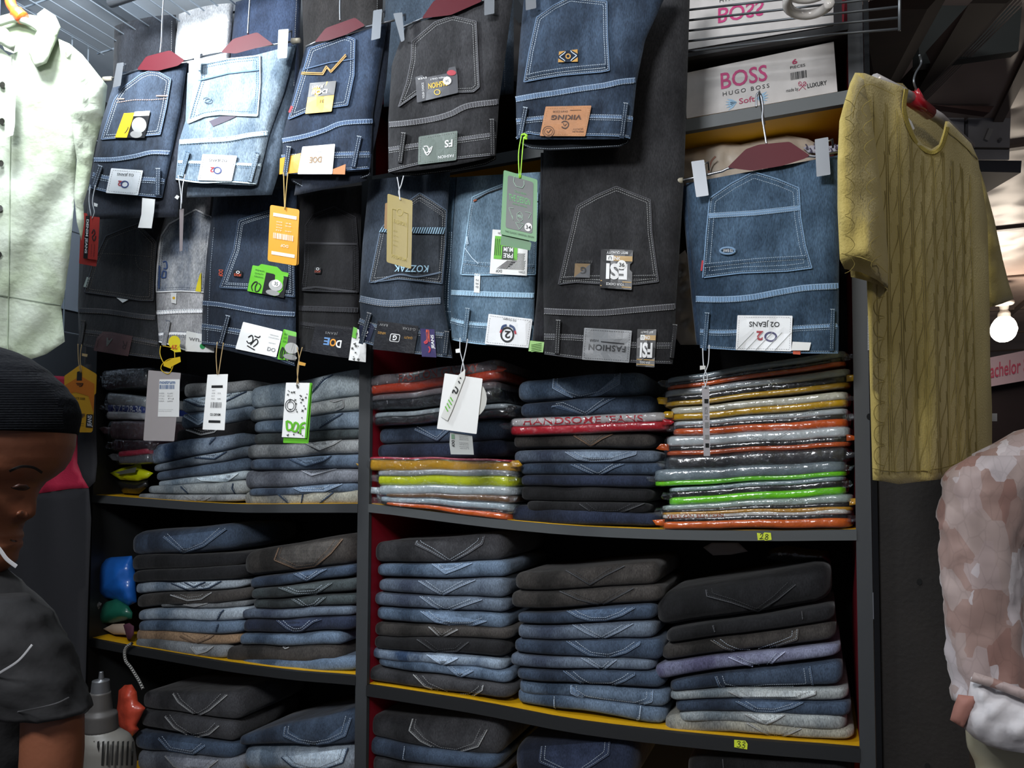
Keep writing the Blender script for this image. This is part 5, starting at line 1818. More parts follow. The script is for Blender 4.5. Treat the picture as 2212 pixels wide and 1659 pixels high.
# S10
KEEP = {(1412, 1290), (1412, 1362), (1798, 1215), (1798, 1302), (1522, 1255), (1527, 1288), (1580, 1302), (1638, 1322), (1680, 1295), (1720, 1262)}
stack([(1412, 1290, 1362, 1798, 1215, 1302, 'bk', [(1522, 1255), (1527, 1288), (1580, 1302), (1638, 1322), (1680, 1295), (1720, 1262)], 'ch'), (120, 642, 742, 1400, 440, 565, 'bk', [[(470, 560), (500, 650)], [(1145, 460), (1155, 560)]]),
       (90, 752, 862, 1412, 560, 705, 'br', [(460, 700), (560, 765), (660, 798), (800, 800), (1000, 740), (1115, 700), (1122, 600)]), (38, 885, 1002, 1442, 735, 822, 'lv', [(580, 822), (720, 885), (880, 928), (960, 840), (1060, 760)]),
       (150, 1010, 1092, 1462, 850, 1042, 'db', [(500, 975), (530, 1055), (660, 1080), (900, 1062), (1235, 1055), (1205, 880)]), (150, 1088, 1152, 1502, 1060, 1160, 'pl', [(600, 1088), (720, 1150), (900, 1150), (1120, 1150), (1250, 1110), (1252, 1060)], 'y'),
       (190, 1150, 1245, 1522, 1160, 1285, 'db', [(640, 1155), (800, 1240), (940, 1245), (1080, 1210), (1180, 1160)]), (220, 1242, 1312, 1490, 1255, 1395, 'pl', [(705, 1248), (800, 1300), (878, 1338), (960, 1300), (1030, 1255)], 'y'),
       (110, 1262, 1392, 1545, 1372, 1455, 'cr', [(735, 1322), (850, 1390), (955, 1442), (1050, 1410), (1150, 1362)], 'y')],
      'right stack, shelf marked 33', g1, lambda *p: [(t if tuple(t) in KEEP else R20(t)[0]) for t in p])
# bottom row
stack([(1040, 1090, 1215, 1790, 1085, 1312, 'ch', [(1290, 1105), (1330, 1170), (1470, 1275), (1560, 1230), (1700, 1110)], 'y'), (1020, 1220, 1352, 1742, 1318, 1482, 'ch', [(1230, 1275), (1300, 1360), (1440, 1435), (1560, 1410), (1640, 1340)], 'y'),
       (980, 1382, 1522, 1742, 1490, 1612, 'db', [(1180, 1440), (1260, 1530), (1440, 1560), (1540, 1490)]), (1000, 1528, 1680, 1780, 1600, 1730, 'mv', [(1230, 1570), (1300, 1650), (1500, 1700), (1640, 1590)], 'y')],
      'stack beside the orange bag', g1, R17)
stack([(100, 1430, 1502, 1002, 1210, 1492, 'db', [(480, 1270), (455, 1420), (560, 1470), (680, 1490), (800, 1470), (920, 1420), (965, 1280)]), (120, 1500, 1700, 1002, 1485, 1740, 'lb', [(440, 1580), (520, 1650), (700, 1690), (900, 1620), (945, 1490)], 'd')],
      'lowest stack left of the divider', g1, R18)
stack([(1090, 1270, 1435, 2085, 1290, 1600, 'ch', [(1440, 1230), (1395, 1380), (1480, 1460), (1620, 1530), (1760, 1545), (1910, 1500), (1980, 1370)], 'y'), (1080, 1440, 1575, 2052, 1590, 1700, 'db', [(1360, 1520), (1345, 1610), (1380, 1640)]),
       (1090, 1580, 1720, 2052, 1690, 1800, 'ch', None)],
      'lowest stack by the red upright', g1, R18)
stack([(150, 1500, 1760, 1090, 1410, 1800, 'nv', [(385, 1420), (362, 1615), (480, 1665), (620, 1720), (760, 1640), (882, 1560), (895, 1430)])],
      'lowest middle stack below the shelf marked 33', g1, R19)
stack([(1480, 1640, 1700, 1840, 1625, 1700, 'bk', [(1560, 1632), (1565, 1680)])], 'lowest right stack below the shelf marked 33', g1)

# ---------------------------------------------------------------- film-wrapped packets
CL_G = ('#8d98a2', .35)
FM = film()
PKN = 0


def packet(sp, bands, label, Zf=None, Yf=-.005, group='film-wrapped jeans packets', txt=None, path=None, tabs=True, depth=.28):
    """bands: (fraction top, fraction bottom, colour hex, name)"""
    global PKN
    PKN += 1
    pts = [(sp[0], sp[1]), (sp[0], sp[2]), (sp[3], sp[4]), (sp[3], sp[5])]
    if Zf: pts = Zf(*pts)
    sp = (pts[0][0], pts[0][1], pts[1][1], pts[2][0], pts[2][1], pts[3][1])
    r = empty('jeans_packet', tuple(W((sp[0] + sp[3]) / 2, (sp[2] + sp[5]) / 2, Yf + .1)), label, 'packet', group)
    SS = None
    for k, (a, b, c, nm) in enumerate(bands):
        a, b = max(0, a - .03), min(1, b + .05)
        s2 = (sp[0] + 4, sp[1] + (sp[2] - sp[1]) * a, sp[1] + (sp[2] - sp[1]) * b, sp[3] - 4, sp[4] + (sp[5] - sp[4]) * a, sp[4] + (sp[5] - sp[4]) * b)
        m = foil(c)
        o, S = slab(nm, s2, m, r, Yf + .004 * (k % 2) + .003, depth, nx=30, endr=.03, tp=.6, ek=.86, fr=.014, seed=PKN + k, amp=.004, wob=.004, wf=10)
        if k == 0: SS = S
        if txt and txt[0] == k:
            T = txt[1:]
            q = quadmap([(s2[0], s2[1]), (s2[3], s2[4]), (s2[3], s2[5]), (s2[0], s2[2])])
            lettering([qtext(q, T[0], T[1], .12, T[2], .76, False, .015)], S, mat('packet_ink', T[3], .4), o, .0012)
    if path and SS:
        V, Fc = [], []
        pp = Zf(*path) if Zf else path
        for c in clippath(pp, sp, .02, .35):
            dashes(V, Fc, c, SS, .0006, 1.3)
            dashes(V, Fc, [(x, y - 4) for x, y in c], SS, .0006, 1.3)
        if V: mk('pocket_stitching', V, Fc, M_GREYINK, r)
    slab('film_sleeve', (sp[0] - 3, sp[1] - 1, sp[2] + 1, sp[3] + 3, sp[4] - 1, sp[5] + 1), FM, r, Yf - .002, depth, nx=34, endr=.035, tp=.5, ek=.86, fr=.016, seed=PKN + .5, amp=.006, wob=.004, wf=10)
    if tabs:
        rr = random.Random(PKN)
        for (x, t, b, sg) in ((sp[0], sp[1], sp[2], -1), (sp[3], sp[4], sp[5], 1)):
            mid = (t + b) / 2 + rr.uniform(-3, 3)
            Q = [(x + sg * -14, mid - 7), (x + sg * 4, mid - 3 - rr.uniform(0, 6)), (x + sg * rr.uniform(8, 16), mid + rr.uniform(-7, 4)), (x + sg * 5, mid + 6), (x + sg * -14, mid + 8)]
            patch('sealed_end', Q, PY(Yf + .012), FM if rr.random() < .55 else foil(bands[-1][2]), r, 0, .0008, step=5, wr=.006, ws=.12, seed=PKN)
    return r


pg = 'film-wrapped packets of jeans'
OR, GO, SI, BK, GN, CL = '#d35a1c', '#c79a12', '#aeb8be', '#1c1c1e', '#6fce1e', '#84949c'
packet((90, 212, 285, 1180, 40, 135), [(0, .42, CL, 'folded_jeans'), (.42, .72, BK, 'dark_band'), (.72, 1, OR, 'colour_band')], 'topmost packet of the right stack, grey jeans over an orange band', R16, txt=None, path=[(430, 130), (470, 150), (900, 60)])
packet((75, 288, 385, 1205, 148, 262), [(0, .36, SI, 'folded_jeans'), (.36, .74, BK, 'dark_band'), (.74, 1, GO, 'colour_band')], 'packet with silver, black and gold bands, second in the right stack', R16, path=[(410, 230), (470, 280), (900, 150)])
packet((110, 388, 466, 1192, 285, 378), [(0, .5, '#c9c8b8', 'folded_jeans'), (.5, 1, GO, 'colour_band')], 'packet with white patterned top over crumpled gold foil in the right stack', R16)
packet((125, 470, 550, 1192, 385, 500), [(0, .3, SI, 'folded_jeans'), (.3, .55, BK, 'dark_band'), (.55, 1, OR, 'colour_band')], 'silver-topped packet with a wide orange band below the gold foil one', R16, path=[(700, 440), (850, 440), (1000, 400)])
packet((85, 556, 672, 1205, 490, 612), [(0, .5, '#b9c2c6', 'folded_jeans'), (.5, .78, BK, 'dark_band'), (.78, 1, '#b8501f', 'colour_band')], 'bright silver packet with stitched pocket showing, middle of the right stack', R16, path=[(600, 560), (720, 590), (850, 520)])
packet((80, 672, 752, 1200, 610, 705), [(0, 1, '#2c2c2f', 'folded_jeans')], 'all-black shiny packet in the right stack above the green bands', R16)
packet((15, 752, 852, 1185, 690, 785), [(0, .7, '#6f7d84', 'folded_jeans'), (.7, 1, GN, 'colour_band')], 'grey packet with a thin upper green band in the right stack', R16, path=[(375, 745), (480, 790), (500, 800), (750, 750), (880, 725)])
packet((100, 858, 962, 1180, 785, 892), [(0, .2, CL, 'folded_jeans'), (.2, .58, BK, 'dark_band'), (.58, 1, GN, 'colour_band')], 'packet with black and broad green bands in the right stack', R16)
packet((58, 962, 1018, 1222, 885, 990), [(0, .5, '#95a49f', 'folded_jeans'), (.5, .75, BK, 'dark_band'), (.75, 1, '#b8862a', 'colour_band')], 'pale packet with thin amber band, second from the bottom of the right stack', R16, path=[(520, 940), (580, 970), (800, 955), (900, 915)])
packet((60, 1012, 1102, 1212, 972, 1090), [(0, .26, '#cfccc6', 'printed_band'), (.26, .5, BK, 'dark_band'), (.5, 1, '#cc5d1c', 'colour_band')], 'lowest packet of the right stack with white lettered strip and orange base', R16, txt=(0, 'VERSION EDITION', .03, .3, '#a8552a'))
# centre: red packet
packet((108, 492, 618, 1330, 452, 590), [(0, .47, '#b8b4b4', 'folded_jeans'), (.47, 1, '#b01626', 'colour_band')], 'red and silver packet with red lettering in the middle stack', R15, txt=(0, 'HANDSOME JEANS', .1, .75, '#b01626'))
# left column of the right bay
packet((775, 190, 330, 1800, 50, 205), [(0, .5, '#6d6668', 'folded_jeans'), (.5, 1, '#b03a1c', 'colour_band')], 'grey lettered packet with red-orange band, top of the stack beside the divider', R14, txt=(0, 'FASHION GALAXY', .25, .6, '#a04030'))
packet((800, 335, 440, 1780, 215, 370), [(0, .35, '#6a6366', 'folded_jeans'), (.35, 1, '#1c1c1f', 'dark_band')], 'shiny black packet under the red-orange one beside the divider', R14)
packet((815, 462, 560, 1880, 380, 480), [(0, .35, '#8a949a', 'folded_jeans'), (.35, 1, '#1e1f22', 'dark_band')], 'black packet with silver glints above the loose navy jeans', R14)
packet((768, 788, 892, 1920, 800, 895), [(0, .12, '#a01a30', 'red_band'), (.12, 1, '#b5871a', 'colour_band')], 'crumpled gold foil packet with red top edge beside the divider', R14)
packet((845, 892, 1000, 1900, 872, 1005), [(0, .35, '#85898a', 'folded_jeans'), (.35, 1, '#b9c410', 'colour_band')], 'lime yellow packet beneath the gold foil one', R14)
packet((850, 1000, 1072, 1905, 1000, 1072), [(0, 1, '#a3adb2', 'folded_jeans')], 'silver packet beneath the lime yellow one', R14)
packet((900, 1062, 1085, 1895, 1065, 1130), [(0, 1, '#6b4f35', 'folded_jeans')], 'thin bronze packet between two silver ones', R14)
packet((862, 1082, 1135, 1890, 1130, 1212), [(0, .7, '#93a1a9', 'folded_jeans'), (.7, 1, BK, 'dark_band')], 'pale silver packet near the bottom beside the divider', R14, path=[(1300, 1090), (1380, 1150)])
packet((900, 1122, 1142, 1870, 1205, 1262), [(0, 1, '#cf5b18', 'colour_band')], 'orange packet lying on the shelf beside the divider', R14, tabs=False)
# left column of the left bay
packet((215, 800, 842, 320, 792, 835), [(0, 1, '#4e4e52', 'folded_jeans')], 'dull grey packet on top of the leftmost pile', None)
packet((222, 846, 905, 318, 858, 908), [(0, .42, '#9fa6aa', 'printed_band'), (.42, .72, '#2c3f86', 'blue_band'), (.72, 1, '#b9bcc0', 'folded_jeans')], 'white packet with blue lettered stripe in the leftmost pile', None, txt=(1, 'SIZE 28-36', .2, .7, '#c8ccd8'))
packet((228, 908, 948, 330, 910, 950), [(0, 1, '#5a4a4e', 'folded_jeans')], 'brownish clear packet in the leftmost pile', None)
packet((236, 948, 975, 330, 950, 972), [(0, 1, '#2c1a20', 'folded_jeans')], 'very dark packet in the leftmost pile', None)
packet((248, 975, 1003, 325, 965, 998), [(0, .4, '#9a2238', 'red_band'), (.4, 1, '#585a5e', 'folded_jeans')], 'grey packet with red edge in the leftmost pile', None)


def blob(name, P, S, m, label, cat, infl=.03, thick=.02, ik=18, wr=.008, ws=.05, seed=1, group=None, step=7, parent=None):
    o = patch(name, P, S, m, parent, 0, thick, step=step, inflate=infl, ik=ik, wr=wr, ws=ws, seed=seed)
    if label: tag(o, label, cat, group)
    return o


S3 = PY(.05)
o = blob('plastic_bag', R13((820, 905), (900, 870), (1000, 845), (1045, 820), (1062, 870), (1145, 905), (1100, 945), (1030, 965), (900, 955)), S3, mat('lemon_plastic', '#c7cf17', .3, coat=.6, bump=.8, bscale=40), 'lemon yellow plastic bag with grey print at the bottom of the leftmost pile', 'bag', .02)
patch('printed_panel', R13((860, 900), (1020, 860), (1010, 900), (900, 915)), PY(.028), mat('print_dark', '#55584f', .5), o, .002, .001)
blob('plastic_bag', R13((855, 962), (1000, 968), (1100, 945), (1110, 1000), (1040, 1060), (920, 1055)), PY(.06), mat('black_plastic', '#1b1b1a', .25, coat=.6, bump=.8, bscale=40), 'black plastic bag under the lemon yellow bag', 'bag', .03)
blob('plastic_bag', R17((690, 230), (730, 120), (830, 85), (985, 75), (1010, 200), (1020, 420), (960, 450), (850, 400), (720, 380)), PY(.05), mat('blue_plastic', '#1e5fb4', .35, coat=.4, bump=.5, bscale=30), 'bright blue plastic bag beside the left stack on the middle shelf', 'bag', .04)
blob('plastic_bag', R17((700, 520), (790, 420), (870, 395), (960, 450), (990, 500), (985, 545), (850, 575), (740, 580)), PY(.045), mat('green_plastic', '#1a5a48', .35, coat=.4, bump=.5, bscale=30), 'dark green plastic bag under the blue bag', 'bag', .03)
blob('folded_cloth', R17((770, 620), (840, 585), (930, 580), (950, 665), (850, 662)), PY(.04), mat('beige_cloth2', '#a08d7c', .8), 'small beige cloth on the yellow shelf under the green bag', 'cloth', .012)
blob('folded_cloth', R17((920, 590), (965, 575), (1000, 600), (1000, 660), (975, 700), (950, 700)), PY(.02), mat('burgundy_cloth', '#4a2030', .8), 'small burgundy cloth hanging at the shelf edge', 'cloth', .012)
blob('plastic_bag', R17((885, 1080), (930, 1040), (985, 1035), (1020, 1090), (1030, 1160), (1085, 1210), (1020, 1340), (1040, 1370), (975, 1435), (900, 1370), (865, 1270), (880, 1160)), PY(.0), mat('orange_plastic', '#c64a34', .35, coat=.4, bump=.7, bscale=40), 'crumpled orange plastic bag beside the large LED lamp', 'bag', .035)
cb = blob('plastic_bag', [(1462, 330), (1500, 318), (1560, 306), (1600, 312), (1650, 300), (1700, 292), (1745, 300), (1800, 330), (1815, 420), (1700, 500), (1560, 520), (1470, 430)], PY(.09), mat('cream_plastic_film', '#b5aa9c', .4, coat=.3, bump=.9, bscale=22), 'cream white plastic bag behind the medium blue jeans on the open shelf', 'bag', .05, ik=30, wr=.02, ws=.03)
V, Fc = [], []
strip(V, Fc, sp2([(1546, 338), (1536, 350), (1530, 375)], 5), PY(.03), 0, 4, .002)
mk('brown_tie', V, Fc, mat('brown_tape', '#6e3f28', .6), cb)
blob('plastic_bag', [(1455, 560), (1480, 540), (1500, 590), (1515, 680), (1520, 745), (1470, 745), (1440, 700)], PY(.06), mat('cream_plastic_film', '#b5aa9c', .4, coat=.3, bump=.9, bscale=22), 'cream plastic bag showing between the black and medium blue jeans', 'bag', .04, ik=25, wr=.015, ws=.05)
pt = patch('printed_cloth', R4((560, 1100), (620, 1085), (760, 1090), (825, 1080), (825, 1140), (760, 1150), (600, 1140)), PY(.05), mat('print_white', '#a8a6b0', .7), None, 0, .01, step=8, wr=.003, smooth=True)
tag(pt, 'white cloth with dark violet pattern behind the right clip', 'cloth')
V, Fc = [], []
rr = random.Random(8)
for k in range(9):
    x, y = 1740 + k * 9, 318 + rr.uniform(-5, 6)
    strip(V, Fc, sp2([(x, y - 4), (x + 4, y + 1), (x + 1, y + 6), (x + 7, y + 4)], 4), PY(.05), .004, 3, .0004)
mk('printed_pattern', V, Fc, mat('violet_print', '#2c2440', .6), pt, kind='stuff')
# things under shelf 28 above the right stack
pt = patch('paper_sheet', R15((1585, 1460), (1650, 1425), (1850, 1425), (1920, 1490), (1790, 1515), (1660, 1520)), PY(.10), mat('grey_paper', '#77706c', .7), None, 0, .002, step=8, wr=.004, smooth=True)
tag(pt, 'grey paper sheet poking out under the shelf marked 28', 'paper')
pt = patch('dark_bag', [(1665, 1185), (1700, 1178), (1745, 1186), (1790, 1190), (1795, 1215), (1700, 1215), (1655, 1205)], PY(.11), mat('black_plastic', '#1b1b1a', .25, coat=.6, bump=.8, bscale=40), None, 0, .02, step=7, inflate=.02, wr=.01, smooth=True)
tag(pt, 'crumpled dark bag with letter R above the black folded jeans', 'bag')
lettering([('R', (1682, 1200), (8, 0), (0, -6))], PY(.075), M_GREYINK, pt, .001)

# ================================================================ swing tags
def cord(V, Fc, S, pts, r=.0011, off=0.0):
    tube(V, Fc, [S(a, b, off) for a, b in sp2(pts, 5)], r, 6)


M_TAN = mat('tan_cord', '#b59a6c', .8)
M_WSTR = mat('white_cord', '#cfd2d6', .7)


def swing_tag(label, Q, strings, Y, yaw, m, ms, rnd=3, poly=None, px=None, backs=()):
    c = px or Q[0]
    S = PN((Q[0][0] + Q[1][0]) / 2, Q[0][1], Y, yaw)
    r = empty('swing_tag', tuple(S((Q[0][0] + Q[1][0]) / 2, Q[0][1])), label, 'tag', 'swing tags on cords')
    for k, (B, bm) in enumerate(backs):
        patch('rear_card', B, S, bm, r, -.004 - .003 * k, .0008, rnd=2)
    cdm = patch('card', poly or Q, S, m, r, 0, .001, rnd=rnd)
    V, Fc = [], []
    for s in strings: cord(V, Fc, S, s, off=.002)
    mk('cord', V, Fc, ms, r, smooth=True)
    return r, cdm, S, quadmap(Q)


# red tag
r, c, S, q = swing_tag('red and black swing tag on white cord under the leftmost navy jeans', R5((640, 228), (745, 240), (727, 560), (622, 545)), [R5((672, 10), (664, 120), (680, 232)), R5((712, 0), (690, 120), (704, 200), (686, 250))],
                       U - .03, 25, mat('red_card', '#b4332c', .45), M_WSTR, 2, backs=[(R5((610, 205), (650, 210), (725, 560), (718, 608), (590, 585)), mat('red_card', '#b4332c', .45))])
patch('black_panel', qrect(q, 0, 0, .3, 1), S, M_BCARD, c, .0008, .0003)
lettering([qtext(q, 'DENIM JEANS', .08, .08, .16, .8, False, .02, vert=True)], S, M_WINK, c, .0014)
strokes(S, [[q(.5, .4), q(.62, .3), q(.72, .38), q(.55, .48), q(.7, .56), q(.8, .44)]], M_INK, c, 2.2, .0012)
lettering([qtext(q, 'PREMIUM QUALITY', .5, .64, .06, .3, False, 0, vert=True), qtext(q, 'ORIGINAL DENIM', .7, .64, .06, .3, False, 0, vert=True)], S, M_INK, c, .0012)
lettering([qtext(q, 'N', .62, .35, .001, .001)], S, M_INK, c, .001) if 0 else None
patch('white_stub', R5((700, 130), (730, 140), (726, 162), (702, 156)), S, M_WHITE, r, .004, .002)

# edge-on taupe tag
r, c, S, q = swing_tag('narrow taupe swing tag seen edge-on in front of the acid-washed jeans', R5((1340, 180), (1372, 175), (1362, 490), (1340, 495)), [R5((1330, -75), (1345, 20), (1352, 100), (1350, 180)), R5((1382, -80), (1362, 20), (1356, 140))],
                       U - .02, 60, mat('taupe_card', '#8d8486', .6), M_WSTR, 1)
patch('white_stub', R5((1302, 92), (1320, 72), (1340, 85), (1325, 108)), S, M_WHITE, r, .003, .003)

# orange
r, c, S, q = swing_tag('orange swing tag with white bars on a twisted gold cord', R6((82, 146), (300, 182), (278, 602), (62, 566)), [R6((182, -95), (186, 40), (190, 182)), R6((214, -95), (200, 60), (192, 180))], U - .03, 8, M_OCARD, mat('gold_cord', '#c8ab66', .6), 5,
                       backs=[(R6((250, 200), (300, 190), (295, 590), (270, 605)), mat('orange_card_dark', '#b97f18', .5))])
for a in (.16, .84): patch('white_bar', qrect(q, .12, a - .03, .92, a + .03), S, mat('cream_ink', '#e6dfcf', .5), c, .0008, .0003)
lettering([qtext(q, 'DOF', .42, .66, .26, .05, True)], S, mat('cream_ink', '#e6dfcf', .5), c, .0012)
qbars(q, .15, .48, .85, .58, 20, S, mat('cream_ink', '#e6dfcf', .5), c, .0012, 3)
lettering([qtext(q, s, u, v, .2, .018) for s, u, v in (('SIZE', .24, .27), ('COLOR', .24, .32), ('STYLE', .24, .37), ('FIT', .24, .42), ('36', .55, .27), ('BLUE', .55, .32), ('SLIM', .55, .41))], S, mat('cream_ink', '#e6dfcf', .5), c, .0012)

# olive
r, c, S, q = swing_tag('olive gold swing tag on white cord in front of the slate jeans', R6((957, 62), (1145, 117), (1134, 626), (950, 574)), [R6((1030, -60), (1045, 30), (1050, 110)), R6((1078, -70), (1060, 0), (1042, 50), (1056, 112))], U - .03, 14, mat('olive_card', '#8e7a22', .42), M_WSTR, 4,
                       backs=[(R6((940, 135), (960, 130), (960, 330), (932, 325)), mat('kraft_card', '#8d6a3a', .6))])
MO = mat('pale_olive_ink', '#aa9742', .5)
lettering([qtext(q, 'FASHION', .26, .34, .5, .06, False, .01), qtext(q, 'PREMIUM', .2, .86, .6, .05, False, .01)], S, MO, c, .0012)
V, Fc = [], []
ring(V, Fc, *q(.5, .22), 7, 8, .15, S, .0012)
mk('emblem', V, Fc, MO, c)
lines(S, [[q(.35, .2), q(.2, .2), q(.2, .86)], [q(.65, .2), q(.82, .2), q(.82, .86)]], MO, c, 'printed_frame', 1, .0012)
lettering([qtext(q, s, .25, v, w, .02) for s, v, w in (('SIZE', .5, .16), ('ART NO', .57, .2), ('COLOUR', .64, .2), ('PRICE', .71, .18))], S, MO, c, .0012)

# green THE DESIGN
Q = [(1088, 367), (1161, 388), (1159, 523), (1081, 506)]
r, c, S, q = swing_tag('green and black swing tag reading THE DESIGN on a lime cord', Q, [R3((92, 1010), (70, 1150), (76, 1330)), R3((108, 1030), (95, 1180), (84, 1328))], U - .035, 10, mat('deep_green_card', '#2c7a33', .42), mat('lime_cord', '#a6e23a', .5), 4,
                       backs=[([(1086, 480), (1120, 500), (1148, 525), (1145, 541), (1081, 529)], mat('deep_green_card2', '#256b2c', .45))])
S_G = S
patch('black_panel', roundc(qrect(q, .13, .06, .88, .88), 5), S, mat('black_green_card', '#16211d', .42), c, .0008, .0003)
MG = mat('leaf_green_ink', '#4c9a56', .5)
lettering([qtext(q, 'THE DESIGN', .18, .34, .62, .1, False, .012), qtext(q, 'Classic denim', .34, .26, .34, .035), qtext(q, 'PREMIUM ORIGINAL', .3, .47, .42, .022)], S, MG, c, .0014)
lettering([qtext(q, 'THE CLASSIC ORIGINAL DENIM', .12, .92, .8, .028)], S, mat('dark_green_ink', '#133f18', .5), c, .0014)
lines(S, [[q(.2, .56), q(.34, .74), q(.3, .66)], [q(.2, .56), q(.36, .55)], [q(.66, .56), q(.84, .56), q(.76, .66)], [q(.4, .76), q(.52, .86), q(.64, .76), q(.4, .76)], [q(.44, .62), q(.52, .58), q(.6, .62), q(.6, .7), q(.52, .74), q(.44, .7), q(.44, .62)]], mat('pale_green_ink', '#8fae98', .5), c, 'printed_emblem', 1.2, .0012)
lettering([qtext(q, 'MN', .46, .63, .11, .05, False, .02)], S, mat('pale_green_ink', '#8fae98', .5), c, .0016)
patch('size_dot', circle(*q(.76, .79), 8, 9), S, M_WHITE, c, .0016, .0003)
lettering([qtext(q, '34', .69, .76, .15, .065, False, .01)], S, M_INK, c, .0024)
lines(S, [[q(.32, .05), q(.3, .14), q(.38, .2), q(.56, .2), q(.62, .14), q(.6, .07)]], mat('pale_green_ink', '#8fae98', .5), c, 'hole_outline', 1.4, .0016)
V, Fc = [], []
tube(V, Fc, [S(1130 + a, 296 + b, .003) for a, b in sp2([(-4, -4), (3, -6), (8, -2), (2, 2), (9, 4)], 4)], .0022, 6)
mk('cord_knot', V, Fc, mat('lime_cord', '#a6e23a', .5), r, smooth=True)

# yellow hexagonal tag
Qh = R13((482, 95), (720, 95), (692, 600), (480, 600))
r, c, S, q = swing_tag('yellow pointed swing tag with orange panel and black lettering beside the dark cap', Qh, [R5((582, 1185), (585, 1300), (600, 1400)), R5((610, 1188), (598, 1290), (610, 1395))], Lw - .03, 10, mat('amber_card', '#d69e18', .45), M_TAN, 2,
                       poly=R13((600, 95), (720, 165), (716, 310), (705, 320), (692, 590), (680, 602), (480, 600), (480, 180)), backs=[(R13((690, 150), (724, 170), (718, 312), (700, 320)), mat('amber_card2', '#b88512', .5))])
patch('orange_panel', R13((482, 250), (600, 180), (705, 240), (700, 460), (660, 330), (560, 300), (482, 330)), S, mat('tangerine_ink', '#cf7414', .5), c, .0008, .0003)
patch('black_panel', R13((575, 150), (600, 142), (612, 160), (612, 215), (572, 215)), S, M_BCARD, c, .0012, .0003)
lines(S, [R13((568, 235), (620, 236), (608, 258), (590, 258)), R13((575, 246), (612, 247))], M_INK, c, 'printed_emblem', 1.6, .0012)
T = lambda s, a, b, w, h, **k: (s, R13((a, b))[0], (w / 3.456, w * .02), (0, -h / 3.456), k.get('bold', 0), 1.0)
lettering([T('SINCE 2008', 540, 352, 95, 16), T('Collection', 545, 535, 80, 12), T('Premium Denim', 545, 550, 80, 8)], S, M_INK, c, .0012)
lettering([T('DOF', 535, 485, 100, 30, bold=.04)], S, mat('brown_grey_ink', '#6d5433', .5), c, .0012)
p = patch('black_panel', R13((646, 466), (694, 468), (690, 568), (640, 564)), S, M_BCARD, c, .0012, .0003)
lettering([qtext(quadmap(R13((646, 466), (694, 468), (690, 568), (640, 564))), 'JEANS', .2, .08, .6, .84, True, .02, vert=True)], S, M_WINK, p, .0018)
patch('tan_stub', R5((612, 1255), (655, 1262), (650, 1282), (612, 1275)), S, M_TAN, r, .004, .002)

# nostrum tag
Qn = R13((1108, 137), (1350, 158), (1300, 668), (1070, 662))
r, c, S, q = swing_tag('large translucent grey swing tag with white printed label on a yellow plastic loop', Qn, [R5((1200, 1200), (1195, 1260), (1225, 1330), (1280, 1370)), R5((1215, 1200), (1290, 1220), (1305, 1290), (1285, 1370), (1255, 1408), (1205, 1380), (1210, 1340), (1260, 1300), (1340, 1290))],
                       Lw - .03, 5, mat('taupe_paper', '#a39c9b', .5), mat('yellow_loop', '#d9b51c', .5), 2)
Ql = R13((1190, 205), (1342, 205), (1337, 486), (1178, 484)); q2 = quadmap(Ql)
p = patch('printed_label', Ql, S, M_WHITE, c, .0012, .0004)
lettering([qtext(q2, 'nostrum', .02, .04, .76, .08, False, .025)], S, mat('slate_blue_ink', '#4a6a96', .5), p, .0018)
qbars(q2, .02, .15, .76, .26, 22, S, mat('slate_blue_ink', '#4a6a96', .5), p, .0018, 7)
lettering([qtext(q2, s, u, v, .26, .035) for s, u, v in (('SIZE:', .02, .36), ('STYLE:', .02, .43), ('COL:', .02, .5), ('MRP:', .02, .57), ('FLAIRE', .42, .36), ('SKU-17', .42, .43), ('N', .46, .5), ('2999', .42, .57))], S, M_GREYINK, p, .0018)
lettering([qtext(q2, 'imported and marketed by', .02, .8, .7, .02), qtext(q2, 'textile limited', .02, .84, .6, .02)], S, M_GREYINK, p, .0018)
sd = patch('size_disc', circle(*R5((1302, 1172))[0], 13, 14) [:], S, mat('bright_yellow_card', '#e6d42a', .5), r, .004, .0015)
lettering([(('29'), R5((1322, 1195))[0], (-12, -1), (0, 9), .02, 1.0)], S, mat('orange_print', '#c8502e', .6), sd, .0052)
patch('loop_flag', R5((1270, 1225), (1340, 1190), (1352, 1245), (1310, 1248)), S, mat('bright_yellow_card', '#e6d42a', .5), r, .003, .001)
patch('loop_lock', R5((1222, 1325), (1300, 1290), (1345, 1280), (1350, 1318), (1280, 1355), (1275, 1370), (1220, 1350)), S, mat('yellow_loop', '#d9b51c', .5), r, .004, .004)

# narrow white tag
r, c, S, q = swing_tag('narrow white swing tag with two black bars on a twisted tan cord', R13((1550, 170), (1702, 166), (1676, 585), (1512, 580)), [R5((1622, 1170), (1614, 1280), (1622, 1415)), R5((1668, 1176), (1650, 1290), (1632, 1412))], Lw - .05, 5, M_WHITE, M_TAN, 1)
for a in (.22, .85): patch('black_bar', qrect(q, .24, a - .022, .78, a + .022), S, M_INK, c, .0008, .0003)
qbars(q, .27, .5, .8, .6, 14, S, M_GREYINK, c, .0012, 9)
lettering([qtext(q, 'O2 DENIM', .28, .7, .48, .045, False, .015)], S, M_INK, c, .0012)
lettering([qtext(q, s, u, v, .16, .02) for s, u, v in (('SIZE', .28, .33), ('32', .55, .33), ('FIT', .28, .38), ('NO', .28, .43), ('8', .56, .43), ('ART', .28, .28))], S, M_GREYINK, c, .0012)

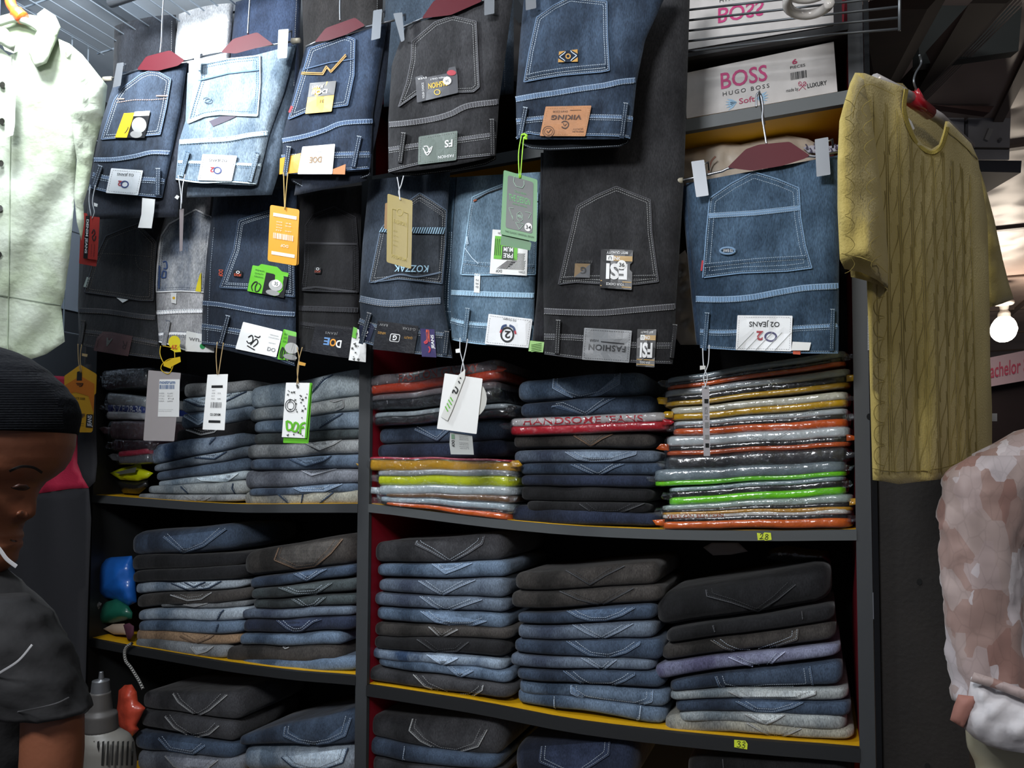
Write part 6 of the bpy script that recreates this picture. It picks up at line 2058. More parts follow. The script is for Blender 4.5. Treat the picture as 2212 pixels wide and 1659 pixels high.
# floral green-edged tag
r, c, S, q = swing_tag('white floral swing tag with green edge and green graffiti letters on tan cord', R14((200, 230), (390, 232), (352, 645), (168, 636)), [R6((282, 1210), (298, 1300), (290, 1400), (280, 1488)), R6((322, 1210), (300, 1290), (284, 1380), (292, 1480))], Lw - .02, 6, M_WHITE, M_TAN, 1,
                       backs=[(R14((380, 232), (398, 234), (368, 684), (178, 680), (182, 636)), M_GREEN)])
floral(q, S, c, .0012, 26, 11, mat('print_charcoal', '#3c3e3a', .6), .03, .66)
floral(q, S, c, .0012, 8, 12, mat('print_charcoal', '#3c3e3a', .6), .9, .97)
patch('green_side', qrect(q, .93, 0, 1, 1), S, M_GREEN, c, .0016, .0003)
V, Fc = [], []
ring(V, Fc, *q(.25, .42), 12, 14, .12, S, .0018)
ring(V, Fc, *q(.25, .42), 8, 9, .15, S, .0018)
mk('round_emblem', V, Fc, M_INK, c)
strokes(S, [[q(.14, .7), q(.2, .86), q(.38, .84), q(.34, .74), q(.14, .7)], [q(.48, .72), q(.4, .86), q(.56, .88), q(.62, .76), q(.48, .72)], [q(.72, .92), q(.74, .76), q(.92, .72)], [q(.74, .82), q(.88, .8)]], M_GREEN, c, 4.5, .0018)
patch('tan_stub', R14((300, 72), (348, 85), (342, 106), (296, 98)), S, mat('amber_stub', '#c4913a', .6), r, .004, .002)

# big white tag
r, c, S, q = swing_tag('large plain white swing tag hanging in front of the loose navy jeans', R14((1385, 160), (1668, 200), (1622, 614), (1326, 574)), [R6((1500, 1140), (1500, 1240), (1530, 1370), (1512, 1455)), R6((1556, 1148), (1540, 1240), (1505, 1400), (1518, 1450))], Lw - .045, 12, M_WHITE, M_WSTR, 2,
                       backs=[(circle(*R14((1575, 350))[0], 36, 42), mat('white_card2', '#c9c9c2', .5))])
Qs = R14((1500, 165), (1530, 170), (1410, 515), (1350, 470)); q2 = quadmap(Qs)
p = patch('paper_ribbon', R14((1490, 170), (1538, 130), (1535, 190), (1440, 440), (1405, 515), (1355, 485)), S, mat('white_card3', '#d6d6d0', .5), c, .004, .001)
strokes(S, [[q2(.3, .08), q2(.7, .1)], [q2(.3, .16), q2(.75, .2)], [q2(.2, .3), q2(.8, .34), q2(.75, .42), q2(.2, .38), q2(.25, .46)]], M_INK, p, 3, .0054)
strokes(S, [[q2(.2, .55), q2(.7, .6)], [q2(.1, .62), q2(.75, .68)], [q2(.15, .7), q2(.7, .76)], [q2(.1, .78), q2(.6, .84)]], M_GREEN, p, 2.4, .0054)
p = patch('care_label', R14((1425, 600), (1590, 625), (1602, 768), (1430, 765), (1420, 690)), S, mat('grey_label', '#aeb1ae', .6), r, -.012, .001)
q2 = quadmap(R14((1425, 600), (1590, 615), (1602, 768), (1430, 765)))
patch('green_block', qrect(q2, .05, .08, .2, .3), S, mat('dull_green_ink', '#6a8a70', .6), p, -.0112, .0003)
lettering([qtext(q2, s, .4, v, .4, .03, True) for s, v in (('COTTON', .12), ('POLYESTER', .2), ('ELASTANE', .28), ('WASH', .44), ('COLD', .52), ('IRON', .62), ('LOW', .7))] + [qtext(q2, 'DOF', .06, .36, .12, .3, False, .02, vert=True)], S, M_INK, p, -.0108)
patch('white_stub', R6((1465, 1225), (1500, 1218), (1500, 1250), (1468, 1252)), S, M_WHITE, r, .004, .002)

# narrow right tag
r, c, S, q = swing_tag('slim grey-white swing tag on beaded cord under the medium blue jeans', [(1516, 833), (1532, 833), (1534, 985), (1520, 985)], [[(1518, 752), (1520, 790), (1528, 815), (1522, 838)], [(1532, 745), (1530, 785), (1520, 815), (1526, 838)]], Lw - .035, 25, mat('grey_white_card', '#b5b1b5', .55), M_WSTR, 1)
for a, b, mm in ((.19, .25, M_INK), (.52, .6, M_GREYINK), (.7, .76, M_GREYINK), (.82, .88, M_INK)): patch('printed_block', qrect(q, .3, a, .85, b), S, mm, c, .0008, .0003)
lettering([qtext(q, 'SIZE 34', .3, .3, .4, .18, False, 0, vert=True)], S, M_GREYINK, c, .0012)
patch('white_stub', [(1512, 790), (1524, 790), (1524, 797), (1512, 799)], S, M_WHITE, r, .004, .002)


# ================================================================ lofted shapes (mannequin, person, lamp)
class Loft:
    def __init__(s, rows, d, k=.8, bump=None, dr=None):
        """rows: (photo y, left x, right x); d distance in metres; k depth / half width"""
        s.rows, s.d, s.k, s.bump, s.dr = sorted(rows), d, k, bump, dr

    def at(s, y):
        R = s.rows
        if y <= R[0][0]: return R[0][1:]
        for i in range(len(R) - 1):
            if y <= R[i + 1][0]:
                t = (y - R[i][0]) / (R[i + 1][0] - R[i][0])
                t = t * t * (3 - 2 * t) * .35 + t * .65
                return R[i][1] + (R[i + 1][1] - R[i][1]) * t, R[i][2] + (R[i + 1][2] - R[i][2]) * t
        return R[-1][1:]

    def S(s, px, py, off=0.0):
        a, b = s.at(py)
        cx, w = (a + b) / 2, max(1, (b - a) / 2)
        t = max(-.98, min(.98, (px - cx) / w))
        dd = s.d - s.k * w / F * s.d * math.sqrt(1 - t * t) - off
        return Wd(px, py, dd)

    def geo(s, V, Fc, ny=24, na=28, cap=True, wr=0.0, seed=0):
        y0, y1 = s.rows[0][0], s.rows[-1][0]
        base = len(V)
        for j in range(ny + 1):
            y = y0 + (y1 - y0) * j / ny
            a, b = s.at(y)
            cx, w = (a + b) / 2, (b - a) / 2
            c = Wd(cx, y, s.d)
            wm = w / F * s.d
            for i in range(na):
                an = 2 * math.pi * i / na
                e = 0
                if s.bump and math.cos(an) > 0:
                    e = s.bump(y) / F * s.d * math.exp(-(math.sin(an) / .22) ** 2)
                n = wr * noise.noise(Vector((math.cos(an) * 2.2, math.sin(an) * 2.2, y * .018 + seed))) + wr * .5 * noise.noise(Vector((math.cos(an) * 4, math.sin(an) * 4, y * .04 + seed)))
                V.append(tuple(c + RT * ((wm + n) * math.cos(an) + e) + _f0 * ((wm * s.k + n) * math.sin(an))))
        for j in range(ny):
            for i in range(na):
                a = base + j * na + i
                b = base + j * na + (i + 1) % na
                Fc.append((a, b, b + na, a + na))
        if cap:
            Fc.append(tuple(base + i for i in range(na))[::-1])
            Fc.append(tuple(base + ny * na + i for i in range(na)))

    def mesh(s, name, m, parent=None, **k):
        V, Fc = [], []
        s.geo(V, Fc, **k)
        return mk(name, V, Fc, m, parent, smooth=True)


def Pp(p0, n):
    n = n.normalized()

    def S(x, y, off=0.0):
        d = ray(x, y)
        return CAM + d * ((p0 + n * off - CAM).dot(n) / d.dot(n))
    return S


def proj(p):
    v = Vector(p) - CAM
    z = v.dot(FW)
    return 1106 + F * v.dot(RT) / z, CY - F * v.dot(UP) / z


# ---------------------------------------------------------------- yellow knitted shirt, turned away to the right
pa = Wd(1850, 160, .97)
dz = pa.z - CAM.z
rb_ = ray(2130, 400)
pb = CAM + rb_ * (dz / rb_.z)
hd = Vector((pb.x - pa.x, pb.y - pa.y, 0)).normalized()
nrm = hd.cross(Vector((0, 0, 1)))
if nrm.dot(CAM - pa) < 0: nrm = -nrm
SY0 = Pp(pa, nrm)


def SY(x, y, off=0.0):
    f = .010 * noise.noise(Vector((x * .022, y * .0022, 5.0))) + .003 * noise.noise(Vector((x * .05, y * .006, 9.0)))
    return SY0(x, y, off + f)


KN = mat('mustard_knit', '#a99750', .75, bump=.3, bscale=320, sheen=.2, col2='#b3a15c')
KL = mat('knit_groove', '#9c8b47', .8)
r = empty('knitted_shirt', tuple(Wd(1900, 1040, 1.05)), 'mustard yellow short-sleeved shirt with cable pattern on a red and silver hanger at the right', 'shirt')
front = [(1847, 157), (1868, 158), (1905, 172), (1948, 186), (1958, 196), (1957, 232), (1964, 262), (1977, 292), (1995, 314), (2013, 322), (2028, 312), (2037, 286), (2042, 262), (2050, 262), (2098, 310), (2113, 344), (2125, 420), (2133, 475), (2138, 660), (2139, 776), (2143, 880), (2143, 985), (2100, 1015), (2046, 1034), (1990, 1040), (1941, 1046), (1910, 1040), (1885, 1037), (1881, 900), (1877, 740), (1872, 600), (1868, 420), (1860, 250)]
patch('shirt_front', front, SY, KN, r, 0, .004, step=16, smooth=True)
patch('shirt_back', [(1850, 170), (1950, 180), (1975, 208), (2010, 235), (2045, 255), (2095, 320), (2130, 480), (2136, 960), (2040, 1030), (1890, 1030), (1880, 640)], lambda x, y, o=0: SY0(x, y, o - .05), KN, r, 0, .004, step=24)
lines(SY, [sp2([(1958, 192), (1953, 232), (1960, 265), (1973, 297), (1993, 321), (2014, 330), (2033, 318), (2043, 290), (2047, 272)])], mat('mustard_rib', '#ab9948', .75, bump=.4, bscale=400), r, 'neck_rib', 10, .0, None, .0015)
sl = [(1847, 157), (1836, 180), (1822, 228), (1813, 262), (1809, 350), (1809, 450), (1814, 560), (1824, 581), (1860, 588), (1895, 605), (1918, 624), (1919, 560), (1912, 480), (1902, 400), (1893, 320), (1880, 240), (1866, 172)]
SS = lambda x, y, o=0: SY(x, y, o + .018)
patch('sleeve', sl, SS, KN, r, 0, .012, step=13, inflate=.02, ik=24, wr=.003, ws=.02, seed=3)
patch('sleeve_lining', [(1836, 580), (1838, 598), (1870, 606), (1905, 618), (1917, 626), (1890, 600), (1860, 586)], lambda x, y, o=0: SY(x, y, o + .004), KN, r, 0, .004)
patch('sleeve', [(2110, 345), (2128, 400), (2148, 475), (2166, 560), (2180, 615), (2190, 646), (2165, 656), (2138, 664), (2128, 560), (2120, 440)], lambda x, y, o=0: SY0(x, y, o - .03), KN, r, 0, .01, step=13, inflate=.012, ik=14, wr=.008, ws=.03)
lines(lambda x, y, o=0: SS(x, y, o + .015), [sp2([(1842, 255), (1849, 215), (1862, 190), (1880, 182), (1905, 192), (1935, 206)]), [(1818, 548), (1860, 556), (1895, 570), (1917, 590)]], KL, r, 'seam_lines', 1.6, .001)
lines(SY, [sp2([(1884, 1012), (1941, 1018), (2046, 1008), (2143, 960)]), sp2([(2046, 283), (2080, 312), (2113, 344)])], KL, r, 'hem_lines', 1.4, .0008)
# cable pattern: grooves that follow the cloth
V, Fc = [], []
zt, zb = 2.02, proj
for k in range(9):
    s0 = .075 + k * .046
    base_ = pa + hd * s0
    for sgn in (-1, 1):
        path = []
        for t in range(60):
            z = pa.z - .005 - t * .011
            x, y = proj(Vector((base_.x, base_.y, z)) + hd * (sgn * .0195))
            if inside(x, y, front) and pdist(x, y, front) > 9: path.append((x, y))
            else:
                if len(path) > 3: strip(V, Fc, path, SY, .0012, 1.1, .0002, 0, 4)
                path = []
        if len(path) > 3: strip(V, Fc, path, SY, .0012, 1.1, .0002, 0, 4)
    for c in range(12):
        for sgn in (1,):
            path = []
            for t in range(13):
                a = t / 12
                z = pa.z - .02 - (c + a * 1.35 - .35 * (k % 2)) * .056
                x, y = proj(Vector((base_.x, base_.y, z)) + hd * (.013 * math.cos(a * math.pi) + .004 * math.sin(a * math.pi * 2)))
                if inside(x, y, front) and pdist(x, y, front) > 8: path.append((x, y))
            if len(path) > 5: strip(V, Fc, sp2(path, 2), SY, .0012, 1.2, .0002, 0, 3)
mk('cable_grooves', V, Fc, KL, r)
V, Fc = [], []
for c in range(9):
    y0 = 215 + c * 42
    strip(V, Fc, sp2([(1826, y0), (1838, y0 + 6), (1846, y0 + 20), (1836, y0 + 34), (1824, y0 + 40)], 5), lambda x, y, o=0: SS(x, y, o + .021), .001, 1.3, .0002, 0, 3)
    if y0 < 560: strip(V, Fc, sp2([(1884 + c * 2.5, y0), (1868 + c * 2.5, y0 + 10), (1862 + c * 2.5, y0 + 24), (1874 + c * 2.5, y0 + 38)], 5), lambda x, y, o=0: SS(x, y, o + .021), .001, 1.3, .0002, 0, 3)
for c in range(8):
    y0 = 640 + c * 46
    strip(V, Fc, sp2([(1912, y0), (1894, y0 + 6), (1888, y0 + 22), (1894, y0 + 38), (1912, y0 + 44)], 5), SY, .001, 1.3, .0002, 0, 3)
strip(V, Fc, [(1917, 630), (1920, 800), (1922, 1030)], SY, .001, 1.6, .0004, 0, 6)
mk('petal_grooves', V, Fc, KL, r)
p = patch('neck_label', [(1960, 252), (1969, 262), (1976, 278), (1970, 282), (1961, 268)], lambda x, y, o=0: SY0(x, y, o - .02), M_WHITE, r, 0, .001)
patch('side_label', [(2143, 893), (2154, 893), (2154, 910), (2142, 910)], SY0, M_WHITE, r, -.02, .001)
# its hanger
r = empty('shirt_hanger', tuple(SY0(1995, 235, .0)), 'silver and red tube hanger with thin wire hook inside the mustard shirt', 'hanger')
SH = lambda x, y, o=0: SY0(x, y, o - .02)
V, Fc = [], []
tube(V, Fc, [SH(*p) for p in ((1890, 172), (1958, 206), (1972, 215))], .0085, 10)
tube(V, Fc, [SH(*p) for p in ((2000, 238), (2030, 256), (2095, 318))], .0085, 10)
mk('silver_tube', V, Fc, mat('silver_tube', '#b9b4b2', .3, metal=.4), r, smooth=True)
V, Fc = [], []
tube(V, Fc, [SH(*p) for p in ((1966, 212), (1985, 226), (2008, 244))], .0105, 12)
tube(V, Fc, [SH(*p) for p in ((1990, 226), (1984, 208), (1980, 192))], [.008, .006, .003], 8)
mk('red_grip', V, Fc, mat('red_plastic', '#a01c26', .25, coat=.5), r, smooth=True)
V, Fc = [], []
tube(V, Fc, [SH(a, b) for a, b in sp2([(1980, 195), (1974, 176), (1978, 158), (1990, 136), (1986, 118)], 5)], .0016, 6)
mk('hook', V, Fc, mat('dull_wire', '#6f7376', .4, metal=.7), r, smooth=True)

# ---------------------------------------------------------------- patterned shirt on a mannequin
PT = bpy.data.materials.new('patchwork_print')
PT.use_nodes = True
nt = PT.node_tree
b = nt.nodes['Principled BSDF']
b.inputs['Roughness'].default_value = .6
b.inputs['Sheen Weight'].default_value = .2
tc = nt.nodes.new('ShaderNodeTexCoord')
mp = nt.nodes.new('ShaderNodeMapping')
mp.inputs['Rotation'].default_value = (.5, .7, .6)
mp.inputs['Scale'].default_value = (1, 1, .55)
nt.links.new(tc.outputs['Object'], mp.inputs['Vector'])
vo = nt.nodes.new('ShaderNodeTexVoronoi')
vo.inputs['Scale'].default_value = 30
vo.distance = 'CHEBYCHEV'
nt.links.new(mp.outputs['Vector'], vo.inputs['Vector'])
rp = nt.nodes.new('ShaderNodeValToRGB')
els = rp.color_ramp.elements
els[0].color = H('#b5abad'); els[1].position = .2; els[1].color = H('#967c74')
rp.color_ramp.interpolation = 'CONSTANT'
for p_, c_ in ((.42, '#a08e89'), (.58, '#c3bbbd'), (.66, '#8c6b62'), (.82, '#a3918e')):
    e = els.new(p_); e.color = H(c_)
sx = nt.nodes.new('ShaderNodeSeparateColor')
nt.links.new(vo.outputs['Color'], sx.inputs[0])
nt.links.new(sx.outputs[0], rp.inputs['Fac'])
v2 = nt.nodes.new('ShaderNodeTexVoronoi')
v2.feature = 'DISTANCE_TO_EDGE'
v2.inputs['Scale'].default_value = 55
nt.links.new(mp.outputs['Vector'], v2.inputs['Vector'])
mr = nt.nodes.new('ShaderNodeMapRange')
mr.inputs['From Max'].default_value = .06
mr.inputs['To Min'].default_value = .88
nt.links.new(v2.outputs['Distance'], mr.inputs['Value'])
mx = nt.nodes.new('ShaderNodeVectorMath'); mx.operation = 'SCALE'
nt.links.new(rp.outputs['Color'], mx.inputs[0])
nt.links.new(mr.outputs['Result'], mx.inputs['Scale'])
nt.links.new(mx.outputs['Vector'], b.inputs['Base Color'])
M_WCL = mat('white_cotton', '#c4c0c2', .7, bump=.5, bscale=30)
r = empty('mannequin', tuple(Wd(2200, 1700, 1.12)), 'cream mannequin in a pink-brown patchwork print shirt with rolled white cuff at the lower right', 'mannequin')
Loft([(905, 2300, 2380), (925, 2205, 2560), (950, 2160, 2620), (985, 2105, 2660), (1060, 2110, 2680), (1180, 2170, 2670), (1400, 2190, 2640), (1600, 2200, 2640), (1900, 2190, 2650)], 1.16, .42).mesh('shirt_body', PT, r, wr=.008, ny=40, na=40)
Loft([(985, 2100, 2250), (1005, 2066, 2248), (1030, 2046, 2240), (1070, 2038, 2226), (1107, 2031, 2214), (1180, 2036, 2204), (1300, 2040, 2198), (1376, 2049, 2206), (1440, 2055, 2224), (1491, 2058, 2246), (1515, 2066, 2262)], 1.08, .62).mesh('sleeve', PT, r, wr=.007, ny=44, na=40, seed=4)
Loft([(720, 2320, 2420), (760, 2318, 2424), (850, 2318, 2424), (925, 2300, 2450)], 1.16, .9).mesh('neck', mat('mannequin_cream', '#a8a28c', .45), r)
Loft([(850, 2312, 2432), (870, 2300, 2440), (915, 2285, 2462)], 1.16, .85).mesh('collar', PT, r)
SM = PN(2130, 1520, None, -10, 1.0)
patch('rolled_cuff', [(2098, 1462), (2150, 1478), (2212, 1502), (2290, 1535), (2290, 1640), (2212, 1627), (2170, 1621), (2133, 1611), (2105, 1595), (2082, 1573), (2088, 1520)], SM, M_WCL, r, 0, .06, step=12, inflate=.028, ik=30, wr=.014, ws=.03, seed=3)
patch('cuff_edge', [(2104, 1452), (2150, 1466), (2212, 1488), (2290, 1520), (2290, 1545), (2212, 1512), (2150, 1488), (2096, 1472)], SM, PT, r, .022, .01, step=12, inflate=.006)
patch('cuff_tab', [(2070, 1500), (2112, 1505), (2096, 1540), (2081, 1573), (2052, 1555), (2060, 1525)], SM, mat('terracotta_cotton', '#9a6a5e', .7), r, .01, .02, step=10, inflate=.008, ik=10)
Loft([(1570, 2095, 2290), (1620, 2098, 2285), (1660, 2116, 2280), (1760, 2130, 2270), (1900, 2150, 2260)], 1.08, .8).mesh('forearm', mat('mannequin_cream', '#a8a28c', .45), r)

# ---------------------------------------------------------------- person with a dark cap (lower left)
SK = mat('skin', '#74452f', .5, bump=.12, bscale=90, var=.15, vscale=25)
dP = .82
headrows = [(757, -60, -20), (772, -130, 40), (800, -195, 86), (840, -222, 124), (880, -234, 141), (930, -238, 149), (960, -238, 147), (990, -235, 138), (1012, -232, 125), (1028, -230, 106), (1044, -226, 82), (1062, -222, 70), (1085, -215, 62), (1108, -206, 54), (1128, -198, 42), (1146, -190, 36), (1158, -184, 41), (1168, -180, 36), (1178, -176, 40), (1192, -170, 31), (1212, -165, 28), (1232, -162, 8), (1250, -165, -30), (1275, -172, -52), (1310, -190, -50), (1340, -250, 20), (1380, -330, 90), (1440, -380, 120), (1560, -390, 110), (1800, -380, 90)]


def nose(y):
    T = [(1036, 0), (1050, 3), (1066, 7), (1085, 14), (1102, 21), (1112, 24), (1120, 20), (1127, 8), (1134, 0)]
    if y <= T[0][0] or y >= T[-1][0]: return 0
    for i in range(len(T) - 1):
        if y <= T[i + 1][0]:
            return T[i][1] + (T[i + 1][1] - T[i][1]) * (y - T[i][0]) / (T[i + 1][0] - T[i][0])
    return 0


hl = Loft(headrows, dP, .74, bump=nose)
V, Fc = [], []
hl.geo(V, Fc, ny=150, na=56)
Loft([(1480, 50, 130), (1510, 54, 150), (1545, 52, 176), (1620, 50, 176), (1760, 40, 165)], dP - .10, .85).geo(V, Fc, ny=20)
pe = mk('person', V, Fc, SK, None, smooth=True)
tag(pe, 'person in a dark knitted cap and black shirt with white piping, looking down, lower left', 'person')
# eye, brow, nostril, lips, ear on the near side of the head
patch('eyelid', [(26, 1052), (40, 1045), (58, 1047), (64, 1054), (50, 1058), (34, 1058)], hl.S, mat('skin_dark', '#3c221a', .5), pe, .0015, .003, step=4, inflate=.003, ik=4)
strokes(hl.S, [[(24, 1053), (40, 1058), (56, 1058), (65, 1053)]], mat('lash', '#120c0a', .7), pe, 2.2, .004, 'eyelashes')
strokes(hl.S, [[(20, 1018), (45, 1008), (72, 1010), (92, 1022)]], mat('lash', '#120c0a', .7), pe, 6, .001, 'eyebrow')
strokes(hl.S, [[(22, 1166), (30, 1169), (37, 1168)]], mat('skin_dark', '#3c221a', .5), pe, 4, .001, 'mouth_line')
patch('nostril_wing', circle(48, 1112, 13, 10), hl.S, SK, pe, -.002, .004, step=5, inflate=.007, ik=7)
patch('ear', sp2([(-70, 1040), (-50, 1025), (-32, 1040), (-34, 1080), (-52, 1115), (-66, 1100), (-72, 1060)], 3), hl.S, SK, pe, 0, .006, step=8, inflate=.012, ik=8)
cap = Loft([(750, -70, 0), (758, -110, 28), (775, -165, 62), (800, -212, 96), (835, -240, 130), (865, -250, 149), (895, -254, 157), (915, -252, 158), (932, -248, 154), (936, -246, 150)], dP, .78)
cm_ = mat('dark_knit', '#101216', .95, bump=.4, bscale=240, spec=.1)
co = cap.mesh('cap', cm_, pe, ny=40, na=48, wr=.002)
V, Fc = [], []
for k in range(24):
    y = 800 + k * 5.4
    a, b_ = cap.at(y)
    strip(V, Fc, [(a + (b_ - a) * (.1 + .86 * t / 16), y + 2) for t in range(17)], cap.S, .0004, 2.4, .0006, 0, 12)
mk('knit_ribs', V, Fc, cm_, co, smooth=True, kind='stuff')
SHT = mat('black_jersey', '#19191b', .85, bump=.3, bscale=60)
ts = Loft([(1232, -190, 0), (1262, -215, 34), (1300, -260, 62), (1340, -330, 96), (1400, -385, 118), (1460, -400, 126), (1600, -402, 118), (1800, -395, 100)], dP, .82)
ts.mesh('shirt', SHT, pe, ny=40, na=44, wr=.006)
sv = Loft([(1290, -70, 60), (1330, -90, 98), (1400, -80, 138), (1470, -50, 164), (1520, -10, 182), (1536, 10, 190)], dP - .10, .9)
sv.mesh('shirt_sleeve', SHT, pe, ny=30, na=36, wr=.005, seed=5)
M_PIPE = mat('white_piping', '#9a9a9c', .7)
strokes(sv.S, [[(-40, 1478), (0, 1453), (40, 1427), (70, 1392)]], M_PIPE, pe, 5, .008, 'sleeve_piping')
strokes(lambda x, y, o=0: Wd(x, y, dP - .12 - o), [[(-30, 1150), (0, 1188), (15, 1208), (36, 1224)]], M_PIPE, pe, 9, 0, 'collar_piping')
strokes(sv.S, [[(20, 1540), (70, 1532), (120, 1520), (150, 1506)]], mat('grey_piping', '#4a4a4c', .7), pe, 3, .01, 'hem_piping')

# ---------------------------------------------------------------- crimson and black jersey hanging behind the person
JS0 = PY(-.075)
JS = lambda x, y, o=0: JS0(x, y, o + .012 * noise.noise(Vector((x * .04, y * .004, 2))))
CR = mat('crimson_jersey', '#a81a3c', .7, bump=.2, bscale=200)
r = empty('sports_jersey', tuple(JS0(120, 1659)), 'black and crimson jersey hanging on the left behind the person in the cap', 'jersey')
patch('crimson_panel', [(20, 800), (101, 811), (138, 813), (166, 828), (168, 900), (167, 1000), (178, 1030), (192, 1054), (150, 1056), (78, 1067), (20, 1075)], JS, CR, r, .002, .004, step=14, smooth=True)
patch('black_panel', [(-60, 1072), (78, 1067), (150, 1056), (192, 1054), (197, 1120), (190, 1300), (184, 1500), (180, 1720), (-60, 1720)], JS, mat('black_jersey2', '#222226', .85), r, 0, .006, step=18, smooth=True)
patch('side_panel', [(166, 790), (198, 786), (206, 860), (210, 1000), (206, 1040), (192, 1054), (178, 1030), (167, 1000), (168, 900)], JS, mat('black_jersey2', '#222226', .85), r, .004, .006, step=12, smooth=True)

# ---------------------------------------------------------------- pale green shirt on an orange hanger (upper left)
p0 = Wd(100, 400, 1.62)
na_ = math.radians(30)
SG0 = Pp(p0, Vector((math.sin(na_), -math.cos(na_), 0)))


def SG(x, y, off=0.0):
    f = .022 * noise.noise(Vector((x * .012 + y * .006, y * .003, 1.0))) + .007 * noise.noise(Vector((x * .03, y * .02, 4.0)))
    return SG0(x, y, off + f)


GS = mat('sage_cotton', '#8b967f', .75, bump=1.0, bscale=34, col2='#b5bdb0', vscale=9)
r = empty('green_shirt', tuple(SG0(0, 770)), 'pale sage green short-sleeved shirt with dark buttons on an orange hanger at the left', 'shirt')
patch('shirt_front', [(-220, 150), (-120, 90), (-40, 70), (20, 120), (60, 100), (100, 70), (130, 84), (176, 120), (172, 240), (165, 345), (160, 440), (150, 560), (138, 645), (132, 662), (140, 738), (100, 765), (58, 779), (0, 763), (-100, 758), (-220, 740)], SG, GS, r, 0, .006, step=18, smooth=True)
patch('sleeve', [(126, 84), (150, 94), (178, 118), (232, 185), (226, 240), (205, 318), (192, 400), (180, 440), (182, 480), (176, 520), (166, 480), (160, 420), (166, 345), (152, 250), (136, 150)], SG, GS, r, .012, .012, step=12, inflate=.014, ik=14, wr=.014, ws=.04)
patch('collar_flap', [(58, 107), (78, 146), (101, 136), (118, 96), (131, 58), (120, 34), (96, 18), (80, 30), (84, 60)], SG, GS, r, .016, .006, step=10, inflate=.008, ik=8)
patch('collar_flap', [(-30, 90), (0, 96), (30, 112), (36, 88), (14, 62), (-20, 50)], SG, GS, r, .016, .006, step=10, inflate=.008, ik=8)
patch('inner_collar', [(-20, 40), (30, 26), (80, 34), (104, 66), (70, 100), (36, 118), (10, 108)], lambda x, y, o=0: SG0(x, y, o - .03), mat('sage_shade', '#8d9a80', .8), r, 0, .004)
strokes(SG, [[(24, 120), (22, 300), (20, 500), (16, 762)]], mat('sage_seam', '#8f9c84', .8), r, 2, .003, 'placket_seam')
strokes(SG, [[(-200, 620), (-60, 634), (0, 638), (70, 650), (131, 659)]], mat('sage_seam_dark', '#6b7564', .8), r, 2.6, .003, 'tuck_seam')
for x, y in ((5, 183), (4, 262), (2, 353), (0, 450), (-2, 550)):
    patch('button', circle(x, y, 6, 7), SG, mat('dark_button', '#24241f', .35), r, .006, .003)
tk = patch('paper_ticket', [(16, 145), (35, 146), (32, 270), (28, 292), (10, 298)], SG0, M_WHITE, r, .03, .001)
lettering([qtext(quadmap([(16, 145), (35, 146), (32, 296), (10, 296)]), 'BOSTON', .1, .9, .8, .05)], SG0, M_GREYINK, tk, .031)
r = empty('shirt_hanger', tuple(SG0(40, 30)), 'orange plastic hanger with grey bar in the collar of the sage green shirt', 'hanger')
V, Fc = [], []
tube(V, Fc, [SG0(a, b, -.01) for a, b in sp2([(22, -60), (22, 0), (32, 22), (50, 40)], 5)], [.006] * 5 + [.011] * 6 + [.015] * 5, 10)
mk('orange_grip', V, Fc, mat('orange_plastic2', '#d8541c', .3, coat=.4), r, smooth=True)
V, Fc = [], []
tube(V, Fc, [SG0(a, b, -.012) for a, b in sp2([(-60, 70), (20, 42), (50, 44), (80, 58), (112, 90)], 5)], .008, 10)
mk('hanger_bar', V, Fc, mat('grey_plastic', '#9aa096', .4), r, smooth=True)

# ---------------------------------------------------------------- large LED lamp and striped cord, lower left
ld = 1.66
q17 = lambda y, a, b: (1179 + y / 3.456, a / 3.456, b / 3.456)
r = empty('led_lamp', tuple(Wd(235, 1700, ld)), 'large grey LED lamp with screw cap up and slotted vent body at the lower left', 'lamp')
gp = mat('grey_housing', '#484543', .5)
Loft([q17(940, 742, 770), q17(1000, 736, 776), q17(1004, 694, 812), q17(1050, 688, 814), q17(1100, 684, 818)], ld, 1).mesh('screw_cap', mat('nickel', '#77787a', .35, metal=.7), r, ny=30)
Loft([q17(1090, 680, 820), q17(1230, 664, 832), q17(1250, 640, 866), q17(1375, 636, 872)], ld, 1).mesh('neck', gp, r, ny=20)
vb = Loft([q17(1370, 640, 870), q17(1440, 626, 960), q17(1500, 624, 985), q17(1640, 624, 1000), q17(1800, 640, 990)], ld, 1)
vo_ = vb.mesh('vent_body', mat('vent_grey', '#6f6c66', .45), r, ny=24, na=40)
for k in range(10):
    x = 652 + k * 37
    P = [(x, 1462), (x + 16, 1456), (x + 8, 1640), (x - 8, 1640)]
    V, Fc = [], []
    Q = R17(*P)
    patch('vent_slot', Q, vb.S, mat('slot_dark', '#141310', .8), vo_, .001, .001, step=10)
V, Fc = [], []
pts = smoothpath([W(x, y, -.02) for x, y in R17((985, 728), (945, 755), (930, 800), (940, 860), (975, 905), (1010, 960), (1040, 1010), (1068, 1070))], 7)
fm = []
nseg = 0
tube(V, Fc, pts, .0042, 8)
for i in range(len(pts) - 1):
    for j in range(8):
        fm.append(1 if (i + j // 2) % 2 else 0)
fm += [0, 0]
c = mk('striped_cord', V, Fc, None, None, True, None, [mat('cord_black', '#1c1c1c', .8), mat('cord_white', '#b5b2ac', .8)], fm)
tag(c, 'black and white striped cord hanging from the yellow shelf edge', 'cord')
patch_s = patch('spotted_cloth', R17((680, 385), (760, 430), (740, 470), (690, 530), (680, 480)), PY(.03), mat('spotted_cloth', '#8d8d8d', .8, col2='#4a4a4a', vscale=160), None, 0, .01, step=6, inflate=.01, ik=8)
tag(patch_s, 'grey spotted cloth corner beside the green bag', 'cloth')

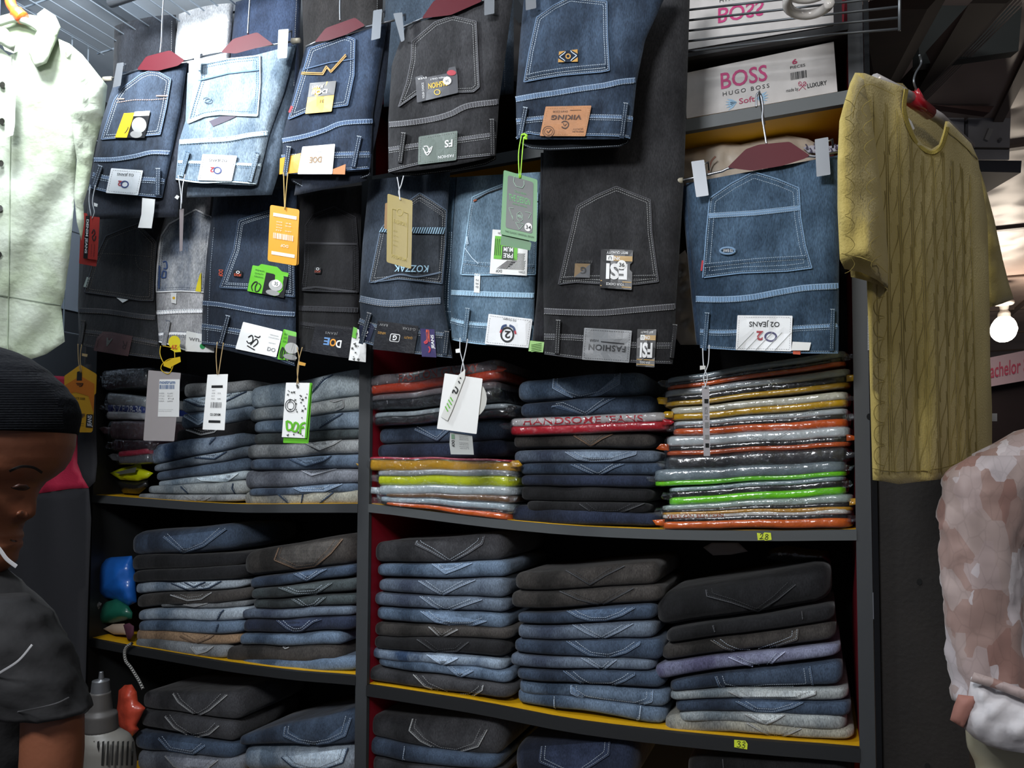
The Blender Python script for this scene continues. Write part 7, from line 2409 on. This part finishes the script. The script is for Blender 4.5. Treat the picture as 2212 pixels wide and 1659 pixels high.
# ---------------------------------------------------------------- wire panels at the upper left
MWG = mat('silver_wire', '#a9b6c2', .35, metal=.5)
r = empty('wire_grid', (-2.02, -.5, 2.0), 'silver wire grid panel hanging beside the sage green shirt', 'grid panel')
XW = -2.02
V, Fc = [], []
for k in range(18):
    y = -.92 + k * .052
    tube(V, Fc, [(XW, y, 1.9), (XW, y, 2.78)], .0022, 5)
mk('upright_wires', V, Fc, MWG, r, kind='stuff')
V, Fc = [], []
for z in (1.9, 2.2, 2.5, 2.62, 2.78):
    tube(V, Fc, [(XW + .004, -.95, z), (XW + .004, 0.0, z)], .0024, 5)
mk('cross_wires', V, Fc, MWG, r, kind='stuff')
r = empty('wire_grid', (-1.6, -.5, 2.76), 'silver wire grid lying under the ceiling above the hangers', 'grid panel')
V, Fc = [], []
for k in range(22):
    tube(V, Fc, [(-2.0 + k * .05, -.95, 2.765), (-2.0 + k * .05, .0, 2.765)], .0022, 5)
mk('long_wires', V, Fc, MWG, r, kind='stuff')
V, Fc = [], []
for k in range(5):
    tube(V, Fc, [(-2.02, -.95 + k * .236, 2.77), (-.9, -.95 + k * .236, 2.77)], .003, 5)
mk('cross_wires', V, Fc, MWG, r, kind='stuff')

# ---------------------------------------------------------------- beams, cabinet, banner and bulb on the far right


def hexq(name, Q, ds, th, m, parent=None):
    pts = [Wd(x, y, d) for (x, y), d in zip(Q, ds)]
    bk = [p + _f0 * th for p in pts]
    return mk(name, pts + bk, [(3, 2, 1, 0), (4, 5, 6, 7), (0, 1, 5, 4), (1, 2, 6, 5), (2, 3, 7, 6), (3, 0, 4, 7)], m, parent)


BRN = mat('rusty_brown', '#27150f', .7, var=.5, vscale=20)
o = hexq('roof_beam', [(1925, -60), (2075, -60), (1945, 175), (1855, 150)], [1.5, 1.5, 2.0, 2.0], .12, BRN)
tag(o, 'broad rusty brown roof beam running down behind the mustard shirt, left of two', 'beam')
o = hexq('roof_beam', [(2160, -60), (2245, -60), (1995, 206), (1970, 150)], [1.5, 1.5, 2.1, 2.1], .1, mat('grey_brown_steel', '#352823', .6))
tag(o, 'grey-brown roof beam with striped edge, right of the two by the mustard shirt', 'beam')
lines(lambda x, y, off=0: Wd(x, y, 1.5 + (y + 60) / 266 * .6 - .012 - off), [[(2235 + k * 8, -60 + k * 3), (1993 + k * 1.2, 208 + k * 3)] for k in range(5)], mat('pale_stripe', '#8d7f78', .5), o, 'edge_stripes', 3, 0)
o = hexq('cover_sheet', [(1985, -80), (2215, -80), (2200, 110), (1985, 140)], [1.9, 1.9, 1.9, 1.9], .03, mat('sheet_grey', '#2c302f', .7))
tag(o, 'dark grey cover sheet between the roof beams', 'sheet')
r = empty('metal_cabinet', tuple(Wd(2080, 345, 2.5)), 'grey metal wall cabinet with bolts behind the mustard shirt', 'cabinet')
gm = mat('cabinet_grey', '#8b8b90', .5, var=.2, vscale=6)
hexq('left_panel', [(1960, 90), (2084, 75), (2082, 345), (1960, 345)], [2.5] * 4, .2, gm, r)
rp_ = hexq('right_panel', [(2093, 70), (2190, 58), (2180, 345), (2091, 345)], [2.5] * 4, .2, gm, r)
hexq('joint', [(2084, 75), (2093, 75), (2091, 345), (2082, 345)], [2.52] * 4, .1, mat('joint_dark', '#3c3836', .7), r)
hexq('bottom_strip', [(2100, 318), (2181, 319), (2180, 322), (2100, 321)], [2.495] * 4, .01, mat('joint_dark', '#3c3836', .7), r)
SC = lambda x, y, o=0: Wd(x, y, 2.49 - o)
for x, y in ((2161, 301), (2175, 50)):
    patch('bolt', circle(x, y, 4, 4), SC, M_STEEL, r, .004, .004)
hexq('maker_plate', [(2137, 276), (2146, 279), (2135, 304), (2127, 300)], [2.49] * 4, .01, mat('plate_grey', '#9a9a9c', .4), r)
o = hexq('steel_bar', [(1985, 222), (2040, 228), (2147, 229), (2137, 243)], [2.4] * 4, .03, mat('rust_bar', '#5a423e', .6))
o = tag(o, 'flat brown steel bar across the grey metal cabinet', 'bar')
o = hexq('ledge', [(2080, 346), (2207, 347), (2205, 373), (2080, 370)], [2.42] * 4, .2, mat('dark_ledge', '#24262c', .5))
tag(o, 'dark ledge under the grey metal cabinet', 'ledge')
o = hexq('shop_front', [(2085, 838), (2500, 800), (2500, 1800), (2085, 1800)], [5.6] * 4, .1, mat('dark_shutter', '#2a2226', .8, var=.3, vscale=3))
tag(o, 'dark shop front under the lettered banner across the corridor', 'shop front')
r = hexq('banner', [(2100, 780), (2500, 700), (2500, 772), (2100, 842)], [5.4] * 4, .04, mat('banner_white', '#b9a5b4', .6))
tag(r, 'white banner with pink lettering across the corridor under the bulb', 'banner')
q = quadmap([(2100, 780), (2500, 700), (2500, 772), (2100, 842)])
lettering([qtext(q, 'Bachelor S', .07, .2, .23, .5, False, .01)], lambda x, y, o=0: Wd(x, y, 5.39 - o), mat('pink_print', '#b04a66', .6), r, .005)
r = empty('bulb_lamp', tuple(Wd(2168, 712, 4.6)), 'lit round white bulb under the embossed ceiling at the far right', 'lamp')
Loft([(684, 2158, 2178), (690, 2151, 2186), (700, 2145, 2191), (712, 2142, 2194), (724, 2145, 2191), (733, 2151, 2186), (738, 2160, 2176)], 4.6, 1).mesh('glass_globe', mat('lit_bulb', '#fff2dd', .5, emit=14), r, ny=16, na=20)
Loft([(652, 2150, 2188), (658, 2150, 2188), (661, 2160, 2178), (672, 2161, 2177), (676, 2157, 2181), (688, 2157, 2181)], 4.6, 1).mesh('lamp_holder', mat('white_plastic', '#c9c6c0', .4), r, ny=16, na=20)
V, Fc = [], []
a_ = Wd(2169, 655, 4.6)
tube(V, Fc, [a_, Vector((a_.x, a_.y, 2.7))], .01, 8)
mk('drop_rod', V, Fc, mat('white_plastic', '#c9c6c0', .4), r)
l = bpy.data.lights.new('bulb_light', 'POINT')
l.energy = 14
l.color = (1, .86, .72)
l.shadow_soft_size = .08
lo = bpy.data.objects.new('bulb_light', l)
COL.objects.link(lo)
lo.location = Wd(2168, 712, 4.6) + Vector((0, -.12, -.1))
